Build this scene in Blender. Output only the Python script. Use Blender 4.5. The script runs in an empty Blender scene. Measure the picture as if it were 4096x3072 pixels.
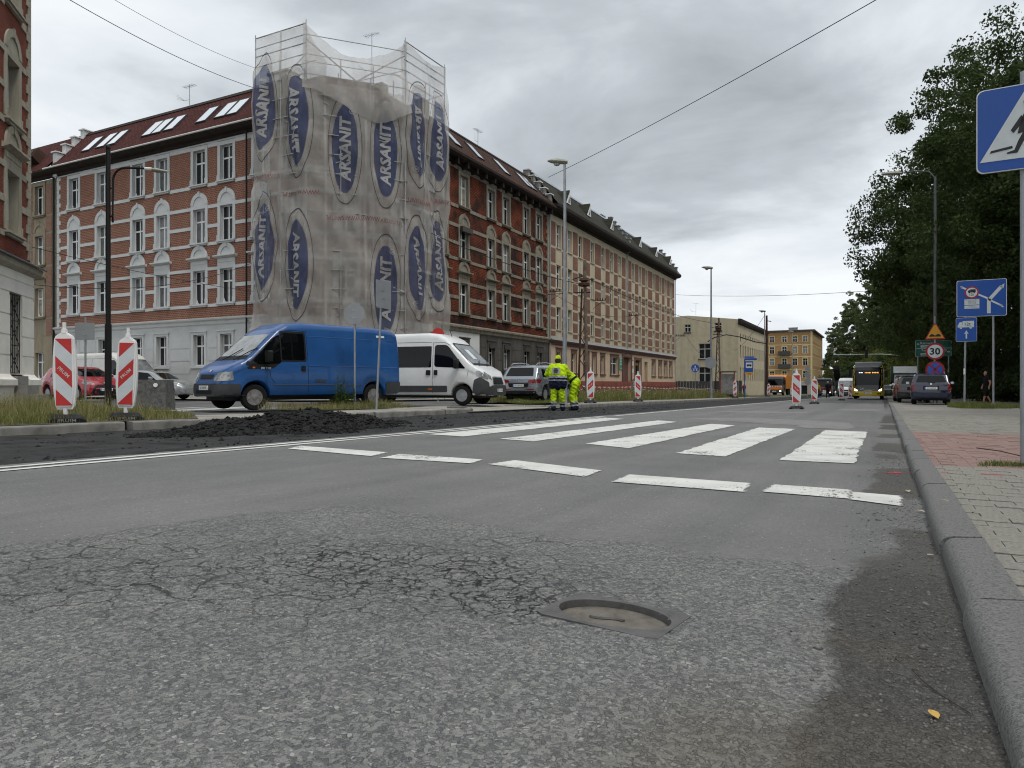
import bpy, bmesh, math, random
import numpy as np
from mathutils import Vector, Matrix
from mathutils.bvhtree import BVHTree

# ---------------------------------------------------------------- camera, sky, sun, exposure
SC = bpy.context.scene
COL = SC.collection
SKY_OFF = (3.1, 1.7, 0)
CAM_H = 0.64           # camera height above the road at the origin
SLOPE = 0.0105         # the road falls gently away from the camera along +Y
cam = bpy.data.cameras.new('camera')
cam.sensor_width = 36.0
cam.lens = 36.0 * 710.0 / 1024.0
cam.clip_start = 0.05
cam.clip_end = 3000
camo = bpy.data.objects.new('camera', cam)
COL.objects.link(camo)
camo.location = (0, 0, CAM_H)
camo.rotation_euler = (math.radians(90), 0, math.radians(27.7))
SC.camera = camo
SUN_EL, SUN_AZ = math.radians(64), math.radians(112)
w = bpy.data.worlds.new('World'); SC.world = w; w.use_nodes = True; w.cycles.sampling_method = 'MANUAL'; w.cycles.sample_map_resolution = 256
nt = w.node_tree; nt.nodes.clear()
def N(nt, t, **kw):
    n = nt.nodes.new(t)
    for k, v in kw.items(): setattr(n, k, v)
    return n
wo = N(nt, 'ShaderNodeOutputWorld'); bg = N(nt, 'ShaderNodeBackground'); bg2 = N(nt, 'ShaderNodeBackground')
sky = N(nt, 'ShaderNodeTexSky', sky_type='NISHITA', sun_disc=False, sun_elevation=SUN_EL, sun_rotation=SUN_AZ)
sky.air_density = 1.2; sky.dust_density = 2.0
bg.inputs[1].default_value = 0.06
nt.links.new(sky.outputs[0], bg.inputs[0])
tc = N(nt, 'ShaderNodeTexCoord'); sep = N(nt, 'ShaderNodeSeparateXYZ')
nt.links.new(tc.outputs['Generated'], sep.inputs[0])
def math_(op, a, b=None, c=None, nt=nt):
    n = N(nt, 'ShaderNodeMath', operation=op)
    for i, x in enumerate((a, b, c)):
        if x is None: continue
        if isinstance(x, (int, float)): n.inputs[i].default_value = x
        else: nt.links.new(x, n.inputs[i])
    return n.outputs[0]
zc = math_('MAXIMUM', sep.outputs[2], 0.0)
den = math_('ADD', zc, 0.16)
cx = math_('DIVIDE', sep.outputs[0], den); cy = math_('DIVIDE', sep.outputs[1], den)
cmb = N(nt, 'ShaderNodeCombineXYZ'); nt.links.new(cx, cmb.inputs[0]); nt.links.new(cy, cmb.inputs[1])
def wnoise(scale, detail, rough, off, dist=0.0):
    m = N(nt, 'ShaderNodeMapping'); m.inputs['Location'].default_value = off
    nt.links.new(cmb.outputs[0], m.inputs[0])
    n = N(nt, 'ShaderNodeTexNoise'); n.inputs['Scale'].default_value = scale
    n.inputs['Detail'].default_value = detail; n.inputs['Roughness'].default_value = rough
    n.inputs['Distortion'].default_value = dist
    nt.links.new(m.outputs[0], n.inputs['Vector']); return n.outputs[0]
def ramp(nt, src, stops):
    r = N(nt, 'ShaderNodeValToRGB'); e = r.color_ramp.elements
    while len(e) < len(stops): e.new(0.5)
    for k, (p, c) in enumerate(stops):
        e[k].position = p; e[k].color = (c[0], c[1], c[2], 1) if not isinstance(c, (int, float)) else (c, c, c, 1)
    nt.links.new(src, r.inputs[0]); return r.outputs[0]
n1 = wnoise(0.42, 6, 0.48, SKY_OFF, 0.3)
n2 = wnoise(1.5, 8, 0.56, (7.3, 4.2, 2), 0.4)
mixn = math_('ADD', math_('MULTIPLY', n1, 0.68), math_('MULTIPLY', n2, 0.32))
ccol = ramp(nt, mixn, [(0.34, (0.32, 0.35, 0.375)), (0.41, (0.46, 0.50, 0.535)), (0.47, (0.66, 0.705, 0.745)), (0.55, (0.80, 0.83, 0.855))])
nt.links.new(ccol, bg2.inputs[0]); bg2.inputs[1].default_value = 1.0
gap = ramp(nt, wnoise(0.9, 5, 0.5, (1.0, 9.0, 5)), [(0.0, 0.92), (0.6, 0.97), (0.75, 0.85)])
mx = N(nt, 'ShaderNodeMixShader')
nt.links.new(gap, mx.inputs[0]); nt.links.new(bg.outputs[0], mx.inputs[1]); nt.links.new(bg2.outputs[0], mx.inputs[2])
nt.links.new(mx.outputs[0], wo.inputs[0])
sun = bpy.data.lights.new('sun', 'SUN'); sun.energy = 1.5; sun.angle = math.radians(18); sun.color = (1.0, 0.97, 0.92)
suno = bpy.data.objects.new('sun', sun); COL.objects.link(suno)
sd = Vector((math.sin(SUN_AZ) * math.cos(SUN_EL), math.cos(SUN_AZ) * math.cos(SUN_EL), math.sin(SUN_EL)))
suno.rotation_euler = sd.to_track_quat('Z', 'Y').to_euler()
SC.view_settings.view_transform = 'Standard'; SC.view_settings.look = 'None'
SC.view_settings.exposure = 0.28; SC.view_settings.gamma = 1.0
SC.render.engine = 'CYCLES'
SC.cycles.use_denoising = True; SC.cycles.use_adaptive_sampling = True; SC.cycles.adaptive_threshold = .03
SC.cycles.max_bounces = 6; SC.cycles.diffuse_bounces = 3; SC.cycles.glossy_bounces = 3
SC.cycles.transparent_max_bounces = 24; SC.cycles.transmission_bounces = 4
SC.cycles.sample_clamp_indirect = 4.0; SC.cycles.filter_width = 1.1
random.seed(4); RNG = np.random.default_rng(4)

# ---------------------------------------------------------------- mesh helpers
def gz(x, y):
    """ground height: the carriageway plane, raised behind the two kerbs"""
    return -SLOPE * y
class MB:
    def __init__(s): s.v = []; s.f = []; s.m = []
    def add(s, vs, fs, mi=0):
        o = len(s.v); s.v += [tuple(p) for p in vs]
        for f in fs: s.f.append(tuple(o + i for i in f)); s.m.append(mi)
        return s
    def box(s, x0, x1, y0, y1, z0, z1, mi=0):
        return s.add([(x0,y0,z0),(x1,y0,z0),(x1,y1,z0),(x0,y1,z0),(x0,y0,z1),(x1,y0,z1),(x1,y1,z1),(x0,y1,z1)],
                     [(3,2,1,0),(4,5,6,7),(0,1,5,4),(1,2,6,5),(2,3,7,6),(3,0,4,7)], mi)
    def face(s, pts, mi=0): return s.add(pts, [tuple(range(len(pts)))], mi)
    def cyl(s, p0, p1, r0, r1=None, n=10, mi=0, cap=True):
        r1 = r0 if r1 is None else r1
        p0 = Vector(p0); p1 = Vector(p1); d = (p1 - p0)
        if d.length < 1e-9: return s
        q = d.to_track_quat('Z', 'Y'); vs = []
        for p, r in ((p0, r0), (p1, r1)):
            for k in range(n):
                a = 2 * math.pi * k / n; vs.append(p + q @ Vector((r * math.cos(a), r * math.sin(a), 0)))
        fs = [(k, (k + 1) % n, n + (k + 1) % n, n + k) for k in range(n)]
        if cap: fs += [tuple(range(n - 1, -1, -1)), tuple(range(n, 2 * n))]
        return s.add(vs, fs, mi)
    def tube(s, pts, r, n=6, mi=0):
        pts = [Vector(p) for p in pts]; vs = []; fs = []
        rs = r if isinstance(r, (list, tuple)) else [r] * len(pts)
        for i, p in enumerate(pts):
            d = (pts[min(i + 1, len(pts) - 1)] - pts[max(i - 1, 0)]); q = d.to_track_quat('Z', 'Y')
            for k in range(n):
                a = 2 * math.pi * k / n; vs.append(p + q @ Vector((rs[i] * math.cos(a), rs[i] * math.sin(a), 0)))
        for i in range(len(pts) - 1):
            for k in range(n): fs.append((i*n+k, i*n+(k+1) % n, (i+1)*n+(k+1) % n, (i+1)*n+k))
        fs += [tuple(range(n - 1, -1, -1)), tuple(range((len(pts)-1)*n, len(pts)*n))]
        return s.add(vs, fs, mi)
    def prism(s, poly, f0, f1, mi=0):
        """poly: 2D points; f0,f1 map a 2D point to the two 3D end points"""
        n = len(poly); vs = [f0(*p) for p in poly] + [f1(*p) for p in poly]
        fs = [tuple(range(n - 1, -1, -1)), tuple(range(n, 2 * n))] + [(k, (k+1) % n, n + (k+1) % n, n + k) for k in range(n)]
        return s.add(vs, fs, mi)
    def lathe(s, prof, c, axis='Z', n=16, mi=0):
        """prof: (r, h) list around an axis through c"""
        vs = []; fs = []; c = Vector(c)
        for r, h in prof:
            for k in range(n):
                a = 2*math.pi*k/n; x, y = r*math.cos(a), r*math.sin(a)
                vs.append(c + Vector({'Z': (x, y, h), 'Y': (x, h, y), 'X': (h, x, y)}[axis]))
        for i in range(len(prof)-1):
            for k in range(n): fs.append((i*n+k, i*n+(k+1) % n, (i+1)*n+(k+1) % n, (i+1)*n+k))
        fs += [tuple(range(n-1, -1, -1)), tuple(range((len(prof)-1)*n, len(prof)*n))]
        return s.add(vs, fs, mi)
    def mesh(s, name, mats, smooth=False):
        me = bpy.data.meshes.new(name); me.from_pydata([tuple(p) for p in s.v], [], s.f)
        for m in (mats if isinstance(mats, (list, tuple)) else [mats]): me.materials.append(m)
        if any(s.m): me.polygons.foreach_set('material_index', s.m)
        if smooth:
            me.shade_smooth()
            if smooth is not True: me.set_sharp_from_angle(angle=math.radians(smooth))
        me.update(); return me
    def obj(s, name, mats, parent=None, smooth=False):
        return link(name, s.mesh(name, mats, smooth), parent)
def link(name, data, parent=None):
    o = bpy.data.objects.new(name, data); COL.objects.link(o)
    if parent is not None: o.parent = parent
    return o
def tag(o, label=None, cat=None, group=None, kind=None):
    for k, v in (('label', label), ('category', cat), ('group', group), ('kind', kind)):
        if v: o[k] = v
    return o
def empty(name, loc, rz, label, cat, group=None):
    o = bpy.data.objects.new(name, None); COL.objects.link(o); o.empty_display_size = .2
    o.location = loc; o.rotation_euler = (0, 0, rz); return tag(o, label, cat, group)
def copy_tree(o, parent=None):
    c = o.copy(); COL.objects.link(c); c.parent = parent
    for ch in o.children: copy_tree(ch, c)
    return c
def npmesh(name, V, Fq, mats, smooth=False, mi=None):
    """fast mesh from numpy arrays, all faces with the same corner count"""
    me = bpy.data.meshes.new(name); k = Fq.shape[1]
    me.vertices.add(len(V)); me.vertices.foreach_set('co', np.ascontiguousarray(V, dtype=np.float32).ravel())
    me.loops.add(Fq.size); me.loops.foreach_set('vertex_index', np.ascontiguousarray(Fq, dtype=np.int32).ravel())
    me.polygons.add(len(Fq)); me.polygons.foreach_set('loop_start', np.arange(0, Fq.size, k, dtype=np.int32))
    me.polygons.foreach_set('loop_total', np.full(len(Fq), k, dtype=np.int32))
    for m in (mats if isinstance(mats, (list, tuple)) else [mats]): me.materials.append(m)
    if mi is not None: me.polygons.foreach_set('material_index', np.ascontiguousarray(mi, dtype=np.int32))
    me.update(calc_edges=True)
    if smooth: me.shade_smooth()
    return me
_txt = {}
def text2d(s, size=1.0, bold=0.0, shear=0.0):
    """flat lettering as (verts2d, faces), centred on the origin"""
    key = (s, bold, shear)
    if key not in _txt:
        cu = bpy.data.curves.new('lettering', 'FONT'); cu.body = s; cu.offset = bold; cu.shear = shear
        cu.align_x = 'CENTER'; cu.align_y = 'CENTER'; cu.resolution_u = 2; cu.size = 1.0
        o = bpy.data.objects.new('lettering', cu); COL.objects.link(o)
        dg = bpy.context.evaluated_depsgraph_get(); me = o.evaluated_get(dg).to_mesh()
        V = [(v.co.x, v.co.y) for v in me.vertices]; F = [tuple(p.vertices) for p in me.polygons]
        o.evaluated_get(dg).to_mesh_clear(); bpy.data.objects.remove(o); bpy.data.curves.remove(cu)
        ys = [p[1] for p in V]; xs = [p[0] for p in V]
        my = (min(ys) + max(ys)) / 2; mx_ = (min(xs) + max(xs)) / 2
        _txt[key] = ([(x - mx_, y - my) for x, y in V], F)
    V, F = _txt[key]
    return [(x * size, y * size) for x, y in V], F
def flat(mb, V, F, f, mi=0): return mb.add([f(*p) for p in V], F, mi)
def disc(n=24, rx=1.0, ry=None, cx=0, cy=0):
    ry = rx if ry is None else ry
    return [(cx + rx*math.cos(2*math.pi*k/n), cy + ry*math.sin(2*math.pi*k/n)) for k in range(n)]
def ringfaces(outer, inner):
    n = len(outer); return outer + inner, [(k, (k+1) % n, n + (k+1) % n, n + k) for k in range(n)]
def rrect(x0, x1, y0, y1, r, n=4):
    p = []
    for cx_, cy_, a0 in ((x1-r, y1-r, 0), (x0+r, y1-r, 90), (x0+r, y0+r, 180), (x1-r, y0+r, 270)):
        for k in range(n+1):
            a = math.radians(a0 + 90*k/n); p.append((cx_ + r*math.cos(a), cy_ + r*math.sin(a)))
    return p

# ---------------------------------------------------------------- materials
_M = {}
def mat(name, col, rough=.6, metal=0.0, var=.12, scale=3.0, bump=0.0, bscale=None, spec=.5, coat=0.0, emit=None, estr=0.0, sheen=0):
    if name in _M: return _M[name]
    m = bpy.data.materials.new(name); m.use_nodes = True; t = m.node_tree; b = t.nodes['Principled BSDF']
    b.inputs['Roughness'].default_value = rough; b.inputs['Metallic'].default_value = metal
    if rough > .7 and spec == .5: spec = .15
    b.inputs['Specular IOR Level'].default_value = spec; b.inputs['Coat Weight'].default_value = coat
    b.inputs['Base Color'].default_value = (*col, 1)
    if emit: b.inputs['Emission Color'].default_value = (*emit, 1); b.inputs['Emission Strength'].default_value = estr
    tc = N(t, 'ShaderNodeTexCoord')
    if var:
        n = N(t, 'ShaderNodeTexNoise'); n.inputs['Scale'].default_value = scale; n.inputs['Detail'].default_value = 5
        n.inputs['Roughness'].default_value = .65
        t.links.new(tc.outputs['Object'], n.inputs['Vector'])
        lo = tuple(c * (1 - 1.5*var) for c in col); hi = tuple(min(1, c * (1 + var)) for c in col)
        t.links.new(ramp(t, n.outputs[0], [(.28, lo), (.5, col), (.72, hi)]), b.inputs['Base Color'])
        rr = N(t, 'ShaderNodeMapRange'); rr.inputs['To Min'].default_value = max(0, rough - .08); rr.inputs['To Max'].default_value = min(1, rough + .1)
        t.links.new(n.outputs[0], rr.inputs[0]); t.links.new(rr.outputs[0], b.inputs['Roughness'])
    if bump:
        n = N(t, 'ShaderNodeTexNoise'); n.inputs['Scale'].default_value = bscale or scale*6; n.inputs['Detail'].default_value = 4
        t.links.new(tc.outputs['Object'], n.inputs['Vector'])
        bp = N(t, 'ShaderNodeBump'); bp.inputs['Strength'].default_value = 1.0; bp.inputs['Distance'].default_value = bump
        t.links.new(n.outputs[0], bp.inputs['Height']); t.links.new(bp.outputs[0], b.inputs['Normal'])
    _M[name] = m; return m
def brick_mat(name, c1, c2, mortar, bw=.25, bh=.075, mw=.012, grime=0.0, gcol=(.03, .027, .025), var=.0, off=.5, bumpd=.006, ax=0):
    """running-bond masonry on a facade built in local x (along) and z (up)"""
    if name in _M: return _M[name]
    m = bpy.data.materials.new(name); m.use_nodes = True; t = m.node_tree; b = t.nodes['Principled BSDF']
    b.inputs['Roughness'].default_value = .9; b.inputs['Specular IOR Level'].default_value = .1
    tc = N(t, 'ShaderNodeTexCoord'); sp = N(t, 'ShaderNodeSeparateXYZ'); cb = N(t, 'ShaderNodeCombineXYZ')
    t.links.new(tc.outputs['Object'], sp.inputs[0]); t.links.new(sp.outputs[ax], cb.inputs[0]); t.links.new(sp.outputs[2], cb.inputs[1])
    br = N(t, 'ShaderNodeTexBrick'); br.inputs['Scale'].default_value = 1.0; br.offset = off
    br.inputs['Brick Width'].default_value = bw; br.inputs['Row Height'].default_value = bh
    br.inputs['Mortar Size'].default_value = mw; br.inputs['Mortar Smooth'].default_value = .15; br.inputs['Bias'].default_value = 0
    br.inputs['Color1'].default_value = (*c1, 1); br.inputs['Color2'].default_value = (*c2, 1); br.inputs['Mortar'].default_value = (*mortar, 1)
    t.links.new(cb.outputs[0], br.inputs['Vector']); col = br.outputs['Color']
    n = N(t, 'ShaderNodeTexNoise'); n.inputs['Scale'].default_value = .55; n.inputs['Detail'].default_value = 7; n.inputs['Roughness'].default_value = .7
    t.links.new(tc.outputs['Object'], n.inputs['Vector'])
    mixc = N(t, 'ShaderNodeMix', data_type='RGBA'); mixc.inputs[7].default_value = (*gcol, 1)
    t.links.new(ramp(t, n.outputs[0], [(.42, 0.0), (.72, grime)]), mixc.inputs[0]); t.links.new(col, mixc.inputs[6])
    t.links.new(mixc.outputs[2], b.inputs['Base Color'])
    bp = N(t, 'ShaderNodeBump'); bp.invert = True; bp.inputs['Distance'].default_value = bumpd
    t.links.new(br.outputs['Fac'], bp.inputs['Height']); t.links.new(bp.outputs[0], b.inputs['Normal'])
    _M[name] = m; return m
def stained(name, col, streak, amt=.6, scale=.5, rough=.85):
    """plaster with vertical rain streaks and blotches of dirt"""
    if name in _M: return _M[name]
    m = mat(name, col, rough, var=.10, scale=1.3, bump=.004, bscale=40); t = m.node_tree; b = t.nodes['Principled BSDF']
    src = b.inputs['Base Color'].links[0].from_socket
    tc = N(t, 'ShaderNodeTexCoord'); mp = N(t, 'ShaderNodeMapping'); mp.inputs['Scale'].default_value = (2.2*scale, 2.2*scale, .25*scale)
    t.links.new(tc.outputs['Object'], mp.inputs[0])
    n = N(t, 'ShaderNodeTexNoise'); n.inputs['Scale'].default_value = 2.0; n.inputs['Detail'].default_value = 8; n.inputs['Roughness'].default_value = .7
    t.links.new(mp.outputs[0], n.inputs['Vector'])
    mixc = N(t, 'ShaderNodeMix', data_type='RGBA'); mixc.inputs[7].default_value = (*streak, 1)
    t.links.new(ramp(t, n.outputs[0], [(.44, 0.0), (.70, amt)]), mixc.inputs[0]); t.links.new(src, mixc.inputs[6])
    t.links.new(mixc.outputs[2], b.inputs['Base Color']); return m
def net_mat(name, col, fac, weave=True):
    if name in _M: return _M[name]
    m = bpy.data.materials.new(name); m.use_nodes = True; t = m.node_tree; b = t.nodes['Principled BSDF']; out = t.nodes['Material Output']
    b.inputs['Base Color'].default_value = (*col, 1); b.inputs['Roughness'].default_value = .8; b.inputs['Specular IOR Level'].default_value = .15
    tl = N(t, 'ShaderNodeBsdfTranslucent'); tl.inputs[0].default_value = (*col, 1)
    tr = N(t, 'ShaderNodeBsdfTransparent'); m1 = N(t, 'ShaderNodeMixShader'); m2 = N(t, 'ShaderNodeMixShader'); m1.inputs[0].default_value = .35
    t.links.new(b.outputs[0], m1.inputs[1]); t.links.new(tl.outputs[0], m1.inputs[2])
    tc = N(t, 'ShaderNodeTexCoord'); n = N(t, 'ShaderNodeTexNoise'); n.inputs['Scale'].default_value = .9; n.inputs['Detail'].default_value = 6
    t.links.new(tc.outputs['Object'], n.inputs['Vector'])
    t.links.new(ramp(t, n.outputs[0], [(.3, fac - .12), (.7, fac + .12)]), m2.inputs[0])
    t.links.new(tr.outputs[0], m2.inputs[1]); t.links.new(m1.outputs[0], m2.inputs[2]); t.links.new(m2.outputs[0], out.inputs[0])
    _M[name] = m; return m
def leaf_mat(name, c, c2, tr=.25):
    if name in _M: return _M[name]
    m = bpy.data.materials.new(name); m.use_nodes = True; t = m.node_tree; b = t.nodes['Principled BSDF']; out = t.nodes['Material Output']
    oi = N(t, 'ShaderNodeTexCoord'); n = N(t, 'ShaderNodeTexNoise'); n.inputs['Scale'].default_value = .8; n.inputs['Detail'].default_value = 6; n.inputs['Roughness'].default_value = .8
    t.links.new(oi.outputs['Object'], n.inputs['Vector']); cr = ramp(t, n.outputs[0], [(.3, c), (.7, c2)])
    t.links.new(cr, b.inputs['Base Color']); b.inputs['Roughness'].default_value = .6; b.inputs['Specular IOR Level'].default_value = .15
    tl = N(t, 'ShaderNodeBsdfTranslucent'); t.links.new(cr, tl.inputs[0]); mx_ = N(t, 'ShaderNodeMixShader'); mx_.inputs[0].default_value = tr
    t.links.new(b.outputs[0], mx_.inputs[1]); t.links.new(tl.outputs[0], mx_.inputs[2]); t.links.new(mx_.outputs[0], out.inputs[0])
    _M[name] = m; return m
GLASS = mat('window glass', (.012, .014, .016), .05, var=0, spec=.4)
CARGLASS = mat('car glass', (.003, .0035, .004), .03, var=0, spec=.3)
WHITE = mat('white plastic', (.78, .78, .77), .4, var=.05)
RUBBER = mat('tyre rubber', (.012, .012, .012), .9, var=.2, scale=20, spec=.2)
BLACK = mat('black plastic', (.008, .008, .009), .55, var=.15, scale=8, spec=.3)
DARKGREY = mat('dark grey plastic', (.040, .042, .045), .6, var=.15, scale=5)
STEEL = mat('galvanised steel', (.33, .35, .37), .45, .55, var=.14, scale=4)
GREYBACK = mat('sign back grey', (.27, .285, .30), .55, .15, var=.08, scale=3)
CHROME = mat('bright metal', (.6, .61, .62), .18, 1.0, var=0)
REDP = mat('red sheeting', (.50, .028, .025), .45, var=.08, scale=8)
WHITEP = mat('white sheeting', (.60, .64, .66), .45, var=.06, scale=8)
BLUEP = mat('sign blue', (.008, .075, .36), .4, var=.06)
CONC = mat('concrete', (.24, .235, .22), .9, var=.16, scale=4, bump=.004, bscale=60)
RUST = mat('rusty brown steel', (.07, .038, .026), .75, .2, var=.35, scale=6)
PLATE = mat('number plate', (.72, .72, .70), .4, var=.03)
HEADL = mat('headlamp glass', (.30, .31, .31), .08, .3, var=.3, scale=14, spec=.8)
TAILL = mat('tail lamp red', (.22, .006, .008), .12, var=.2, scale=12)
# ---------------------------------------------------------------- ground, carriageway, milled lane
def vnoise(x, y, s, seed=0):
    """smooth value noise in numpy"""
    r = np.random.default_rng(seed).random((64, 64)); x = np.asarray(x)*s; y = np.asarray(y)*s
    xi = np.floor(x).astype(int); yi = np.floor(y).astype(int); fx = x-xi; fy = y-yi
    fx = fx*fx*(3-2*fx); fy = fy*fy*(3-2*fy); g = lambda a, b: r[a % 64, b % 64]
    return (g(xi, yi)*(1-fx)+g(xi+1, yi)*fx)*(1-fy)+(g(xi, yi+1)*(1-fx)+g(xi+1, yi+1)*fx)*fy
def fbm(x, y, s, seed=0, o=4):
    return sum(vnoise(x, y, s*2**k, seed+k)/2**k for k in range(o))/sum(1/2**k for k in range(o))
def sstep(a, b, x): t = np.clip((x-a)/(b-a), 0, 1); return t*t*(3-2*t)
def asphalt_mat():
    m = bpy.data.materials.new('worn asphalt'); m.use_nodes = True; t = m.node_tree; b = t.nodes['Principled BSDF']
    b.inputs['Specular IOR Level'].default_value = .18; b.inputs['Roughness'].default_value = .85
    L = t.links.new; tc = N(t, 'ShaderNodeTexCoord')
    def noise(s, d=5, r=.6):
        n = N(t, 'ShaderNodeTexNoise'); n.inputs['Scale'].default_value = s; n.inputs['Detail'].default_value = d; n.inputs['Roughness'].default_value = r
        L(tc.outputs['Object'], n.inputs['Vector']); return n.outputs[0]
    def mixc(f, a, c):
        n = N(t, 'ShaderNodeMix', data_type='RGBA'); L(f, n.inputs[0])
        for i, q in ((6, a), (7, c)):
            if isinstance(q, tuple): n.inputs[i].default_value = (*q, 1)
            else: L(q, n.inputs[i])
        return n.outputs[2]
    def attr(nm): n = N(t, 'ShaderNodeAttribute'); n.attribute_name = nm; return n.outputs['Fac']
    # fine overlay layer
    fine = ramp(t, noise(260, 3, .7), [(.3, (.120, .120, .119)), (.55, (.178, .178, .177)), (.74, (.30, .30, .295))])
    big = ramp(t, noise(.7, 6, .65), [(.3, (.80, .80, .80)), (.7, (1.08, 1.08, 1.07))])
    mul = N(t, 'ShaderNodeMix', data_type='RGBA', blend_type='MULTIPLY'); mul.inputs[0].default_value = 1; L(fine, mul.inputs[6]); L(big, mul.inputs[7]); fine = mul.outputs[2]
    mp = N(t, 'ShaderNodeMapping'); mp.inputs['Scale'].default_value = (2.2, .07, 1); L(tc.outputs['Object'], mp.inputs[0])
    ns = N(t, 'ShaderNodeTexNoise'); ns.inputs['Scale'].default_value = 1.0; ns.inputs['Detail'].default_value = 6; ns.inputs['Roughness'].default_value = .6; L(mp.outputs[0], ns.inputs['Vector'])
    mu3 = N(t, 'ShaderNodeMix', data_type='RGBA', blend_type='MULTIPLY'); mu3.inputs[0].default_value = 1; L(fine, mu3.inputs[6]); L(ramp(t, ns.outputs[0], [(.3, (.82, .82, .83)), (.7, (1.12, 1.12, 1.11))]), mu3.inputs[7]); fine = mu3.outputs[2]
    fl = N(t, 'ShaderNodeTexVoronoi'); fl.inputs['Scale'].default_value = 26; L(tc.outputs['Object'], fl.inputs['Vector'])
    fine = mixc(ramp(t, fl.outputs['Distance'], [(.06, .85), (.13, 0.0)]), fine, (.45, .45, .43))
    gr = ramp(t, noise(48, 4, .75), [(.3, (.80, .80, .80)), (.7, (1.16, 1.16, 1.15))]); mu4 = N(t, 'ShaderNodeMix', data_type='RGBA', blend_type='MULTIPLY'); mu4.inputs[0].default_value = 1; L(fine, mu4.inputs[6]); L(gr, mu4.inputs[7]); fine = mu4.outputs[2]
    # coarse old layer: flat dark stones in a pale worn binder
    wob = N(t, 'ShaderNodeTexNoise'); wob.inputs['Scale'].default_value = 60; L(tc.outputs['Object'], wob.inputs['Vector'])
    wm = N(t, 'ShaderNodeVectorMath', operation='MULTIPLY_ADD'); wm.inputs[1].default_value = (.02, .02, .02); L(wob.outputs['Color'], wm.inputs[0]); L(tc.outputs['Object'], wm.inputs[2])
    vo = N(t, 'ShaderNodeTexVoronoi'); vo.inputs['Scale'].default_value = 100; vo.inputs['Randomness'].default_value = 1.0; L(wm.outputs[0], vo.inputs['Vector'])
    ve = N(t, 'ShaderNodeTexVoronoi', feature='DISTANCE_TO_EDGE'); ve.inputs['Scale'].default_value = 100; L(wm.outputs[0], ve.inputs['Vector'])
    sc = N(t, 'ShaderNodeSeparateColor'); L(vo.outputs['Color'], sc.inputs[0])
    stone = ramp(t, sc.outputs[0], [(0.0, (.098, .103, .110)), (.45, (.150, .155, .158)), (.8, (.20, .202, .199)), (1, (.34, .34, .33))])
    binder = ramp(t, noise(420, 2, .6), [(.3, (.14, .14, .134)), (.6, (.245, .245, .235)), (.8, (.36, .36, .345))])
    edge = ramp(t, ve.outputs['Distance'], [(.05, 1.0), (.17, 0.0)])
    coarse = mixc(edge, stone, binder)
    keep = math_('GREATER_THAN', sc.outputs[1], .2, nt=t); coarse = mixc(keep, binder, coarse)
    blotch = ramp(t, noise(2.3, 6, .7), [(.35, (.88, .88, .89)), (.65, (1.08, 1.08, 1.06))])
    mul2 = N(t, 'ShaderNodeMix', data_type='RGBA', blend_type='MULTIPLY'); mul2.inputs[0].default_value = 1; L(coarse, mul2.inputs[6]); L(blotch, mul2.inputs[7]); coarse = mul2.outputs[2]
    col = mixc(attr('coarse'), fine, coarse)
    # gutter dirt
    dirt = ramp(t, noise(110, 6, .8), [(.3, (.046, .044, .041)), (.55, (.092, .089, .083)), (.74, (.23, .22, .205))])
    def jag(nm, s1, amp, lo, hi):
        return ramp(t, math_('ADD', attr(nm), math_('MULTIPLY', math_('SUBTRACT', noise(s1, 7, .7), .5, nt=t), amp, nt=t), nt=t), [(lo, 0.0), (hi, 1.0)])
    col = mixc(jag('dirt', 30, .8, .36, .66), col, dirt)
    sandy = ramp(t, noise(300, 4, .7), [(.3, (.085, .072, .055)), (.7, (.20, .175, .14))])
    col = mixc(attr('sand'), col, sandy)
    # crack network
    w2 = N(t, 'ShaderNodeVectorMath', operation='MULTIPLY_ADD'); w2.inputs[1].default_value = (.16, .16, .0)
    n2 = N(t, 'ShaderNodeTexNoise'); n2.inputs['Scale'].default_value = 9; n2.inputs['Detail'].default_value = 8; n2.inputs['Roughness'].default_value = .68; L(tc.outputs['Object'], n2.inputs['Vector']); L(n2.outputs['Color'], w2.inputs[0]); L(tc.outputs['Object'], w2.inputs[2])
    c1 = N(t, 'ShaderNodeTexVoronoi', feature='DISTANCE_TO_EDGE'); c1.inputs['Scale'].default_value = 6.2; L(w2.outputs[0], c1.inputs['Vector'])
    c2 = N(t, 'ShaderNodeTexVoronoi', feature='DISTANCE_TO_EDGE'); c2.inputs['Scale'].default_value = 19; L(w2.outputs[0], c2.inputs['Vector'])
    k1 = ramp(t, c1.outputs['Distance'], [(.003, 1.0), (.020, 0.0)]); k2 = ramp(t, c2.outputs['Distance'], [(.006, .9), (.045, 0.0)])
    brk = ramp(t, noise(3.0, 4, .6), [(.38, 0.0), (.55, 1.0)])
    ck = math_('MULTIPLY', math_('MAXIMUM', math_('MULTIPLY', k1, brk, nt=t), math_('MULTIPLY', math_('MULTIPLY', k2, ramp(t, noise(5.5, 4, .6), [(.36, 0.0), (.5, 1.0)]), nt=t), attr('crack2'), nt=t), nt=t), attr('crack'), nt=t)
    col = mixc(ck, col, (.022, .021, .019))
    L(col, b.inputs['Base Color'])
    h1 = math_('MULTIPLY', math_('MULTIPLY', ramp(t, ve.outputs['Distance'], [(.02, 0.0), (.16, 1.0)]), sc.outputs[1], nt=t), attr('coarse'), nt=t)
    hf = math_('MULTIPLY', noise(260, 3, .7), .25, nt=t)
    hh = math_('SUBTRACT', math_('ADD', h1, hf, nt=t), math_('MULTIPLY', ck, 4.0, nt=t), nt=t)
    bp = N(t, 'ShaderNodeBump'); bp.inputs['Distance'].default_value = .0055; L(hh, bp.inputs['Height']); L(bp.outputs[0], b.inputs['Normal'])
    return m
ASPHALT = asphalt_mat()
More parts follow.
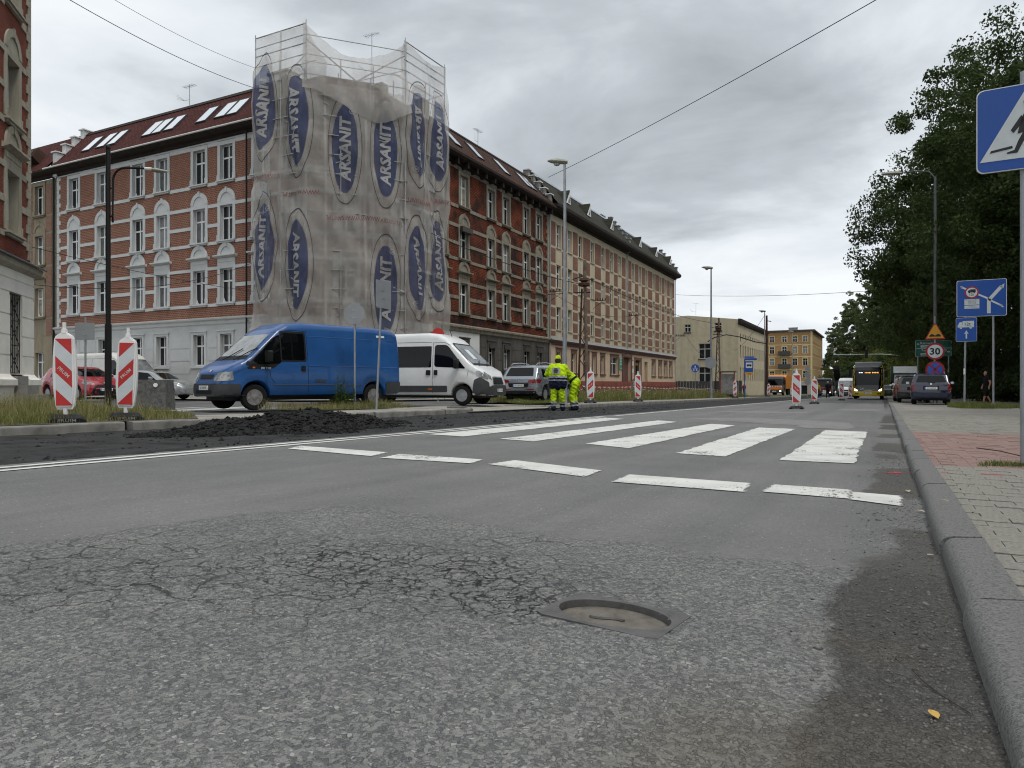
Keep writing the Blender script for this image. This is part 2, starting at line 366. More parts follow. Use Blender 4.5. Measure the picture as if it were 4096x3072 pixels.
PLAINASPH = mat('grey asphalt', (.135, .134, .132), .85, var=.2, scale=.6, bump=.003, bscale=200)
MILLED = mat('fresh milled asphalt', (.031, .031, .0315), .85, var=.55, scale=2.4, bump=.02, bscale=16, spec=.2)
EARTH = mat('earth', (.10, .085, .06), .95, var=.3, scale=2, bump=.02, bscale=20)
gmat = mat('grassy ground', (.10, .11, .05), .95, var=.35, scale=.4, bump=.02, bscale=8)
g = MB(); g.add([(x, y, -SLOPE*y-.06) for y in (-300, 1500) for x in (-900, 900)], [(0, 1, 3, 2)])
tag(g.obj('ground', gmat), kind='structure')
MC = Vector((-.69, 1.94)); MA = math.radians(-8.4)   # utility cover in the carriageway
def build_road():
    xs = np.concatenate([np.arange(-6.5, -3.2, .10), np.arange(-3.2, .2301, .035)]); ys = np.concatenate([np.arange(-1.0, .6, .1), np.arange(.6, 4.2, .035), np.arange(4.2, 18, .12), np.array([18, 25, 40, 70, 120, 200, 420.])])
    X, Y = np.meshgrid(xs, ys); nX = len(xs)
    Z = -SLOPE*Y
    pts = [(-9, 1.2), (-2.9, 1.6), (-2.95, 2.2), (-2.85, 2.9), (-2.6, 3.27), (-1.94, 3.14), (-1.23, 2.98), (-.7, 2.95), (-.1, 2.85), (1, 2.8)]
    yb = np.interp(X, [-6.6, -3.6, -3.2, -2.9, -2.6, -1.94, -1.23, -.7, .3], [-.6, .6, 1.5, 2.7, 3.25, 3.16, 2.98, 2.93, 2.8])
    wob = (fbm(X, Y, 1.6, 3)-.5)*.55
    coarse = 1-sstep(-.12, .12, Y-yb+wob)
    far = sstep(.42, .62, fbm(X, Y, .35, 9)) * sstep(9, 13, Y) * .55
    coarse = np.maximum(coarse, far*sstep(12.8, 13.2, Y))
    dist = np.interp(X, [-6.5, -2.3, -1.2, -.86, .3], [.4, 1.35, 1.95, 1.86, 1.86])
    band = np.exp(-((Y-dist-.25)/.52)**2) * sstep(-4.0, -2.4, X) * (1-sstep(-.75, -.35, X))
    heavy = np.maximum(np.exp(-(((X+1.55)/.55)**2+((Y-2.08)/.30)**2)), .9*np.exp(-(((X+1.05)/.30)**2+((Y-1.90)/.13)**2)))
    crack = np.clip(np.maximum(band*.8*(1-sstep(-1.25, -.95, X)), heavy*1.6), 0, 1)*coarse
    crack2 = np.clip(heavy*1.3+band*.25, 0, 1)
    Z = Z-.018*heavy*fbm(X, Y, 6, 5)+.006*(fbm(X, Y, 2.5, 8)-.5)*coarse
    edge = -.105+(fbm(X*.5, Y, 1.4, 12)-.5)*.18
    dirt = sstep(-.10, .10, X-edge+(fbm(X, Y, 7, 14)-.5)*.12)
    pale = sstep(.5, .6, fbm(X, Y, 1.1, 21))*sstep(3.1, 3.4, Y)*.8+np.exp(-((X+.02)/.10)**2-((Y-3.45)/.45)**2)*.9
    dirt = np.clip(dirt-pale*.9, 0, 1)
    sand = np.exp(-((X+.22)/.22)**2-((Y-1.25)/.28)**2)*(.4+.8*fbm(X, Y, 5, 31)); sand = np.clip(.8*sand+.2*sstep(.55, .7, fbm(X, Y, 3, 33))*sstep(-.35, .0, X), 0, 1)
    V = np.stack([X, Y, Z], -1).reshape(-1, 3); i = np.arange(len(ys)-1)[:, None]*nX+np.arange(nX-1)[None, :]
    Fq = np.stack([i, i+1, i+1+nX, i+nX], -1).reshape(-1, 4)
    c = V[Fq].mean(1); dx, dy = c[:, 0]-MC.x, c[:, 1]-MC.y; ca, sa = math.cos(MA), math.sin(MA)
    u, v = dx*ca+dy*sa, -dx*sa+dy*ca
    Fq = Fq[((u/.189)**2+(v/.122)**2) > 1]
    me = npmesh('road', V, Fq, ASPHALT, True)
    for nm, A in (('coarse', coarse), ('crack', crack), ('crack2', crack2), ('dirt', dirt), ('sand', sand)):
        a = me.attributes.new(nm, 'FLOAT', 'POINT'); a.data.foreach_set('value', np.clip(A, 0, 1).astype(np.float32).ravel())
    return tag(link('road', me), kind='structure')
road = build_road()
def ml():
    ys = np.concatenate([np.arange(0, 32, .12), np.arange(32, 60, .6), np.array([60, 100, 200.])]); xs = np.arange(-10.56, -6.38, .10)
    xs = np.append(xs, -6.36); X, Y = np.meshgrid(xs, ys)
    rough = fbm(X, Y, 1.2, 41)*.05+fbm(X, Y, 7, 44, 3)*.022
    groove = np.abs(np.sin(X*9+fbm(X, Y, .5, 3)*3))*.012
    Z = -SLOPE*Y-.052+rough+groove; Z[:, -1] = -SLOPE*Y[:, -1]-.07
    n = len(xs); i = np.arange(len(ys)-1)[:, None]*n+np.arange(n-1)[None, :]
    V = np.stack([X, Y, Z], -1).reshape(-1, 3); Fq = np.stack([i, i+1, i+1+n, i+n], -1).reshape(-1, 4)
    return tag(link('milled_lane', npmesh('milled_lane', V, Fq, MILLED, True)), kind='structure')
milled = ml()
b = MB()
ys = list(np.arange(0, 40, .25)); rr = random.Random(3)
for a, c in zip(ys[:-1], ys[1:]):       # ragged broken edge of the remaining surface
    w1 = -6.5-.10*rr.random(); b.add([(-6.49, a, -SLOPE*a-.001), (-6.49, c, -SLOPE*c-.001), (w1, c, -SLOPE*c-.06), (w1+.02*rr.random(), a, -SLOPE*a-.06)], [(0, 1, 2, 3)])
b.obj('broken_edge', MILLED, road)
# painted markings ------------------------------------------------
def paint_mat():
    m = mat('road paint', (.60, .60, .57), .7, var=.14, scale=3.5); t = m.node_tree; bs = t.nodes['Principled BSDF']; out = t.nodes['Material Output']
    tc = N(t, 'ShaderNodeTexCoord'); n = N(t, 'ShaderNodeTexNoise'); n.inputs['Scale'].default_value = 55; n.inputs['Detail'].default_value = 6; n.inputs['Roughness'].default_value = .7
    mp = N(t, 'ShaderNodeMapping'); mp.inputs['Scale'].default_value = (1, .28, 1); t.links.new(tc.outputs['Object'], mp.inputs[0]); t.links.new(mp.outputs[0], n.inputs['Vector'])
    n2 = N(t, 'ShaderNodeTexNoise'); n2.inputs['Scale'].default_value = 2.2; n2.inputs['Detail'].default_value = 3; t.links.new(tc.outputs['Object'], n2.inputs['Vector'])
    s = math_('ADD', math_('MULTIPLY', n.outputs[0], .6, nt=t), math_('MULTIPLY', n2.outputs[0], .4, nt=t), nt=t)
    tr = N(t, 'ShaderNodeBsdfTransparent'); mx_ = N(t, 'ShaderNodeMixShader'); t.links.new(ramp(t, s, [(.375, 0.0), (.44, 1.0)]), mx_.inputs[0])
    t.links.new(tr.outputs[0], mx_.inputs[1]); t.links.new(bs.outputs[0], mx_.inputs[2]); t.links.new(mx_.outputs[0], out.inputs[0]); return m
PAINT = paint_mat()
def marking(name, quad, wob=.016, n=46):
    """a painted quad with slightly worn edges, 4 mm above the surface"""
    r = random.Random(str(quad)); mb = MB(); (a, bb, c, d) = [Vector(q) for q in quad]; L_, R_ = [], []
    for k in range(n+1):
        f = k/n; p = a.lerp(bb, f); q = d.lerp(c, f); jw = (r.random()-.5)*wob*2; jq = (r.random()-.5)*wob*2; e = (q-p).normalized()
        p = p+e*jw; q = q+e*jq; L_.append((p.x, p.y, -SLOPE*p.y+.006)); R_.append((q.x, q.y, -SLOPE*q.y+.006))
    mb.add(L_+R_, [(k, k+1, n+2+k, n+1+k) for k in range(n)])
    return mb.obj(name, PAINT, road)
for q in [[(-5.82, 8.5), (-5.9, 16.0), (-5.28, 15.6), (-5.15, 8.35)], [(-4.48, 8.2), (-4.38, 15.2), (-3.82, 14.7), (-3.9, 8.0)],
          [(-3.2, 8.0), (-3.02, 14.2), (-2.5, 13.8), (-2.52, 7.6)], [(-1.9, 7.25), (-1.98, 13.2), (-1.36, 13.05), (-1.38, 7.12)],
          [(-.87, 7.02), (-.88, 12.9), (-.25, 12.8), (-.24, 7.03)]]: marking('zebra_stripe', q)
for q in [[(-5.68, 5.64), (-5.84, 5.99), (-4.49, 5.82), (-4.36, 5.4)], [(-4.18, 5.31), (-4.26, 5.72), (-3.28, 5.66), (-3.19, 5.31)],
          [(-3.03, 5.32), (-2.99, 5.75), (-2.01, 5.36), (-1.96, 4.9)], [(-1.69, 4.73), (-1.73, 5.21), (-.83, 5.14), (-.79, 4.67)],
          [(-.69, 4.74), (-.67, 5.15), (-.2, 5.12), (-.19, 4.69)], [(-.185, 4.66), (-.185, 5.02), (.09, 4.97), (.08, 4.53)]]: marking('give_way_dash', q, .018)
marking('edge_line', [(-6.30, -1), (-6.32, 17), (-6.22, 17), (-6.20, -1)], .008, 40)
marking('edge_line', [(-6.08, -1), (-6.08, 16), (-5.98, 16), (-5.98, -1)], .008, 40)
marking('edge_line', [(-6.2, 17.4), (-6.05, 130), (-5.93, 130), (-6.08, 17.4)], .01, 60)
PATCH = mat('pale repair asphalt', (.215, .213, .208), .9, var=.16, scale=5, bump=.004, bscale=150)
for poly in ([(-4.2, 16.7), (-3.6, 17.6), (-2.9, 18.2), (-1.6, 17.2), (-.62, 16.2), (-.5, 13.6), (-1.3, 13.5), (-1.5, 14.6), (-2.2, 14.9), (-2.6, 15.6), (-3.4, 15.9)], [(-5.0, 22.5), (-3.9, 24.6), (-2.3, 24.2), (-1.9, 22.9), (-3.2, 22.3)], [(-1.6, 27.5), (-.2, 27.2), (-.1, 29.5), (-1.5, 30.2)]):
    rq = random.Random(len(poly)); mb = MB(); q = []
    for (a, c_), (d, e) in zip(poly, poly[1:]+poly[:1]):
        for k in range(5): q.append((a+(d-a)*k/5+rq.uniform(-.05, .05), c_+(e-c_)*k/5+rq.uniform(-.06, .06)))
    mb.face([(x, y, -SLOPE*y+.004) for x, y in q]); mb.obj('repair_patch', PATCH, road)
SPRAY = mat('pink spray paint', (.60, .06, .10), .8, var=.3, scale=30)
b = MB(); r = random.Random(5)
for k in range(14): x, y = .09+r.gauss(0, .05), 6.42+r.gauss(0, .09); b.add([(x+.035*r.random(), y, -SLOPE*y+.005), (x, y+.06*r.random(), -SLOPE*y+.005), (x-.04*r.random(), y+.01, -SLOPE*y+.005)], [(0, 1, 2)])
b.obj('spray_mark', SPRAY, road)
# utility cover ------------------------------------------------------
IRON = mat('cast iron', (.115, .112, .108), .6, .35, var=.25, scale=20, bump=.002, bscale=120)
IRON2 = mat('dusty iron lid', (.155, .142, .122), .75, .1, var=.3, scale=16, bump=.002, bscale=150)
cov = empty('utility_cover', (MC.x, MC.y, -SLOPE*MC.y-.010), MA, 'rectangular cast iron cover with recessed oval lid in cracked asphalt', 'manhole cover')
mb = MB(); ou = []; n = 48; inn = disc(n, .172, .105)
for k in range(n):
    a = 2*math.pi*k/n; cx_, cy_ = math.cos(a), math.sin(a); s = min(.19/max(abs(cx_), 1e-6), .124/max(abs(cy_), 1e-6)); ou.append((cx_*s, cy_*s))
V2, F2 = ringfaces(ou, inn); mb.add([(x, y, .012) for x, y in V2], F2)
mb.add([(x, y, .012) for x, y in ou]+[(x*1.01, y*1.01, -.05) for x, y in ou], [(k, (k+1) % n, n+(k+1) % n, n+k) for k in range(n)])
mb.add([(x, y, .012) for x, y in inn]+[(x*.99, y*.99, -.03) for x, y in inn], [(k, (k+1) % n, n+(k+1) % n, n+k) for k in range(n)])
mb.obj('frame', IRON, cov)
mb = MB(); mb.prism(disc(n, .1695, .1025), lambda x, y: (x, y, -.05), lambda x, y: (x, y, -.007-.003*(x/.15)**2)); mb.obj('lid', IRON2, cov)
mb = MB(); mb.tube([(.05*t-.02, .012*math.sin(t*2.2)-.002, -.0065) for t in np.linspace(-1, 1.0, 9)], .005, 6); mb.obj('lifting_bar', IRON, cov)
# kerbs and pavements ---------------------------------------------------
KERB = mat('kerb concrete', (.178, .178, .172), .85, var=.42, scale=110, bump=.005, bscale=220)
KERB2 = mat('old kerb concrete', (.20, .195, .18), .9, var=.25, scale=4, bump=.006, bscale=50)
PAVE = mat('paver grey', (.25, .24, .212), .9, var=.26, scale=60, bump=.004, bscale=200)
PAVER = mat('paver red', (.27, .185, .165), .9, var=.16, scale=5, bump=.003, bscale=160)
JOINT = mat('joint sand', (.075, .068, .055), .95, var=.3, scale=12, bump=.004, bscale=90)
kr = tag(empty('kerb_right', (0, 0, 0), 0, None, None), kind='structure')
del_ = [k for k in ('label', 'category') if k in kr.keys()]
def kerb_mesh(name, prof, L, m):
    mb = MB(); mb.prism(prof, lambda x, z: (x, .006, z), lambda x, z: (x, L-.006, z-SLOPE*L)); return mb.mesh(name, m, 35)
arc = [(.193, -.02)]+[(.195+.050*(1-math.cos(t)), .026+.050*math.sin(t)) for t in np.linspace(0, math.pi/2, 7)]
kme = [kerb_mesh('kerb_stone', [(.335, -.2), (.195, -.2)]+[(x+j, z) for x, z in arc]+[(.335, .083)], .93, KERB) for j in (0, .004, -.004)]
for k in range(40):
    y = 2.33+.93*(k-4); o = link('kerb_stone', kme[k % 3], kr); o.location = (rr.uniform(-.004, .004), y, -SLOPE*y+rr.uniform(-.003, .003)); o.rotation_euler = (0, rr.uniform(-.01, .01), rr.uniform(-.003, .003))
mb = MB()
for k in range(40, 110):
    y = 2.33+.93*(k-4); mb.box(.195, .335, y, y+.92, -SLOPE*y-.2, -SLOPE*y+.08)
tag(mb.obj('kerb_stones_beyond', KERB, kr), kind='stuff')
lp = [(-10.40, -.25)]+[(-10.40-.03*(1-math.cos(t)), .095+.03*math.sin(t)) for t in np.linspace(0, math.pi/2, 4)]+[(-10.56, .128), (-10.56, -.25)]
kl = tag(empty('kerb_left', (0, 0, 0), 0, None, None), kind='structure')
lme = kerb_mesh('kerb_stone', lp[::-1], 1.0, KERB2)
for k in list(range(-2, 17))+list(range(25, 100)):
    o = link('kerb_stone', lme, kl); o.location = (rr.uniform(-.012, .012), k, -SLOPE*k+rr.uniform(-.008, .006)); o.rotation_euler = (0, 0, rr.uniform(-.008, .008))
# rounded kerb returns at the two mouths of the side street
def kerb_return(cx_, cy_, a0, a1, r):
    n = 4
    for k in range(n):
        b0, b1 = a0+(a1-a0)*k/n, a0+(a1-a0)*(k+.96)/n; mb = MB(); vs = []
        for t in (b0, (b0+b1)/2, b1):
            for rad, zz in ((r, -.25), (r, .095), (r-.03, .125), (r-.16, .128), (r-.16, -.25)): vs.append((cx_+rad*math.cos(t), cy_+rad*math.sin(t), zz-SLOPE*cy_))
        fs = [(i*5+j, i*5+(j+1) % 5, (i+1)*5+(j+1) % 5, (i+1)*5+j) for i in range(2) for j in range(5)]+[(4, 3, 2, 1, 0), (10, 11, 12, 13, 14)]
        mb.add(vs, fs); mb.obj('kerb_stone', KERB2, kl)
kerb_return(-11.9, 17.0, 0, math.pi/2, 1.5); kerb_return(-12.4, 25.0, -math.pi/2, 0, 2.0)
# left side surfaces, all about 10 cm above the carriageway
ZL = .10
def sheet(name, poly, z, m, parent=None, kind='structure', nsub=0):
    mb = MB(); mb.face([(x, y, -SLOPE*y+z) for x, y in poly]); o = mb.obj(name, m, parent)
    return tag(o, kind=kind) if parent is None else o
sheet('service_road', [(-95, -8), (-10.54, -8), (-10.54, 17), (-10.3, 17.2), (-10.3, 24.9), (-10.54, 25), (-10.54, 130), (-95, 130)], ZL-.06, mat('service road asphalt', (.12, .12, .118), .85, var=.25, scale=.8, bump=.003, bscale=160))
SLAB = mat('concrete slabs', (.29, .275, .24), .9, var=.18, scale=2.5, bump=.004, bscale=60)
pv = tag(empty('pavement_left', (0, 0, 0), 0, None, None), kind='structure')
for y0, y1 in ((8.4, 17.0), (27.0, 75.0)):
    k = y0
    while k < y1-.2:
        for i, (x0, x1) in enumerate(((-12.1, -11.35), (-11.34, -10.57))):
            y_ = k+.75; mb = MB(); z0 = -SLOPE*k+.118+rr.uniform(-.004, .004); z1 = -SLOPE*y_+.118
            mb.add([(x0+.006, k+.006, z0-.1), (x1-.006, k+.006, z0-.1), (x1-.006, y_-.006, z1-.1), (x0+.006, y_-.006, z1-.1), (x0+.006, k+.006, z0), (x1-.006, k+.006, z0), (x1-.006, y_-.006, z1), (x0+.006, y_-.006, z1)], [(4, 5, 6, 7), (0, 1, 5, 4), (1, 2, 6, 5), (2, 3, 7, 6), (3, 0, 4, 7)])
            mb.obj('slab', SLAB, pv)
        k += .75
mb = MB()                                    # concrete apron at the street mouth
for i, y in enumerate((17.1, 19.05, 21.0, 22.95)):
    for j, x in enumerate((-13.6, -12.0)):
        o = MB(); y1 = y+1.92; o.add([(x, y, -SLOPE*y+.03+.02*(1-j)), (x+1.58, y, -SLOPE*y+.0+.03*(1-j)), (x+1.58, y1, -SLOPE*y1+.03*(1-j)), (x, y1, -SLOPE*y1+.03+.02*(1-j)), (x, y, -.4), (x+1.58, y, -.4), (x+1.58, y1, -.5), (x, y1, -.5)], [(0, 1, 2, 3), (4, 5, 1, 0), (5, 6, 2, 1), (6, 7, 3, 2), (7, 4, 0, 3)])
        p_ = o.obj('apron_slab', SLAB, pv); p_.location.z = .045
sheet('facade_pavement', [(-25.5, 34), (-20.8, 34), (-21.8, 110), (-26.5, 110)], ZL+.03, SLAB)
sheet('street_pavement', [(-95, 24.6), (-25.2, 24.6), (-22, 29), (-22, 34), (-26, 34), (-31, 28.6), (-95, 28.6)], ZL+.03, SLAB)
sheet('verge_near', [(-18.5, -6), (-10.57, -6), (-10.57, 8.4), (-12.2, 9.6), (-16, 10.6), (-23.5, 13.6), (-26, 13.0)], ZL+.03, EARTH)
sheet('verge_far', [(-17.5, 27.2), (-12.1, 27.2), (-12.1, 100), (-18.5, 100)], ZL+.03, EARTH)
sheet('verge_beyond', [(-20, 76), (-10.57, 76), (-10.57, 200), (-20, 200)], ZL+.02, gmat)
for k in range(5): sheet('street_zebra_stripe', [(-19.5-.0*k, 12.6+1.1*k), (-16.4, 12.6+1.1*k), (-16.4, 13.1+1.1*k), (-19.5, 13.1+1.1*k)], ZL-.05, PAINT, road)
# right pavement -----------------------------------------------------------
def paver_far():
    m = bpy.data.materials.new('paved far'); m.use_nodes = True; t = m.node_tree; bs = t.nodes['Principled BSDF']; bs.inputs['Roughness'].default_value = .9
    tc = N(t, 'ShaderNodeTexCoord'); br = N(t, 'ShaderNodeTexBrick'); br.inputs['Scale'].default_value = 1; br.inputs['Brick Width'].default_value = .2; br.inputs['Row Height'].default_value = .115
    br.inputs['Mortar Size'].default_value = .006; br.inputs['Color1'].default_value = (.24, .23, .205, 1); br.inputs['Color2'].default_value = (.29, .28, .25, 1); br.inputs['Mortar'].default_value = (.075, .068, .055, 1)
    t.links.new(tc.outputs['Object'], br.inputs['Vector'])
    n = N(t, 'ShaderNodeTexNoise'); n.inputs['Scale'].default_value = .5; n.inputs['Detail'].default_value = 8; t.links.new(tc.outputs['Object'], n.inputs['Vector'])
    mu = N(t, 'ShaderNodeMix', data_type='RGBA', blend_type='MULTIPLY'); mu.inputs[0].default_value = 1
    t.links.new(br.outputs['Color'], mu.inputs[6]); t.links.new(ramp(t, n.outputs[0], [(.3, (.6, .58, .55)), (.65, (1.05, 1.05, 1.05))]), mu.inputs[7]); t.links.new(mu.outputs[2], bs.inputs['Base Color']); return m
pr = tag(empty('pavement_right', (0, 0, 0), 0, None, None), kind='structure')
mb = MB(); mb.face([(x, y, -SLOPE*y+.052) for x, y in ((.33, -3), (40, -3), (40, 22), (.33, 22))]); mb.obj('bedding', JOINT, pr)
mb = MB(); mb.face([(x, y, -SLOPE*y+.066) for x, y in ((.33, 22), (22, 22), (22, 120), (.33, 120))]); mb.obj('paving', paver_far(), pr)
sheet('park_ground', [(7.5, 22), (60, 18), (60, 200), (7.5, 200)], .09, gmat)
def paver_poly(w, d):
    a, n = .007, 6; top = [(w*k/n, d+a*math.sin(2*math.pi*k/n)) for k in range(n, -1, -1)]; bot = [(w*k/n, a*math.sin(2*math.pi*k/n)) for k in range(n+1)]
    return [(x*.975+.0025, y*.955+.0025) for x, y in bot+top]
PW, PD = .2, .122; pp = paver_poly(PW, PD)
def paver_mesh(m):
    mb = MB(); mb.prism(pp, lambda x, y: (x, y, -.03), lambda x, y: (x, y, .014)); return mb.mesh('paver', m)
pm = {0: paver_mesh(PAVE), 1: paver_mesh(PAVER)}; pph = [(max(x, PW/2+.004), y) for x, y in pp[2:-2]]
def half_mesh(m):
    mb = MB(); mb.prism(pph, lambda x, y: (x, y, -.03), lambda x, y: (x, y, .014)); return mb.mesh('paver', m)
pmh = {0: half_mesh(PAVE), 1: half_mesh(PAVER)}
cells = []
for j in range(0, 185):
    y = .60+j*PD
    for i in range(0, 40):
        x = .295+(i-(j % 2)*.5)*PW
        if x > .145*y+.75: continue
        cells.append((x, y, 1 if 6.4 < y < 11.8 else 0))
cells.sort(key=lambda c: c[1]-.2*c[0]); rest = [MB(), MB()]
for k, (x, y, m_) in enumerate(cells):
    z = -SLOPE*y+.056+rr.uniform(-.003, .003)
    if k < 300:
        o = link('paver', (pm if x > .25 else pmh)[m_], pr); o.location = (x, y, z); o.rotation_euler = (rr.uniform(-.012, .012), rr.uniform(-.008, .008), 0)
    else: rest[m_].prism([(a+x, b_+y) for a, b_ in (pp if x > .25 else pph)], lambda a, b_: (a, b_, z-.02), lambda a, b_: (a, b_, z+.014))
tag(rest[0].obj('grey_pavers_beyond', PAVE, pr), kind='stuff'); tag(rest[1].obj('red_pavers_beyond', PAVER, pr), kind='stuff')
b = MB()
for k in range(7): x0 = .35+k*.055; b.add([(x0, 5.9+.006*k, .0095), (x0+.052, 5.905+.006*k, .0095), (x0+.052, 5.93+.006*k, .0095), (x0, 5.925+.006*k, .0095)], [(0, 1, 2, 3)])
b.obj('spray_line', SPRAY, pr).location.z = .0012
# ---------------------------------------------------------------- buildings
# facades are built in local x (along, to the right seen from the street), -y (outwards) and z (up)
BRICK_A = brick_mat('restored red brick', (.195, .070, .044), (.248, .097, .062), (.32, .245, .195), .21, .105, .014, .25, (.16, .05, .035))
BRICK_B = brick_mat('sooty red brick', (.29, .072, .030), (.20, .050, .026), (.028, .020, .016), .19, .105, .016, 1.6, (.026, .020, .018))
BRICK_C = brick_mat('brown red brick', (.21, .085, .062), (.27, .12, .085), (.22, .17, .13), .25, .080, .012, .35, (.11, .06, .045))
BRICK_E = brick_mat('dark red brick', (.19, .052, .036), (.25, .075, .050), (.10, .06, .045), .19, .092, .012, .3, (.08, .03, .025))
BRICK_D = brick_mat('faded red brick', (.24, .11, .08), (.30, .15, .11), (.26, .2, .16), .2, .088, .012, .4, (.18, .13, .1))
BRICK_G = brick_mat('ochre brick', (.34, .19, .085), (.40, .23, .11), (.36, .25, .14), .3, .11, .012, .3, (.30, .17, .12))
TRIM_A = mat('pale grey stucco', (.53, .545, .545), .8, var=.07, scale=1.2, bump=.003, bscale=50)
PLAST_A = mat('light grey plaster', (.51, .52, .515), .85, var=.08, scale=.8, bump=.004, bscale=40)
TRIM_B = stained('weathered stone trim', (.27, .245, .195), (.06, .052, .045), .75, 1.2)
PLAST_B = stained('blackened plaster', (.075, .070, .063), (.15, .14, .125), .55, .9)
PLAST_Bw = mat('fresh white paint', (.62, .63, .62), .7, var=.05, scale=1)
TRIM_C = stained('beige plaster', (.50, .44, .325), (.30, .26, .20), .4, .6)
PLAST_C = stained('peach plaster', (.52, .41, .29), (.38, .29, .21), .35, .5)
BROWN_C = mat('brown paint', (.125, .052, .040), .7, var=.2, scale=2, bump=.003, bscale=30)
PLINTH_C = mat('red brown plinth', (.19, .058, .045), .8, var=.25, scale=1.5, bump=.004, bscale=20)
TRIM_E = stained('old cream stone', (.36, .335, .27), (.17, .155, .125), .55, 1.0)
PLAST_E = mat('cream render', (.76, .74, .68), .85, var=.06, scale=1.5, bump=.004, bscale=35)
PLAST_F = stained('yellowed render', (.45, .395, .285), (.30, .26, .185), .6, .35)
TRIM_G = mat('pale yellow stucco', (.55, .47, .27), .85, var=.1, scale=1)
DARKWOOD = mat('dark brown eaves', (.028, .021, .018), .75, var=.3, scale=2)
GUTTER = mat('white gutter', (.62, .62, .60), .5, var=.1)
ZINC = mat('zinc sheet', (.30, .33, .36), .4, .5, var=.2, scale=1.5)
def shingle(name, c1, c2, moss=None):
    m = brick_mat(name, c1, c2, tuple(x*.45 for x in c1), .34, .17, .012, .5 if moss else .25, moss or tuple(x*.5 for x in c1), bumpd=.012); return m
ROOF_A = shingle('dark red shingles', (.060, .021, .019), (.085, .031, .027))
ROOF_B = shingle('brown shingles', (.052, .029, .022), (.072, .041, .031))
ROOF_C = shingle('mossy dark slates', (.036, .036, .032), (.052, .050, .044), (.060, .060, .026))
PVC = mat('white window frame', (.70, .71, .71), .35, var=.03)
FRAME_D = mat('brown window frame', (.10, .06, .045), .5, var=.1)
CURT = mat('pane with net curtain', (.22, .225, .22), .08, var=.35, scale=2.2, spec=.6)
CURT2 = mat('pane with pale blind', (.11, .115, .115), .07, var=.4, scale=1.5, spec=.6)
CURT3 = mat('pane with cream curtain', (.30, .28, .23), .07, var=.5, scale=3.1, spec=.5)
PANES = [GLASS, GLASS, CURT2, GLASS, CURT, GLASS, CURT3, CURT2]
def wall(name, x0, x1, z0, z1, openings, m, parent, y=0.0, rev=.24, mrev=None):
    """wall sheet with real openings and reveals"""
    xs = sorted({x0, x1} | {v for o in openings for v in o[:2] if x0 < v < x1}); zs = sorted({z0, z1} | {v for o in openings for v in o[2:] if z0 < v < z1})
    mb = MB()
    for a, b_ in zip(xs[:-1], xs[1:]):
        for c, d in zip(zs[:-1], zs[1:]):
            mx_, mz = (a+b_)/2, (c+d)/2
            if any(o[0] < mx_ < o[1] and o[2] < mz < o[3] for o in openings): continue
            mb.add([(a, y, c), (b_, y, c), (b_, y, d), (a, y, d)], [(0, 1, 2, 3)])
    for a, b_, c, d in openings:
        if c < z0 or d > z1: continue
        mb.add([(a, y, c), (b_, y, c), (b_, y, d), (a, y, d), (a, y+rev, c), (b_, y+rev, c), (b_, y+rev, d), (a, y+rev, d)],
               [(0, 4, 5, 1), (1, 5, 6, 2), (2, 6, 7, 3), (3, 7, 4, 0)], 1)
    return mb.obj(name, [m, mrev or m], parent)
def trim(name, x0, x1, z0, z1, proud, m, parent, y=0.0, back=.0):
    mb = MB(); mb.box(x0, x1, y-proud, y+back-.0015, z0, z1); return mb.obj(name, m, parent)
def cornice(name, x0, x1, prof, m, parent):
    """prof: (outward, z) polygon swept along x"""
    mb = MB(); mb.prism(prof, lambda o, z: (x0, -o, z), lambda o, z: (x1, -o, z)); return mb.obj(name, m, parent)
_win = {}
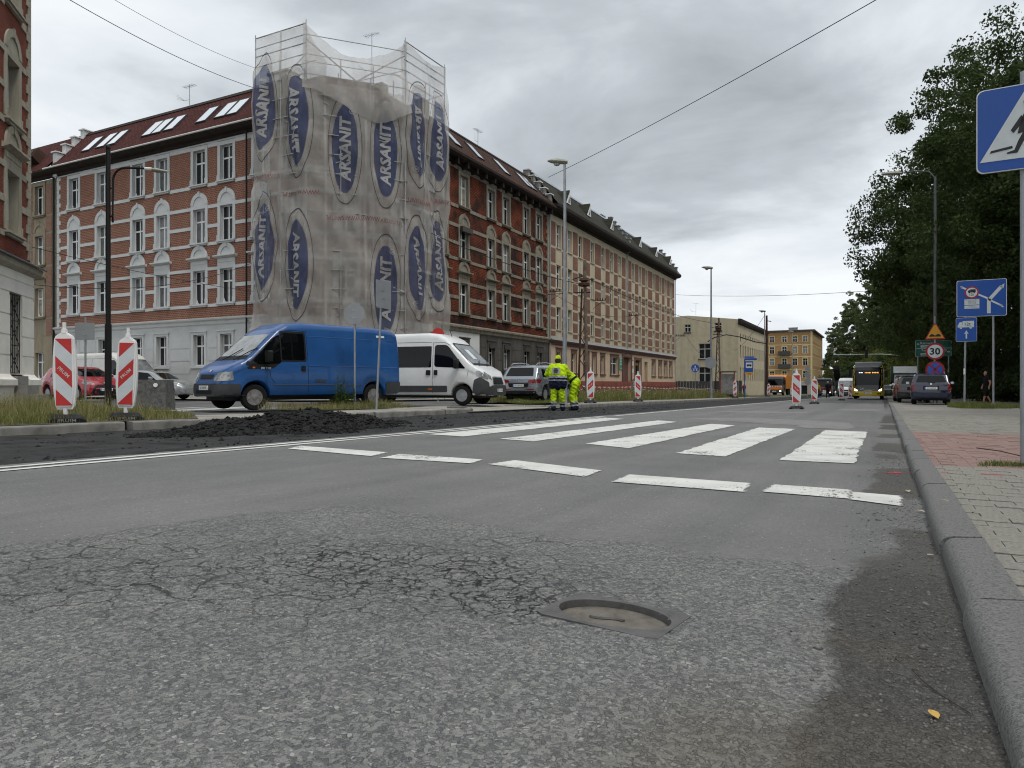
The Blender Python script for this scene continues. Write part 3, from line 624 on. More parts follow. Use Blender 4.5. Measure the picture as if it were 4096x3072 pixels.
def window(parent, x, z0, z1, w, rec=.2, frame=PVC, pane=None, transom=.36, mull=True, tilt=0, sill=None, surround=None):
    """casement window: frame + glazing bars, the pane behind, sill and surround as sub-parts"""
    h = z1-z0; key = (round(w, 3), round(h, 3), transom, mull, frame.name)
    if key not in _win:
        f = .055; mb = MB()
        mb.box(-w/2, -w/2+f, -.03, .03, 0, h); mb.box(w/2-f, w/2, -.03, .03, 0, h); mb.box(-w/2+f, w/2-f, -.03, .03, 0, f); mb.box(-w/2+f, w/2-f, -.03, .03, h-f, h)
        zt = h*(1-transom) if transom else None
        if zt: mb.box(-w/2+f, w/2-f, -.04, .025, zt-.045, zt+.045)
        if mull:
            mb.box(-.045, .045, -.034, .022, f, (zt-.045) if zt else h-f)
            if zt: mb.box(-.035, .035, -.030, .018, zt+.045, h-f)
        mp = MB(); mp.box(-w/2+.02, w/2-.02, .0, .012, .02, h-.02)
        _win[key] = (mb.mesh('window', frame), mp)
    fm, mp = _win[key]
    o = link('window', fm, parent); o.location = (x, rec, z0)
    pm_ = pane or PANES[rr.randrange(len(PANES))]; k2 = key+(pm_.name,)
    if k2 not in _win: _win[k2] = mp.mesh('pane', pm_)
    link('pane', _win[k2], o)
    if tilt:
        k3 = key+('sash',)
        if k3 not in _win:
            mb = MB(); hs = h*(1-(transom or 0))-.1 if tilt > 1 else h-.1; ws = w/2-.06 if tilt > 1 else w-.1; f = .06
            mb.box(-ws/2, -ws/2+f, -.02, .02, 0, hs); mb.box(ws/2-f, ws/2, -.02, .02, 0, hs); mb.box(-ws/2+f, ws/2-f, -.02, .02, 0, f); mb.box(-ws/2+f, ws/2-f, -.02, .02, hs-f, hs)
            mb.add([(-ws/2+f, 0, f), (ws/2-f, 0, f), (ws/2-f, 0, hs-f), (-ws/2+f, 0, hs-f)], [(0, 1, 2, 3)], 1)
            _win[k3] = mb.mesh('open_sash', [frame, CURT2])
        s = link('open_sash', _win[k3], o); s.location = (-w/4 if tilt > 1 else 0, .05, .05); s.rotation_euler = (-.06, .07 if tilt > 1 else .05, .10)
    if sill:
        k4 = ('sill', round(w, 3), sill.name, rec)
        if k4 not in _win:
            mb = MB(); mb.box(-w/2-.24, w/2+.24, -rec-.17, -rec-.0025, -.10, -.03); mb.box(-w/2-.18, w/2+.18, -rec-.11, -rec-.0025, -.18, -.10); mb.box(-w/2+.003, w/2-.003, -rec-.0025, -.03, -.09, -.012); _win[k4] = mb.mesh('sill', sill)
        link('sill', _win[k4], o)
    if surround: surround(o, w, h, rec)
    return o
def arch_mesh(R, r, n=14, depth=.07, y=0.0, m=None, key=True):
    mb = MB(); ou = [(R*math.cos(math.pi*k/n), R*math.sin(math.pi*k/n)) for k in range(n+1)]; inn = [(r*math.cos(math.pi*k/n), r*math.sin(math.pi*k/n)) for k in range(n+1)]
    N_ = n+1
    for (a, b_, ya, yb) in ((ou, inn, y-depth, y-depth), (ou, ou, y-.002, y-depth), (inn, inn, y-depth, y-.02)):
        mb.add([(p[0], ya, p[1]) for p in a]+[(p[0], yb, p[1]) for p in b_], [(k, k+1, N_+k+1, N_+k) for k in range(n)])
    mb.add([(p[0], y-.022, p[1]) for p in inn], [tuple(range(N_))])
    if key: mb.prism([(-.05, r), (.05, r), (.065, R+.06), (-.065, R+.06)], lambda a, b_: (a, y-depth-.03, b_), lambda a, b_: (a, y-.002, b_))
    return mb
_sur = {}
def sur(kind, m):
    """window surrounds of the tenements: 'plain', 'arch' or 'pediment'"""
    def f(o, w, h, rec):
        k = (kind, m.name, round(w, 3), round(h, 3), rec)
        if k not in _sur:
            y = -rec; j = .21; mb = MB(); a, b_ = w/2+.0025, w/2+j
            for s in (-1, 1):
                x0, x1 = sorted((s*a, s*b_)); mb.box(x0, x1, y-.045, y-.0015, .0, h+.0)
                x0, x1 = sorted((s*a, s*(b_+.05))); mb.box(x0, x1, y-.07, y-.046, .0, .30)
            mb.box(-b_, b_, y-.045, y-.0015, h+.0025, h+.24)
            _sur[k] = [mb.mesh('surround', m)]
            if kind == 'arch':
                am = arch_mesh(b_, b_-.24, y=y-.0, depth=.06); mesh = am.mesh('arch', m); _sur[k].append((mesh, h+.243))
            if kind == 'pediment':
                am = arch_mesh(b_-.02, b_-.26, y=y, depth=.07); mesh = am.mesh('arch', m); zc_ = h+.78
                c = MB(); c.prism([(0, 0), (.22, .10), (.25, .10), (.25, .17), (0, .19)], lambda p, z: (-b_-.16, y-p-.0015, zc_-.195+z), lambda p, z: (b_+.16, y-p-.0015, zc_-.195+z)); c.box(-b_, b_, y-.046, y-.0015, h+.243, zc_-.2); c.box(-b_+.05, b_-.05, y-.07, y-.047, h+.36, h+.46)
                _sur[k] += [(mesh, zc_), (c.mesh('pediment', m), 0)]
        L_ = _sur[k]; s = link('surround', L_[0], o)
        for me, z in L_[1:]: q = link(me.name.split('.')[0], me, o); q.location.z = z
    return f
def quoins(parent, x, side, z0, z1, m, step=.3, w=.42):
    k = 0; z = z0
    while z < z1-.1:
        L_ = w if k % 2 else w*.62; mb = MB(); mb.box(min(x, x+side*L_), max(x, x+side*L_), -.035, -.0015, z+.006, min(z+step-.006, z1)); mb.obj('quoin', m, parent); z += step; k += 1
def roof_slope(parent, x0, x1, y0, z0, y1, z1, m, name='roof', back=9.0, hb=.6):
    """steep street slope, then a low pitch to the back; local object axis follows the slope for the shingles"""
    mb = MB(); L_ = math.hypot(y1-y0, z1-z0); mb.add([(x0, 0, 0), (x1, 0, 0), (x1, 0, L_), (x0, 0, L_)], [(0, 1, 2, 3)])
    o = mb.obj(name, m, parent); o.location = (0, y0, z0); o.rotation_euler = (-math.atan2(y1-y0, z1-z0), 0, 0)
    mb = MB(); mb.add([(x0, y1, z1), (x1, y1, z1), (x1, y1+back, z1+hb), (x0, y1+back, z1+hb), (x0, y1+back, 0), (x1, y1+back, 0)], [(0, 1, 2, 3), (2, 5, 4, 3)]); mb.obj('roof_back', m, parent)
    return o, L_
def skylight(roof, x, s, w=.92, h=1.65):
    mb = MB(); f = .07
    for a, b_, c, d in ((-w/2, -w/2+f, 0, h), (w/2-f, w/2, 0, h), (-w/2+f, w/2-f, 0, f), (-w/2+f, w/2-f, h-f, h)): mb.box(a, b_, -.09, -.002, c, d)
    o = mb.obj('skylight', DARKGREY, roof); o.location = (x, 0, s)
    mb = MB(); mb.box(-w/2+f, w/2-f, -.085, -.02, f, h-f); mb.obj('pane', mat('skylight glass', (.86, .88, .90), .08, 1.0, var=0), o)
    return o
def stepped_parapet(parent, x, y0, z0, y1, z1, n, m, cap, th=.42):
    p = MB(); dy, dz = (y1-y0)/n, (z1-z0)/n
    for k in range(n):
        p.box(x-th/2, x+th/2, y0+k*dy, y0+(k+1)*dy-.002, z0-.6, z0+(k+1)*dz+.32)
    o = p.obj('parapet', m, parent)
    for k in range(n):
        c = MB(); c.box(x-th/2-.08, x+th/2+.08, y0+k*dy-.10, y0+(k+1)*dy-.02, z0+(k+1)*dz+.322, z0+(k+1)*dz+.40); c.obj('coping', cap, o)
def antenna(parent, x, y, z, h=1.6):
    mb = MB(); mb.cyl((x, y, z), (x, y, z+h), .022, n=5)
    for k in range(9): mb.cyl((x-.5+.12*k, y-.2, z+h-.1), (x-.5+.12*k, y+.2, z+h-.1), .008, n=4)
    mb.cyl((x-.55, y, z+h-.1), (x+.55, y, z+h-.1), .012, n=4)
    for k in range(4): mb.cyl((x-.9, y-.25, z+h*.45+.1*k), (x-.45, y, z+h*.4), .007, n=4)
    mb.cyl((x-.45, y, z+h*.4), (x, y, z+h*.4), .012, n=4); mb.obj('antenna', STEEL, parent)
def chimney(parent, x, y, z, w, d, h, m, cap):
    mb = MB(); mb.box(x-w/2, x+w/2, y-d/2, y+d/2, z-1.5, z+h); o = mb.obj('chimney', m, parent); c = MB(); c.box(x-w/2-.08, x+w/2+.08, y-d/2-.08, y+d/2+.08, z+h+.002, z+h+.1); c.obj('chimney_cap', cap, o)
ROWS = [(5.32, 7.28), (8.92, 10.9), (12.36, 14.36)]
# ---- A: restored tenement along the side street --------------------
A = empty('tenement_house', (-31.0, 28.4, 0), 0, 'restored red brick tenement with pale grey trim and ground floor, left of the scaffold', 'building')
colsA = [-16.97, -13.93, -10.29, -7.98, -4.65, -2.36, .35]; AL = -18.87; WA = 1.02
opA = [(c-WA/2, c+WA/2, a, b_) for c in colsA for a, b_ in ROWS]
wall('upper_wall', AL, 1.2, 4.3, 14.62, [o for o in opA if o[1] < 1.2], BRICK_A, A, mrev=TRIM_A)
gA = [c for c in colsA if c != -13.93] + [-13.75]; WG = .95
opg = [(c-WG/2, c+WG/2, 1.72, 3.52) for c in gA]+[(-16.0, -15.05, -1, 2.4)]
wall('ground_floor_wall', AL, 1.2, -1, 4.3, [o for o in opg if o[1] < 1.2], PLAST_A, A, y=-.03)
for j, z in enumerate((1.2, 1.95, 2.7, 3.45)):      # rusticated joints as shallow dark grooves set into slim bands
    xs_ = [AL]+[v for c in sorted(gA) for v in (c-WG/2-.3, c+WG/2+.3)]+[1.2]
    for a, b_ in zip(xs_[::2], xs_[1::2]):
        if b_-a > .1: trim('plaster_course', a, b_, z-.70, z-.025, .018, PLAST_A, A, y=-.03)
for i, c in enumerate(colsA):
    for r_, (a, b_) in enumerate(ROWS):
        tl = {(0, 2): 1, (1, 2): 1, (2, 2): 1, (3, 2): 1, (4, 2): 2, (5, 2): 2, (4, 0): 1, (5, 0): 1}.get((i, r_), 0)
        window(A, c, a, b_, WA, sill=TRIM_A, surround=sur(('pediment', 'arch', 'plain')[r_], TRIM_A), tilt=tl, pane=GLASS if (i, r_) in ((0, 1), (2, 1)) else None)
def gsur(m, ww=.16):
    def f(o, w, h, rec):
        k = ('g', m.name, round(w, 2), round(h, 2), rec)
        if k not in _sur:
            mb = MB(); y = -rec-.03; b_ = w/2+ww
            mb.box(-b_, -w/2-.003, y-.05, y-.0015, 0, h+ww); mb.box(w/2+.003, b_, y-.05, y-.0015, 0, h+ww); mb.box(-w/2-.003, w/2+.003, y-.05, y-.0015, h+.003, h+ww); mb.box(-b_-.08, b_+.08, y-.10, y-.0015, h+ww+.001, h+ww+.07); mb.box(-b_-.06, b_+.06, y-.13, y-.0015, -.16, -.02)
            _sur[k] = mb.mesh('surround', m)
        link('surround', _sur[k], o)
    return f
for c in gA: window(A, c, 1.72, 3.52, WG, surround=gsur(TRIM_A))
d = MB(); d.box(-15.99, -15.06, .1, .14, -1, 2.39); d.obj('door', BLACK, A)
cornice('string_cornice', AL-.1, 1.2, [(.031, 4.05), (.10, 4.12), (.12, 4.28), (.24, 4.36), (.26, 4.45), (0.0015, 4.50), (0.0015, 4.05)], TRIM_A, A)
def bands(parent, cols, w, x0, x1, levels, m, proud=.035):
    ed = [x0]+[v for c in cols for v in (c-w/2-.213, c+w/2+.213)]+[x1]
    for z0, z1 in levels:
        for a, b_ in zip(ed[::2], ed[1::2]):
            if b_-a > .05: trim('band', a, b_, z0, z1, proud, m, parent)
bands(A, colsA[:-1], WA, AL+.45, .0, [(5.12, 5.30), (6.18, 6.40), (7.24, 7.42), (8.70, 8.88), (9.72, 9.92), (10.86, 11.06), (12.12, 12.32)], TRIM_A)
trim('frieze', AL, 1.2, 14.63, 14.95, .045, TRIM_A, A)
quoins(A, AL, 1, 4.5, 14.6, TRIM_A)
for i, (a, b_) in enumerate(zip(colsA[:-1], colsA[1:])): trim('frieze_panel', a+WA/2+.215, b_-WA/2-.215, 14.40, 14.628, .03, TRIM_A, A)
EAVE = [(.0015, 14.72), (.16, 14.74), (.20, 14.86), (.46, 14.92), (.62, 15.06), (.62, 15.16), (.0015, 15.2)]
cornice('eaves', AL-.1, 1.2, EAVE, DARKWOOD, A)
g = MB(); g.cyl((AL-.5, -.66, 15.17), (1.2, -.66, 15.17), .055, n=8); g.obj('gutter', GUTTER, A)
ra, La = roof_slope(A, AL, 1.2, -.60, 15.19, 2.0, 18.25, ROOF_A)
t_ = MB(); t_.box(AL, 1.2, -.05, .12, La-.32, La+.04); t_.obj('ridge_flashing', DARKWOOD, ra)
for x in (-15.9, -14.35, -13.2, -9.7, -8.75, -7.6, -4.7, -3.1, -2.1): skylight(ra, x, 1.1)
stepped_parapet(A, AL+.05, -.2, 15.3, 2.3, 18.1, 4, TRIM_A, GUTTER)
chimney(A, -14.0, 6.5, 18.4, 5, 1.2, .9, TRIM_A, DARKWOOD); chimney(A, -1.2, 3.2, 18.3, 1.6, .8, .95, TRIM_A, DARKWOOD); antenna(A, -8.6, 2.4, 18.3)
dp = MB(); dp.cyl((AL-.22, -.12, -1), (AL-.22, -.12, 14.9), .07, n=8); dp.obj('downpipe', BLACK, A)
dp = MB(); dp.cyl((-.55, -.2, -1), (-.55, -.2, 14.9), .05, n=8); dp.obj('downpipe', BLACK, A)
# ---- D: unrestored neighbour further down the side street ------------
D_ = empty('tenement_house', (-50.2, 28.4, 0), 0, 'unrestored beige and faded brick tenement with triangular dormer, behind the cream corner house', 'building')
colsD = [-1.75, -4.6, -7.2]; opD = [(c-.5, c+.5, a, b_) for c in colsD for a, b_ in ROWS]
TRIM_D = stained('dirty beige plaster', (.27, .235, .17), (.14, .12, .09), .5, .9)
wall('upper_wall', -10, .33, 3.9, 14.7, opD, TRIM_D, D_, y=.01); wall('ground_floor_wall', -10, .33, -1, 3.9, [(-2.25, -1.25, 1.0, 2.8)], TRIM_D, D_, y=-.02)
ed = [-10]+[v for c in sorted(colsD) for v in (c-.75, c+.75)]+[-.3]
for a, b_ in zip(ed[::2], ed[1::2]):
    for z0, z1 in ((4.0, 5.1), (5.3, 6.32), (6.48, 7.32), (7.45, 8.7), (8.9, 9.95), (10.1, 11), (11.15, 12.2), (12.35, 14.4)): trim('brick_panel', a+.02, b_-.02, z0, z1, .012, BRICK_D, D_)
for c in colsD:
    for r_, (a, b_) in enumerate(ROWS): window(D_, c, a, b_, 1.0, sill=TRIM_D, tilt=1, surround=sur(('pediment', 'arch', 'plain')[r_], TRIM_D))
window(D_, -1.75, 1.0, 2.8, 1.0, tilt=1)
cornice('eaves', -10, .22, EAVE, DARKWOOD, D_)
rd, Ld = roof_slope(D_, -10, -.2, -.6, 15.19, 2.0, 18.25, ROOF_A)
dm = MB(); dm.prism([(-.75, 0), (.75, 0), (0, 1.25)], lambda a, b_: (a, -.75, b_), lambda a, b_: (a, .5, b_)); o = dm.obj('dormer', ROOF_B, rd); o.location = (-2.6, .1, 1.0)
dm = MB(); dm.prism([(-.45, .12), (.45, .12), (0, .9)], lambda a, b_: (a, -.80, b_), lambda a, b_: (a, -.752, b_)); dm.obj('dormer_opening', BLACK, o)
# ---- corner house inside the scaffold ---------------------------------
K = empty('corner_tenement', (0, 0, 0), 0, 'corner tenement with chamfered corner wrapped behind scaffold netting', 'building')
def corner_face(p, q, n, name):
    L_ = math.hypot(q[0]-p[0], q[1]-p[1]); f = bpy.data.objects.new(name, None); COL.objects.link(f); f.parent = K; f.location = (p[0], p[1], 0); f.rotation_euler.z = math.atan2(q[1]-p[1], q[0]-p[0])
    cs = [L_*(k+.5)/n for k in range(n)]; ops = [(c-.5, c+.5, a, b_) for c in cs for a, b_ in ROWS]
    wall('brick_wall', 0, L_, 4.3, 15.0, ops, BRICK_A, f, mrev=TRIM_A); wall('ground_floor_wall', 0, L_, -1, 4.3, [], PLAST_A, f, y=-.03)
    mb = MB()
    for z0, z1 in ((5.0, 5.25), (7.3, 7.5), (8.6, 8.85), (10.95, 11.15), (12.1, 12.3), (14.5, 15.0)): mb.box(0, L_, -.05, -.0015, z0, z1)
    for c in cs:
        for a, b_ in ROWS: mb.box(c-.75, c-.51, -.06, -.052, a, b_+.3); mb.box(c+.51, c+.75, -.06, -.052, a, b_+.3)
    mb.obj('stucco_trim', TRIM_A, f)
    for c in cs:
        for a, b_ in ROWS: window(f, c, a, b_, 1.0)
    cornice('eaves', 0, L_, EAVE, TRIM_E, f); return f, L_
fl, _ = corner_face((-29.8, 28.4), (-27.0, 28.4), 1, 'side_street_face')
fc, Lc = corner_face((-27.0, 28.4), (-24.6, 31.4), 1, 'chamfer_face')
fr, _ = corner_face((-24.6, 31.4), (-24.6, 37.2), 2, 'main_street_face')
mb = MB()   # hipped roof block with a small curved gable on the side street
mb.add([(-30, 27.9, 15.2), (-26.8, 27.9, 15.2), (-24.1, 31.2, 15.2), (-24.1, 37.2, 15.2), (-30, 37.2, 15.2), (-30, 30.2, 17.9), (-27.9, 30.2, 17.9), (-26.2, 32.2, 17.9), (-26.2, 37.2, 17.9), (-30, 37.2, 17.9)],
       [(0, 1, 6, 5), (1, 2, 7, 6), (2, 3, 8, 7), (5, 6, 7, 8, 9)]); mb.obj('roof', ROOF_B, K)
mb = MB(); prof = [(-1.3, 0), (1.3, 0), (1.3, .9)]+[(1.0*math.cos(t), .9+1.1*math.sin(t)) for t in np.linspace(.15, math.pi-.15, 9)]+[(-1.3, .9)]
mb.prism(prof, lambda a, z: (-28.4+a, 28.0, 15.2+z), lambda a, z: (-28.4+a, 28.5, 15.2+z)); mb.obj('gable', TRIM_E, K)
for q in ((-25.9, -25.2, 36.2, 36.9, 16.5, 18.3), (-26.6, -26.0, 33.2, 33.8, 17, 18.3)): mb = MB(); mb.box(*q); mb.obj('chimney', TRIM_E, K)
antenna(K, -27.0, 33.5, 17.9, 3.6)
# ---- B: sooty tenement along the main road ----------------------------
RZ = math.radians(90+1.07)
B = empty('tenement_house', (-24.6, 37.6, 0), RZ, 'sooty dark red brick tenement with blackened ground floor, right of the scaffold', 'building')
colsB = [-.2, 2.5, 6.28, 8.61, 12.07, 14.47]; WB = 1.02; BL = 16.33
opB = [(c-WB/2, c+WB/2, a, b_) for c in colsB for a, b_ in ROWS]
wall('upper_wall', -1.2, BL, 4.3, 14.8, opB, BRICK_B, B, mrev=TRIM_B)
gB = colsB[1:]; opb = [(c-.48, c+.48, 1.72, 3.5) for c in gB]
wall('ground_floor_wall', 4.55, BL, -1.5, 4.3, [o for o in opb if o[0] > 4.5], PLAST_B, B, y=-.03); wall('painted_wall', -1.2, 4.548, -1.5, 4.3, [o for o in opb if o[1] < 4.5], PLAST_Bw, B, y=-.035)
for i, c in enumerate(colsB):
    for r_, (a, b_) in enumerate(ROWS): window(B, c, a, b_, WB, sill=TRIM_B, surround=sur(('pediment', 'arch', 'plain')[r_], TRIM_B), tilt=1 if (i, r_) == (1, 1) else 0)
SHUT = mat('roller shutter box', (.045, .040, .036), .6, var=.15)
for c in gB:
    o = window(B, c, 1.72, 3.5, .96, surround=gsur(PLAST_B)); s = MB(); s.box(-.46, .46, -.35, -.05, 1.45, 1.76); s.obj('shutter_box', SHUT, o)
s = MB(); s.box(2.5-.62, 2.5+.72, -.30, -.08, 10.62, 10.95); s.obj('shutter_box', SHUT, B)
for a, b_ in ((4.7, 5.5), (7.1, 7.9), (9.5, 11.2), (12.9, 13.6), (15.3, 16.3)):
    for z in (-.2, .65, 1.5, 2.35, 3.2): trim('plaster_course', a, b_, z, z+.82, .02, PLAST_B, B, y=-.03)
cornice('string_cornice', -1.2, BL, [(.035, 4.05), (.12, 4.1), (.14, 4.28), (.26, 4.34), (.27, 4.45), (.0015, 4.55), (.0015, 4.05)], TRIM_B, B)
bands(B, colsB, WB, -1.2, BL-.35, [(5.10, 5.30), (6.18, 6.40), (7.22, 7.42), (8.68, 8.88), (9.72, 9.92), (10.84, 11.06), (12.10, 12.32)], TRIM_B)
trim('frieze', -1.2, BL, 14.62, 15.0, .045, TRIM_B, B); quoins(B, BL, -1, 4.5, 14.6, TRIM_B, w=.35)
EAVE_B = [(.0015, 14.85), (.2, 14.9), (.22, 15.05), (.6, 15.1), (.75, 15.25), (.75, 15.38), (.0015, 15.42)]
cornice('eaves', -1.2, BL+.1, EAVE_B, DARKWOOD, B)
for k in range(14): s = MB(); s.box(-.4+k*1.25, -.2+k*1.25, -.55, -.05, 14.72, 15.09); s.obj('bracket', DARKWOOD, B)
rb, Lb = roof_slope(B, -1.2, BL, -.73, 15.41, 1.7, 18.1, ROOF_B)
t_ = MB(); t_.box(-1.2, BL, -.05, .12, Lb-.3, Lb+.04); t_.obj('ridge_flashing', DARKWOOD, rb)
for x in (1.6, 4.6, 8.6, 12.4, 13.4, 15.4): skylight(rb, x, .9)
chimney(B, 15.2, 4.6, 18.1, 3.6, .8, 1.35, CONC, ZINC); antenna(B, 8.3, 2.2, 18.1)
stepped_parapet(B, BL, -.3, 15.5, 2.2, 18.4, 5, CONC, GUTTER, .5)
dp = MB(); dp.cyl((BL+.18, -.12, -1.5), (BL+.18, -.12, 15), .07, n=8); dp.obj('downpipe', STEEL, B)
br = MB()
for z in (8.3, 8.1): br.cyl((BL-.2, -.05, z), (BL-.2, -1.5, z), .025, n=5)
for k in range(5): br.cyl((BL-.2, -.3-.28*k, 8.3), (BL-.2, -.3-.28*k, 8.5), .03, n=5)
br.cyl((BL-.2, -.05, 7.4), (BL-.2, -1.2, 8.1), .02, n=5); br.obj('wire_bracket', BLACK, B)
# ---- C: long beige and brick block ---------------------------------------
Cb = empty('apartment_block', (-24.6, 37.6, 0), RZ, 'long beige block with brick panels, peach ground floor and dark mossy roof', 'building')
colsC = [18.61, 21.19, 23.79, 27.0, 30.12, 32.82, 35.46, 40.37, 43.1, 45.8, 49.06, 52.24, 54.94, 57.69]; CL, CR = 16.4, 59.6; WC = .98
opC = [(c-WC/2, c+WC/2, a, b_) for c in colsC for a, b_ in ROWS]
wall('upper_wall', CL, CR, 4.4, 15.1, opC, TRIM_C, Cb, rev=.26)
ed = [CL+.5]+[v for c in colsC for v in (c-.72, c+.72)]+[CR-.15]
for a, b_ in zip(ed[::2], ed[1::2]):
    subs = [(a, b_)] if not (a < 37.87 < b_) else [(a, 37.5), (38.25, b_)]
    for aa, bb in subs:
        for z0, z1 in ((4.75, 5.15), (5.32, 6.15), (6.38, 7.15), (7.38, 8.72), (8.92, 9.75), (9.98, 10.75), (10.98, 12.2), (12.42, 14.45)):
            if bb-aa > .12: trim('brick_panel', aa, bb, z0, z1, .014, BRICK_C, Cb)
for i, c in enumerate(colsC):
    for r_, (a, b_) in enumerate(ROWS):
        o = window(Cb, c, a, b_, WC, rec=.22, tilt=(1 if (i, r_) in ((0, 0), (2, 0), (2, 1), (1, 0)) else 2 if (i*3+r_) % 4 == 1 else 0)); s = MB(); s.box(-.56, .56, -.30, -.222, -.07, -.01); s.obj('sill', TRIM_C, o)
gops = [(18.05, 18.98, 1.65, 3.45), (21.5, 22.5, 1.65, 3.45), (24.6, 25.75, 1.65, 3.45), (26.9, 27.8, 1.65, 3.45), (29.3, 30.3, 1.65, 3.45), (32.3, 34.8, 1.65, 3.45), (36.3, 39.2, -1.5, 3.6), (40.9, 43.1, -.6, 3.4), (44.7, 46.1, -1.5, 3.3), (48.1, 49.4, 1.65, 3.4), (51.2, 52.6, 1.65, 3.4), (53.9, 55.3, 1.65, 3.4), (56.6, 58.0, 1.65, 3.4)]
wall('ground_floor_wall', CL, CR, -1.8, 4.4, gops, PLAST_C, Cb, y=-.06, rev=.4)
for i, (a, b_, z0, z1) in enumerate(gops):
    if z0 > 1: o = window(Cb, (a+b_)/2, z0, z1, b_-a, rec=.22, surround=gsur(BROWN_C, .26), pane=GLASS)
s = MB(); s.box(36.31, 39.19, .25, .3, -1.5, 3.6); s.obj('gateway_door', BROWN_C, Cb)
for x0, x1 in ((36.0, 36.3), (39.2, 39.5)): trim('gateway_jamb', x0, x1, -1.5, 3.9, .1, BROWN_C, Cb, y=-.06)
s = MB(); s.box(44.71, 46.09, .30, .33, -1.5, 3.3); s.obj('blind_niche', PLAST_C, Cb)
trim('gateway_lintel', 36.3, 39.2, 3.6, 3.9, .1, BROWN_C, Cb, y=-.06)
sh = MB(); sh.box(40.92, 43.08, .12, .16, -.6, 3.39); sd_ = sh.obj('shop_door', GLASS, Cb)
s = MB()
for a, b_, c, d in ((40.6, 40.9, -.6, 3.7), (43.1, 43.4, -.6, 3.7), (40.9, 43.1, 3.4, 3.7)): s.box(a, b_, -.12, -.062, c, d)
s.obj('shop_surround', BROWN_C, Cb)
V_, F_ = text2d('SMETKI', .42, .02); s = MB(); flat(s, V_, F_, lambda a, b_: (42.0+a, .11, 2.95+b_)); s.obj('shop_lettering', mat('yellow lettering', (.55, .30, .02), .6), sd_)
s = MB(); s.box(42.2, 42.9, .105, .115, 1.2, 2.1); s.box(42.3, 42.85, .105, .115, .2, .8); s.obj('poster', mat('green poster', (.10, .42, .14), .6, var=.3, scale=6), sd_)
cornice('plinth', CL, CR, [(.061, -1.8), (.20, -1.8), (.20, .62), (.16, .9), (.061, .92)], PLINTH_C, Cb)
for k in range(9): s = MB(); s.box(43.6+k*1.7, 44.1+k*1.7, -.22, -.202, -.5, .35); s.obj('cellar_window', BLACK, Cb)
cornice('string_cornice', CL-.05, CR+.15, [(.061, 3.98), (.16, 4.02), (.2, 4.2), (.32, 4.26), (.34, 4.36), (.0, 4.42), (.0, 3.98)], BROWN_C, Cb)
cornice('cornice_flashing', CL-.05, CR+.18, [(.0155, 4.62), (.36, 4.405), (.38, 4.37), (.35, 4.362), (.0155, 4.43)], ZINC, Cb)
GREENS = mat('green sign', (.02, .26, .15), .5, var=.1)
for z0, z1 in ((2.55, 3.5), (2.15, 2.45)):
    s = MB(); s.box(35.15, 36.0, -.10, -.062, z0, z1); o = s.obj('wall_sign', GREENS, Cb); s = MB()
    for k in range(int((z1-z0)/.17)): s.box(35.25, 35.9-.1*(k % 2), -.104, -.1005, z1-.13-.17*k, z1-.08-.17*k)
    s.obj('sign_text', WHITEP, o)
s = MB(); s.prism(disc(20, .42, .42, 39.95, 2.95), lambda a, b_: (a, -.10, b_), lambda a, b_: (a, -.075, b_)); o = s.obj('round_wall_sign', mat('sign brown red', (.25, .03, .03), .5), Cb); s = MB(); s.prism(disc(20, .33, .33, 39.95, 2.95), lambda a, b_: (a, -.104, b_), lambda a, b_: (a, -.1005, b_)); s.obj('sign_face', WHITEP, o)
s = MB(); s.box(39.65, 40.25, -.10, -.075, 1.9, 2.35); s.obj('small_wall_sign', WHITEP, Cb)
EAVE_C = [(.0015, 15.0), (.15, 15.02), (.2, 15.2), (.7, 15.28), (.85, 15.5), (.85, 15.72), (.0015, 15.8)]
cornice('eaves', CL+.05, CR+.5, EAVE_C, DARKWOOD, Cb)
rc, Lc_ = roof_slope(Cb, CL, CR, -.83, 15.75, 1.6, 18.6, ROOF_C)
t_ = MB(); t_.box(CL+.3, CR-.3, -.06, .2, Lc_-.42, Lc_+.06); t_.obj('ridge_flashing', ZINC, rc)
for x in (20.4, 25.6, 32.3, 42.6, 49.6, 56.6):
    kk = (1.6+.83)/(18.6-15.75); zf = 16.55; yf = -.83+(zf-15.75)*kk-.05; za = zf+1.25; yb = -.83+(za-15.75)*kk+.1
    dm = MB(); dm.add([(x-.62, yf+.06, zf), (x+.62, yf+.06, zf), (x, yf-.10, za), (x, yb, za)], [(0, 2, 3), (1, 3, 2), (0, 1, 2)]); o = dm.obj('dormer', ROOF_C, Cb)
    dm = MB(); dm.add([(x-.46, yf-.02, zf+.05), (x+.46, yf-.02, zf+.05), (x, yf-.10, zf+1.02), (x-.46, yf+.05, zf+.05), (x+.46, yf+.05, zf+.05), (x, yf, zf+1.02)], [(0, 1, 2), (0, 3, 4, 1), (1, 4, 5, 2), (2, 5, 3, 0)]); q = dm.obj('dormer_window', PVC, o)
    dm = MB(); dm.add([(x-.18, yf-.045, zf+.16), (x+.18, yf-.045, zf+.16), (x, yf-.095, zf+.66)], [(0, 1, 2)]); dm.obj('pane', GLASS, q)
for x in (37.9, CR-.1): stepped_parapet(Cb, x, -.4, 15.8, 2.1, 18.9, 6, CONC, ZINC, .5); chimney(Cb, x-.5, 3.0, 18.4, 1.4, .9, 1.0, CONC, ZINC)
dp = MB(); dp.cyl((37.9, -.12, 3.9), (37.9, -.12, 15.2), .07, n=8); dp.cyl((CR+.05, -.1, -1.5), (CR+.05, -.1, 15.2), .07, n=8); dp.obj('downpipe', STEEL, Cb)
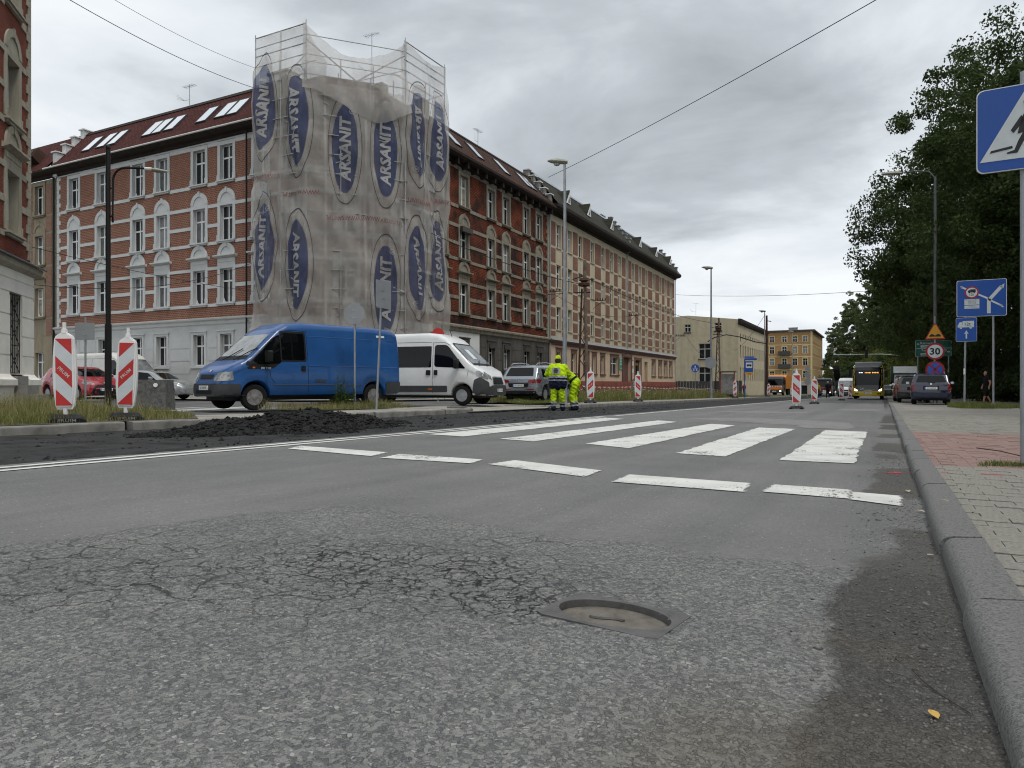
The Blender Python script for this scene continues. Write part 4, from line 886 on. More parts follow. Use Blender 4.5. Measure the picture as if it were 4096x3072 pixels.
s = MB(); s.add([(CR, 0, -2), (CR, 11, -2), (CR, 11, 17), (CR, 1.6, 18.5), (CR, 0, 15.5)], [(0, 1, 2, 3, 4)]); s.obj('end_wall', PLAST_F, Cb)
for xx, zz in ((38.0, 8.2), (CR-.05, 7.3), (27, 8.7)):
    br = MB(); br.cyl((xx, -.05, zz), (xx, -1.4, zz), .03, n=5)
    for k in range(5): br.cyl((xx, -.3-.25*k, zz), (xx, -.3-.25*k, zz+.22), .035, n=5)
    br.cyl((xx, -.05, zz-.8), (xx, -1.1, zz), .02, n=5); br.obj('wire_bracket', BLACK, Cb)
# ---- E: cream and brick corner house at the left edge --------------------
E_ = empty('corner_house', (-22.06, 9.82, 0), math.radians(135), 'dark brick house with cream rendered ground floor at the left edge of the picture', 'building')
we = [(6-1.66-.52, 6-1.66+.52, a, b_) for a, b_ in ((5.55, 7.5), (9.15, 11.15), (12.9, 14.9))]
wall('upper_wall', 0, 6, 4.45, 17.5, we, BRICK_E, E_, rev=.34, mrev=TRIM_E); wall('ground_floor_wall', 0, 6, .95, 4.45, [(6-2.2, 6-1.12, .952, 3.6)], PLAST_E, E_, y=-.10, rev=.4)
s = MB(); s.add([(6, 0, -1), (6, 0, 17.5), (-.0, 6, 17.5), (-.0, 6, -1)], [(0, 1, 2, 3)]); s.add([(6, -.1, -1), (6, 0, -1), (6, 0, 4.45), (6, -.1, 4.45)], [(0, 1, 2, 3)]); s.obj('return_wall', BRICK_E, E_)
for x0, x1 in ((0, 3.78), (4.90, 6.06)):
    cornice('plinth', x0, x1, [(.101, -1), (.24, -1), (.24, .55), (.34, .6), (.34, .78), (.2, .86), (.101, .98)], PLAST_E, E_)
for z in (1.55, 2.2, 2.85, 3.5, 4.1):
    for x0, x1 in ((0, 3.8), (4.88, 6)):
        if z < 3.6: trim('render_course', x0, x1, z-.62, z-.02, .02, PLAST_E, E_, y=-.10)
for z in (3.52, 4.0): trim('render_course', 0, 6, z+.08 if z < 3.6 else z+.02, z+.46, .02, PLAST_E, E_, y=-.10)
cornice('string_cornice', -.1, 6.25, [(.101, 4.3), (.3, 4.42), (.34, 4.6), (.001, 4.78), (.001, 4.3)], TRIM_E, E_)
s = MB(); s.prism([(.001, 4.80), (.42, 4.58), (.42, 4.63), (.001, 4.86)], lambda o_, z: (-.1, -o_, z), lambda o_, z: (6.35, -o_, z)); s.obj('cornice_flashing', DARKGREY, E_)
for a, b_, z0, z1 in we: window(E_, (a+b_)/2, z0, z1, b_-a, rec=.3, sill=TRIM_E, surround=sur(('pediment', 'arch', 'plain')[[5.55, 9.15, 12.9].index(z0)], TRIM_E))
bands(E_, [6-1.66], 1.04, 0, 5.55, [(5.32, 5.5), (6.4, 6.62), (7.5, 7.7), (8.9, 9.1), (10.0, 10.2), (11.15, 11.35), (12.6, 12.85), (13.8, 14.0)], TRIM_E); quoins(E_, 6, -1, 4.9, 17.4, TRIM_E)
s = MB(); s.box(3.81, 4.87, .28, .32, .952, 3.6); dr = s.obj('door', mat('dark door glass', (.03, .03, .032), .2, var=.2), E_)
s = MB()
for k in range(7): s.cyl((3.88+k*.155, -.06, 1.0), (3.88+k*.155, -.06, 3.55), .012, n=5)
for z in (1.0, 1.9, 2.7, 3.55): s.cyl((3.84, -.06, z), (4.84, -.06, z), .014, n=5)
for z in (1.0, 1.9, 2.7): s.cyl((3.88, -.06, z), (4.8, -.06, z+.8), .012, n=5); s.cyl((4.8, -.06, z), (3.88, -.06, z+.8), .012, n=5)
s.obj('door_grille', BLACK, E_)
for k in range(4): s = MB(); s.box(3.82, 4.86, -.30-.30*(3-k), .28, -.3+.3*k, -.002+.3*k); s.obj('step', CONC, E_)
# ---- F, G: buildings further down the road ---------------------------------
F_b = empty('gabled_house', (-36.0, 120.0, 0), 0, 'plain yellowed house with blank gable wall and four small windows, beyond the beige block', 'building')
gw = [(7.05, 8.05, 9.3, 10.7), (11.5, 12.5, 9.3, 10.7)] ; gw = [(6.0, 7.0, 9.4, 10.7), (11.0, 12.1, 9.5, 10.8), (8.4, 10.3, 4.9, 7.4), (8.4, 10.3, .6, 3.5)]
mb = MB(); wall('gable_wall', 0, 14.8, -3, 11.0, gw, PLAST_F, F_b, rev=.3)
mb.prism([(0, 11.0), (14.8, 11.0), (14.8, 11.25), (6.5, 12.2), (0, 11.8)], lambda x, z: (x, 0, z), lambda x, z: (x, 31, z)); mb.obj('roof', PLAST_F, F_b)
for a, b_, z0, z1 in gw: window(F_b, (a+b_)/2, z0, z1, b_-a, rec=.25, pane=GLASS); trim('sill', a-.1, b_+.1, z0-.2, z0-.01, .15, DARKGREY, F_b)
fs_ = bpy.data.objects.new('street_face', None); COL.objects.link(fs_); fs_.parent = F_b; fs_.location = (14.8, 0, 0); fs_.rotation_euler.z = math.radians(90)
cf = [2.0+2.45*k for k in range(12)]; of = [(c-.5, c+.5, a, b_) for c in cf for a, b_ in ((1.2, 3.4), (5.0, 7.1), (8.2, 9.0))]
wall('street_wall', 0, 31, -3, 11.0, of, PLAST_F, fs_)
for c in cf:
    for a, b_ in ((5.0, 7.1), (1.2, 3.4), (8.2, 9.0)): window(fs_, c, a, b_, 1.0, pane=GLASS, frame=FRAME_D)
cornice('eaves', -.2, 31, [(.001, 10.4), (.3, 10.5), (.5, 10.9), (.5, 11.3), (.001, 11.35)], DARKWOOD, fs_)
antenna(F_b, 7.2, 3, 12.1, 2.5)
G_ = empty('apartment_house', (-34.0, 216.0, 0), 0, 'ochre brick apartment house with small balconies at the far end of the road', 'building')
cg = [1.9, 5.4, 9.3, 12.3, 14.9]; cg = [2.0, 5.2, 8.6, 11.4, 14.1]
Rg = [(2.4, 4.3), (5.9, 7.9), (9.3, 11.3), (12.6, 14.2)]
og = [(c-.6, c+.6, a, b_) for c in cg for a, b_ in Rg]
wall('front_wall', -1.5, 16, 1.2, 15.6, og, BRICK_G, G_); wall('ground_floor_wall', -1.5, 16, -3.5, 1.2, [(3.3, 4.5, -3, .2), (12.5, 14.6, -2.5, .3)], mat('pinkish render', (.40, .33, .30), .85, var=.1), G_)
for q in ((3.31, 4.49, .18, .22, -3, .19), (12.51, 14.59, .18, .22, -2.5, .29)): s = MB(); s.box(*q); s.obj('door', GLASS, G_)
for i, c in enumerate(cg):
    for a, b_ in Rg: window(G_, c, a, b_, 1.2, surround=sur('plain', TRIM_G))
for z in (1.2, 4.7, 8.3, 11.7): trim('band', -1.5, 16, z, z+.22, .05, TRIM_G, G_)
for z in (1.6, 5.2, 8.9):
    s = MB(); s.box(7.0, 10.2, -1.1, -.06, z, z+.16); s.box(7.0, 10.2, -1.1, -1.05, z+.162, z+1.1); s.box(7.0, 7.05, -1.05, -.06, z+.162, z+1.1); s.box(10.15, 10.2, -1.05, -.06, z+.162, z+1.1); s.obj('balcony', DARKGREY, G_)
trim('corner_strip', 15.5, 16, 1.2, 15.6, .08, TRIM_G, G_)
gs_ = bpy.data.objects.new('side_face', None); COL.objects.link(gs_); gs_.parent = G_; gs_.location = (16, 0, 0); gs_.rotation_euler.z = math.radians(90)
cs_ = [2+3.4*k for k in range(10)]; os_ = [(c-.6, c+.6, a, b_) for c in cs_ for a, b_ in Rg]
wall('side_wall', 0, 36, -3.5, 15.6, os_, BRICK_G, gs_)
for c in cs_:
    for a, b_ in Rg: window(gs_, c, a, b_, 1.2, surround=sur('plain', TRIM_G))
for z in (1.2, 4.7, 8.3, 11.7): trim('band', 0, 36, z, z+.22, .05, TRIM_G, gs_)
s = MB(); s.box(-2.0, 16.6, -.6, 36.5, 15.61, 16.0); s.obj('roof', DARKGREY, G_); chimney(G_, 10.5, 4, 16, 2.4, .8, .9, CONC, ZINC)
# ---------------------------------------------------------------- scaffold with printed netting round the corner house
SP = [Vector((-29.9, 27.4)), Vector((-26.35, 27.4)), Vector((-23.0, 31.3)), Vector((-22.9, 35.0))]
SEG = [(SP[i+1]-SP[i]).length for i in range(3)]; CUM = [0, SEG[0], SEG[0]+SEG[1], sum(SEG)]
def spath(s):
    i = 0 if s < CUM[1] else 1 if s < CUM[2] else 2
    d = (SP[i+1]-SP[i]).normalized(); return SP[i]+d*(s-CUM[i]), Vector((d.y, -d.x))
def _n1(x, seed): return float(vnoise(np.array([x]), np.array([seed*1.7]), 1.0, 70+seed)[0])
SHEETS = [(0, 1.85, 1), (1.85, 4.5, 2), (4.5, 6.55, 3), (6.55, 8.55, 4), (8.55, 10.6, 5), (10.6, CUM[3], 6)]
def nsurf(s, z, eps=0.0, k=0):
    p, n = spath(min(max(s, -.2), CUM[3]+.1)); f = 1.0 if z < 17 else max(.3, (19.4-z)/2.4)
    for c in CUM[1:3]:                       # soften the bend at the two corner poles
        if abs(s-c) < .5:
            pa, na = spath(c-.5); pb, nb = spath(c+.5); t = (s-c+.5); p = (pa*(1-t)*(1-t)+SP[CUM.index(c)]*2*t*(1-t)+pb*t*t); n = na.lerp(nb, t).normalized()
    d = .06*math.sin(14*s+2*math.sin(.7*z))*(.5+.5*math.sin(.8*z+s))+.13*math.sin(2.1*s+.8*math.sin(.55*z+k)+k)+.07*math.sin(5.3*s+1.3*math.sin(.4*z)+.35*z)+.10*math.sin(.9*z+2.3*s)+.035*math.sin(9.1*s-1.1*z)+.03*math.sin(3.7*z+4*s)
    tie = .5+.5*math.cos(math.pi*z)          # pulled in where it is tied to the frame
    p = p+n*((.22+d*.9-.05*tie)*f+eps); return (p.x, p.y, z)
NET = net_mat('debris netting', (.58, .555, .525), .55)
NETB = net_mat('netting blue print', (.045, .068, .18), .62); NETW = net_mat('netting pale print', (.56, .53, .48), .35); NETL = net_mat('netting letter print', (.60, .58, .54), .72); NETR = net_mat('netting red print', (.30, .06, .055), .55); NETK = net_mat('netting dark line', (.05, .05, .07), .7)
scf = empty('scaffold', (0, 0, 0), 0, 'tall corner scaffold covered with grey netting printed with blue ovals', 'scaffold')
steelp = mat('scaffold tube', (.36, .37, .37), .5, .5, var=.2, scale=3); plank = mat('scaffold plank', (.24, .19, .13), .85, var=.25, scale=3)
ss = [0, 1.85, CUM[1], 5.3, 7.0, CUM[2], 10.5, CUM[3]]
for s in ss:
    p, n = spath(min(s, CUM[3]-.01)); top = 19.35 if s in (0, CUM[1], CUM[2], CUM[3]) else 17.6
    for off in (0.06, -.75):
        q = p+n*off; mb = MB(); mb.cyl((q.x, q.y, -.3), (q.x, q.y, top if off > 0 else 17.2), .028, n=6); mb.obj('standard', steelp, scf)
for zl in [2.0*k+1.6 for k in range(9)]:
    for i in range(3):
        a, b_ = SP[i], SP[i+1]; d = (b_-a).normalized(); n = Vector((d.y, -d.x)); mb = MB()
        for off, dz in ((.06, 0), (.06, 1.0), (-.75, 0)): pa, pb = a+n*off, b_+n*off; mb.cyl((pa.x, pa.y, zl+dz), (pb.x, pb.y, zl+dz), .024, n=5)
        mb.obj('ledger', steelp, scf)
        if zl < 17:
            mb = MB(); q = [a-n*.68, b_-n*.68, b_-n*.02, a-n*.02]; mb.add([(p.x, p.y, zl+.03) for p in q]+[(p.x, p.y, zl+.075) for p in q], [(3, 2, 1, 0), (4, 5, 6, 7), (0, 1, 5, 4), (1, 2, 6, 5), (2, 3, 7, 6), (3, 0, 4, 7)]); mb.obj('deck', plank, scf)
for k in range(8):
    for i in range(3):
        a, b_ = SP[i], SP[i+1]; z = 1.6+2*k; a, b_ = (a, b_) if k % 2 else (b_, a); mb = MB(); mb.cyl((a.x, a.y, z), (b_.x, b_.y, z+2), .022, n=5); mb.obj('brace', steelp, scf)
# top guard rails carrying the netting
mb = MB()
for i in range(3):
    for z in (19.2, 18.2):
        if i == 1: continue
        mb.cyl((SP[i].x, SP[i].y, z), (SP[i+1].x, SP[i+1].y, z), .03, n=6)
m_ = (SP[1]+SP[2])/2; mb.cyl((SP[1].x, SP[1].y, 18.4), (m_.x, m_.y, 16.6), .035, n=6); mb.cyl((m_.x, m_.y, 16.6), (SP[2].x, SP[2].y, 18.4), .035, n=6); mb.obj('top_rail', steelp, scf)
def top_of(s):
    if s < CUM[1]: return 19.15
    if s < CUM[2]: return 19.2-3.0*math.sin(math.pi*(s-CUM[1])/SEG[1])**.8
    return 19.2-.4*math.sin(math.pi*min(1, (s-CUM[2])/SEG[2]))
sheets = []
for (a, b_, k) in SHEETS:
    ns, nz = int((b_-a)/.09)+2, 170; V = []; 
    for j in range(nz):
        for i in range(ns):
            s = a-.06+(b_-a+.12)*i/(ns-1); zt = min(top_of(s), 16.2 if k in (3, 4) else 99); z0 = 2.9+.25*math.sin(2.2*s+k)+.12*math.sin(7*s); z = z0+(zt-z0)*j/(nz-1)
            z += .0; x, y, zz = nsurf(s, z, .012*k-.03); V.append((x, y, zz))
    V = np.array(V); i_ = np.arange(nz-1)[:, None]*ns+np.arange(ns-1)[None, :]
    o = link('net_sheet', npmesh('net_sheet', V, np.stack([i_, i_+1, i_+1+ns, i_+ns], -1).reshape(-1, 4), NET, True), scf); sheets.append(o)
# sagging upper curtain above the middle bay
V = []; ns, nz = 60, 34
for j in range(nz):
    for i in range(ns):
        t = i/(ns-1); s = CUM[1]-.1+(SEG[1]+.3)*t; zt = 19.25-1.5*math.sin(math.pi*t)**.9; zb = 15.4+.5*math.sin(5*t+1)-.5*math.sin(math.pi*t); z = zb+(zt-zb)*j/(nz-1)
        V.append(nsurf(s, z, .10+.25*math.sin(math.pi*j/(nz-1))*math.sin(math.pi*t)+.06*math.sin(9*t+3*j/nz)))
i_ = np.arange(nz-1)[:, None]*ns+np.arange(ns-1)[None, :]
upper = link('net_sheet', npmesh('net_sheet', np.array(V), np.stack([i_, i_+1, i_+1+ns, i_+ns], -1).reshape(-1, 4), NET, True), scf)
# bunched skirt at the foot of the netting
for (a, b_, k) in SHEETS:
    V = []; ns, nz = 40, 12
    for j in range(nz):
        for i in range(ns):
            s = a+(b_-a)*i/(ns-1); z = 2.0+.3*math.sin(3*s+k)+1.35*j/(nz-1); x, y, zz = nsurf(s, z, .05+.10*math.sin(6*s+2*z+k)); V.append((x, y, zz))
    i_ = np.arange(nz-1)[:, None]*ns+np.arange(ns-1)[None, :]
    link('net_skirt', npmesh('net_skirt', np.array(V), np.stack([i_, i_+1, i_+1+ns, i_+ns], -1).reshape(-1, 4), NET, True), scf)
def tri_sub(V, F, cuts=2, maxlen=.35):
    bm = bmesh.new(); vs = [bm.verts.new((x, y, 0)) for x, y in V]
    for f in F:
        try: bm.faces.new([vs[i] for i in f])
        except ValueError: pass
    bmesh.ops.triangulate(bm, faces=bm.faces[:])
    for _ in range(cuts):
        long_ = [e for e in bm.edges if e.calc_length() > maxlen]
        if not long_: break
        bmesh.ops.subdivide_edges(bm, edges=long_, cuts=1); bmesh.ops.triangulate(bm, faces=[f for f in bm.faces if len(f.verts) > 3])
    bm.verts.index_update(); V2 = [(v.co.x, v.co.y) for v in bm.verts]; F2 = [tuple(v.index for v in f.verts) for f in bm.faces]; bm.free(); return V2, F2
def oval(rx, ry, r0=0.0, n=44, m=9):
    V = []; F = []
    for j in range(m+1):
        r = r0+(1-r0)*j/m
        for k in range(n): V.append((rx*r*math.cos(2*math.pi*k/n), ry*r*math.sin(2*math.pi*k/n)))
    for j in range(m):
        for k in range(n): F.append((j*n+k, j*n+(k+1) % n, (j+1)*n+(k+1) % n, (j+1)*n+k))
    return V, F
Tx, Tf = tri_sub(*text2d('ARSANIT', 1.0, .035, .15), 3, .22)
tw = max(x for x, y in Tx)-min(x for x, y in Tx); th = max(y for x, y in Tx)-min(y for x, y in Tx)
Tx = [(x/tw, y/th) for x, y in Tx]
Ux, Uf = tri_sub(*text2d('WWW.ARSANIT.PL', .33, .006), 2, .2)
Rx, Rf = text2d('R', .17, .01)
def logo(sheet, s0, z0, up, sc=1.0, fade=False):
    k = sheets.index(sheet)+1 if sheet in sheets else 7; e0 = .012*k-.03
    P = lambda ds, dz, e: nsurf(s0+ds, z0+dz, e0+e) if sheet is not upper else nsurf(s0+ds, z0+dz, .42+e)
    for nm, (V, F), m, e in (('oval_ring', oval(.80*sc, 2.78*sc, .84, m=2), NETW, .02), ('oval_outline', oval(.88*sc, 2.95*sc, .975, m=1), NETK, .02), ('oval', oval(.66*sc, 2.33*sc, 0), NETB, .02)):
        mb = MB(); mb.add([P(x, y, e) for x, y in V], F); mb.obj(nm, m, sheet)
    mb = MB(); sg = 1 if up else -1
    mb.add([P(-sg*y*.60*sc, sg*x*3.45*sc, .05) for x, y in Tx], Tf); mb.add([P(-sg*y+.35*sg, sg*x+sg*2.0*sc, .05) for x, y in Rx], Rf)
    V, F = oval(.15, .15, .85, 16, 1); mb.add([P(x+.35*sg, y+sg*2.0*sc, .05) for x, y in V], F); mb.obj('lettering', NETL, sheet)
def url(sheet, s0, z0, ang=0.0, flip=1, red=True):
    k = sheets.index(sheet)+1; e0 = .012*k-.03; ca, sa = math.cos(ang), math.sin(ang); mb = MB()
    mb.add([nsurf(s0+flip*(x*ca-y*sa)*.72, z0+flip*(x*sa+y*ca), e0+.045) for x, y in Ux], Uf); mb.obj('web_address', NETR, sheet)
for i, (c, z1, z2, up) in enumerate(((.78, 15.3, 7.9, True), (3.05, 14.2, 6.8, False), (5.5, 12.9, 5.8, True), (7.62, 12.9, 5.7, True), (9.5, 14.3, 7.0, False), (11.55, 14.6, 7.7, True))):
    if i == 2: logo(sheets[i], c, z1, up, .98)
    else: logo(sheets[i], c, z1, up); logo(sheets[i], c, z2, up)
    url(sheets[i], (SHEETS[i][0]+SHEETS[i][1])/2, (z1+z2)/2 if i != 2 else 9.3, .06*((i % 3)-1), -1 if i in (1, 2, 4) else 1)
# crumpled printed corner of the upper curtain
# ---------------------------------------------------------------- street furniture
def ground(x, y):
    if x < -10.55: return -SLOPE*y+ZL+.03
    if x > .33: return -SLOPE*y+.066
    if x < -6.5: return -SLOPE*y-.02
    return -SLOPE*y
def clip(poly, a, b_, c):          # keep a*x+b*y >= c
    out = []
    for i in range(len(poly)):
        p, q = poly[i], poly[(i+1) % len(poly)]; fp, fq = a*p[0]+b_*p[1]-c, a*q[0]+b_*q[1]-c
        if fp >= 0: out.append(p)
        if (fp >= 0) != (fq >= 0): t = fp/(fp-fq); out.append((p[0]+(q[0]-p[0])*t, p[1]+(q[1]-p[1])*t))
    return out
_gp = {}
def guide_post(x, y, rz, slant, label, tilt=0.0, group='red and white guide posts', rzb=None):
    """slant +1: stripes fall to the right, -1: to the left"""
    o = empty('guide_post', (x, y, ground(x, y)), rz, label, 'guide post', group)
    if not _gp:
        b_ = MB(); W, D, H = .25, .40, .115
        pr = [(-W, 0), (W, 0), (W, .05), (W*.72, H), (-W*.72, H), (-W, .05)]; b_.prism(pr, lambda a, z: (a, -D, z*.55), lambda a, z: (a, -D*.62, z)); b_.prism(pr, lambda a, z: (a, -D*.615, z), lambda a, z: (a, D*.615, z)); b_.prism(pr, lambda a, z: (a, D*.62, z), lambda a, z: (a, D, z*.55)); _gp['base'] = b_.mesh('base', BLACK)
        V, F = text2d('PRUIM', .085, .004); b_ = MB(); flat(b_, V, F, lambda a, z: (a, -D-.003, .035+z*.75)); flat(b_, V, F, lambda a, z: (W+.003, a, .03+z*.6)); _gp['base_lettering'] = b_.mesh('base_lettering', GREYBACK)
        ol = [(-.11, .19), (.11, .19), (.135, .24), (.165, .5), (.172, .75), (.165, 1.0), (.14, 1.27), (.12, 1.31), (.05, 1.36), (-.05, 1.36), (-.12, 1.31), (-.14, 1.27), (-.165, 1.0), (-.172, .75), (-.165, .5), (-.135, .24)]
        b_ = MB(); b_.prism(ol, lambda a, z: (a, -.022, z), lambda a, z: (a, .022, z)); b_.prism([(a*.86, .06*.86+z*.955) for a, z in ol], lambda a, z: (a, -.04, z), lambda a, z: (a, -.0225, z)); b_.cyl((0, 0, .08), (0, 0, .2), .035, n=8); b_.cyl((0, 0, 1.355), (0, 0, 1.42), .045, .04, n=10); b_.cyl((0, 0, 1.42), (0, 0, 1.52), .026, n=10); _gp['board'] = b_.mesh('board', WHITE)
        for sl in (1, -1):
            rect = [(-.118, .25), (.118, .25), (.118, 1.27), (-.118, 1.27)]; r_ = MB(); w_ = MB()
            for c0, c1, red in ((-1, .14, 1), (.14, .395, 0), (.395, .65, 1), (.65, .905, 0), (.905, 3, 1)):
                p = clip(clip(rect, sl, 1, c0+.24), -sl, -1, -(c1+.24))
                if len(p) > 2: (r_ if red else w_).prism(p if sl else p, lambda a, z: (a, -.0445, z), lambda a, z: (a, -.0405, z))
            _gp['red_stripes', sl] = r_.mesh('red_stripes', REDP); _gp['white_stripes', sl] = w_.mesh('white_stripes', WHITEP)
            V, F = text2d('PRUIM', .075, .003); a_ = -sl*math.radians(45); b_ = MB(); flat(b_, V, F, lambda a, z: (a*math.cos(a_)-z*math.sin(a_), -.0465, .76+a*math.sin(a_)+z*math.cos(a_))); _gp['lettering', sl] = b_.mesh('lettering', WHITEP)
    bs = link('base', _gp['base'], o); link('base_lettering', _gp['base_lettering'], bs)
    if rzb is not None: bs.rotation_euler.z = rzb
    bd = link('board', _gp['board'], o); bd.rotation_euler.y = tilt
    for k in ('red_stripes', 'white_stripes', 'lettering'): link(k, _gp[k, slant], bd)
    return o
guide_post(-11.1, 6.45, math.radians(33), 1, 'guide post nearest the left edge, on the grass verge, stripes falling right', -.015, rzb=.5)
guide_post(-11.15, 7.45, math.radians(30), -1, 'guide post on the grass verge beside the rough concrete block', .03, rzb=.5)
guide_post(-11.2, 28.6, math.radians(18), -1, 'guide post on the kerb just right of the two workers')
guide_post(-11.0, 34.6, math.radians(18), 1, 'guide post on the kerb in front of the peach ground floor')
guide_post(-10.9, 60.2, math.radians(12), -1, 'guide post by the kerb in front of the yellowed gable house')
guide_post(-11.4, 82.5, math.radians(10), -1, 'guide post in front of the orange truck', .06)
guide_post(-10.6, 98.0, math.radians(10), -1, 'smallest guide post on the verge between the two trucks')
guide_post(-2.95, 28.7, math.radians(4), 1, 'nearest guide post standing on the carriageway, largest of that row')
guide_post(-3.4, 42.0, math.radians(4), 1, 'second guide post in the row on the carriageway')
guide_post(-3.0, 61.3, math.radians(4), 1, 'third guide post in the row, right of the walking person in black')
guide_post(-2.85, 73.4, math.radians(4), 1, 'fourth guide post in the carriageway row')
guide_post(-2.9, 90.0, math.radians(4), 1, 'fifth and farthest guide post, just left of the bus')
# lamp posts -------------------------------------------------------------
COBRA = mat('lamp head mossy grey', (.30, .30, .25), .7, var=.3, scale=8, bump=.003, bscale=40)
def lamp_head(o, x, z, yaw=0, L=.85, m=COBRA):
    mb = MB(); st = [(0, .10, .07), (.15, .15, .11), (.45, .17, .13), (.7, .13, .09), (.85, .05, .03)]; vs = []; n = 10
    for (l, w_, h_) in st:
        for k in range(n): a = 2*math.pi*k/n; vs.append((-l*L/.85, w_*math.cos(a), h_*math.sin(a)*(1 if math.sin(a) > 0 else .8)))
    fs = [(i*n+k, i*n+(k+1) % n, (i+1)*n+(k+1) % n, (i+1)*n+k) for i in range(len(st)-1) for k in range(n)]+[tuple(range(n-1, -1, -1)), tuple(range((len(st)-1)*n, len(st)*n))]
    mb.add(vs, fs); h = mb.obj('lamp_head', m, o, 50); h.location = (x, 0, z); h.rotation_euler = (0, .08, yaw)
    g_ = MB(); g_.lathe([(.14, -.10), (.11, -.16), (.03, -.19)], (-.45*L/.85, 0, 0), n=12); g_.obj('lens', mat('lamp glass', (.45, .46, .46), .2, var=.1), h)
def street_lamp(x, y, h, label, rz=0, r=.085, group='grey lamp posts along the left kerb'):
    o = empty('street_lamp', (x, y, ground(x, y)), rz, label, 'street lamp', group)
    mb = MB(); mb.cyl((0, 0, -.2), (0, 0, 1.4), r*1.25, r*1.2, 10); mb.cyl((0, 0, 1.4), (0, 0, h), r*1.1, r*.62, 10); mb.obj('pole', STEEL, o, 50); lamp_head(o, .12, h+.05); return o
street_lamp(-11.95, 27.55, 10.1, 'tall grey lamp post right behind the workers', math.radians(25))
street_lamp(-12.0, 56.3, 10.1, 'grey lamp post with a round grey sign, by the gabled house', math.radians(25))
street_lamp(-13.0, 91.2, 10.3, 'grey lamp post left of the ochre house, beside the brown pole', math.radians(25))
street_lamp(-13.7, 127.5, 10.6, 'farthest grey lamp post, in front of the ochre house', math.radians(25))
bl = empty('street_lamp', (-22.3, 14.3, ground(-22.3, 14.3)), math.radians(27), 'black lamp post with curved arm beside the grass verge', 'street lamp')
mb = MB(); mb.cyl((0, 0, -.2), (0, 0, 2.6), .105, .10, 12); mb.cyl((0, 0, 2.6), (0, 0, 8.25), .075, .07, 12); mb.lathe([(.05, 8.25), (.075, 8.3), (.075, 8.36), (.03, 8.42)], (0, 0, 0), n=10); mb.obj('pole', BLACK, bl, 50)
mb = MB(); mb.tube([(.15, 0, 5.9), (.15, 0, 6.6), (.16, 0, 7.2)]+[(.16+.38*(1-math.cos(t)), 0, 7.25+.42*math.sin(t)) for t in np.linspace(.1, math.pi/2, 6)]+[(.95, 0, 7.66), (1.25, 0, 7.64)], .035, 8)
for z in (6.1, 7.0): mb.cyl((.05, 0, z), (.16, 0, z), .03, n=6)
mb.obj('arm', BLACK, bl, 50); mb = MB(); mb.cyl((1.2, 0, 7.64), (1.42, 0, 7.63), .05, n=8); mb.obj('arm_sleeve', WHITE, bl)
lh = MB(); lh.lathe([(.02, 0), (.10, .03), (.13, .12), (.09, .32), (.02, .46)], (0, 0, 0), 'X', 10); q = lh.obj('lamp_head', COBRA, bl, 50); q.location = (1.42, 0, 7.6); q.scale = (1.2, 1, .55); q.rotation_euler.y = .12
rl = empty('street_lamp', (2.42, 44.7, ground(2.4, 44.7)), 0, 'grey lamp post carrying the road signs, its arm inside the tree crown', 'street lamp')
mb = MB(); mb.cyl((0, 0, -.2), (0, 0, 12.3), .11, .06, 10); mb.tube([(0, 0, 12.2), (-.3, 0, 12.6), (-1.0, 0, 12.72), (-1.7, 0, 12.68)], .03, 6); mb.obj('pole', mat('weathered dark pole', (.10, .105, .11), .6, .3, var=.2), rl, 50); lamp_head(rl, -1.6, 12.68, 0, 1.0)
# signs --------------------------------------------------------------------
def plate(o, poly, m_face, name, z, y=-.06, th=.012, back=GREYBACK, rim=None, x=0.0):
    mb = MB(); mb.prism(poly, lambda a, b_: (a, th, b_), lambda a, b_: (a, 0, b_)); p = mb.obj(name, back, o); p.location = (x, y, z)
    s = .975 if rim else .995; f = MB()
    if rim: r_ = MB(); r_.face([(a*.995, -.003, b_*.995) for a, b_ in poly]); r_.obj('rim', rim, p)
    f.face([(a*s, -.005, b_*s) for a, b_ in poly]); f.obj('face', m_face, p); return p
def glyph(p, polys, m, y=-.008, name='symbol'):
    mb = MB()
    for q in polys: mb.face([(a, y, b_) for a, b_ in q])
    return mb.obj(name, m, p)
def letters(p, s, size, x, z, m, bold=.01, y=-.009):
    V, F = text2d(s, size, bold); mb = MB(); flat(mb, V, F, lambda a, b_: (x+a, y, z+b_)); return mb.obj('lettering', m, p)
def post(o, h, r=.03, m=STEEL, x=0.0, y=0.0, lean=0.0): mb = MB(); mb.cyl((x, y, -.2), (x+lean, y, h), r, n=10); return mb.obj('post', m, o, 50)
BLK = mat('sign black', (.012, .012, .013), .5, var=0); SREDD = mat('sign red', (.36, .012, .02), .45, var=.05); SYEL = mat('sign yellow', (.62, .30, .012), .45, var=.05); SBLUE = mat('sign bright blue', (.015, .11, .50), .4, var=.05)
zg = ground(.97, 6.95)
o = empty('pedestrian_sign', (1.0, 6.95, zg), math.radians(-3), 'blue and white pedestrian crossing sign cut by the right edge', 'road sign'); post(o, 3.15, .038)
sq = rrect(-.335, .335, -.34, .34, .05); p = plate(o, sq, BLUEP, 'plate', 2.69-zg, rim=WHITE); 
glyph(p, [[(-.31, -.25), (.31, -.25), (0, .305)]], WHITEP, name='triangle')
bk = lambda pts: pts
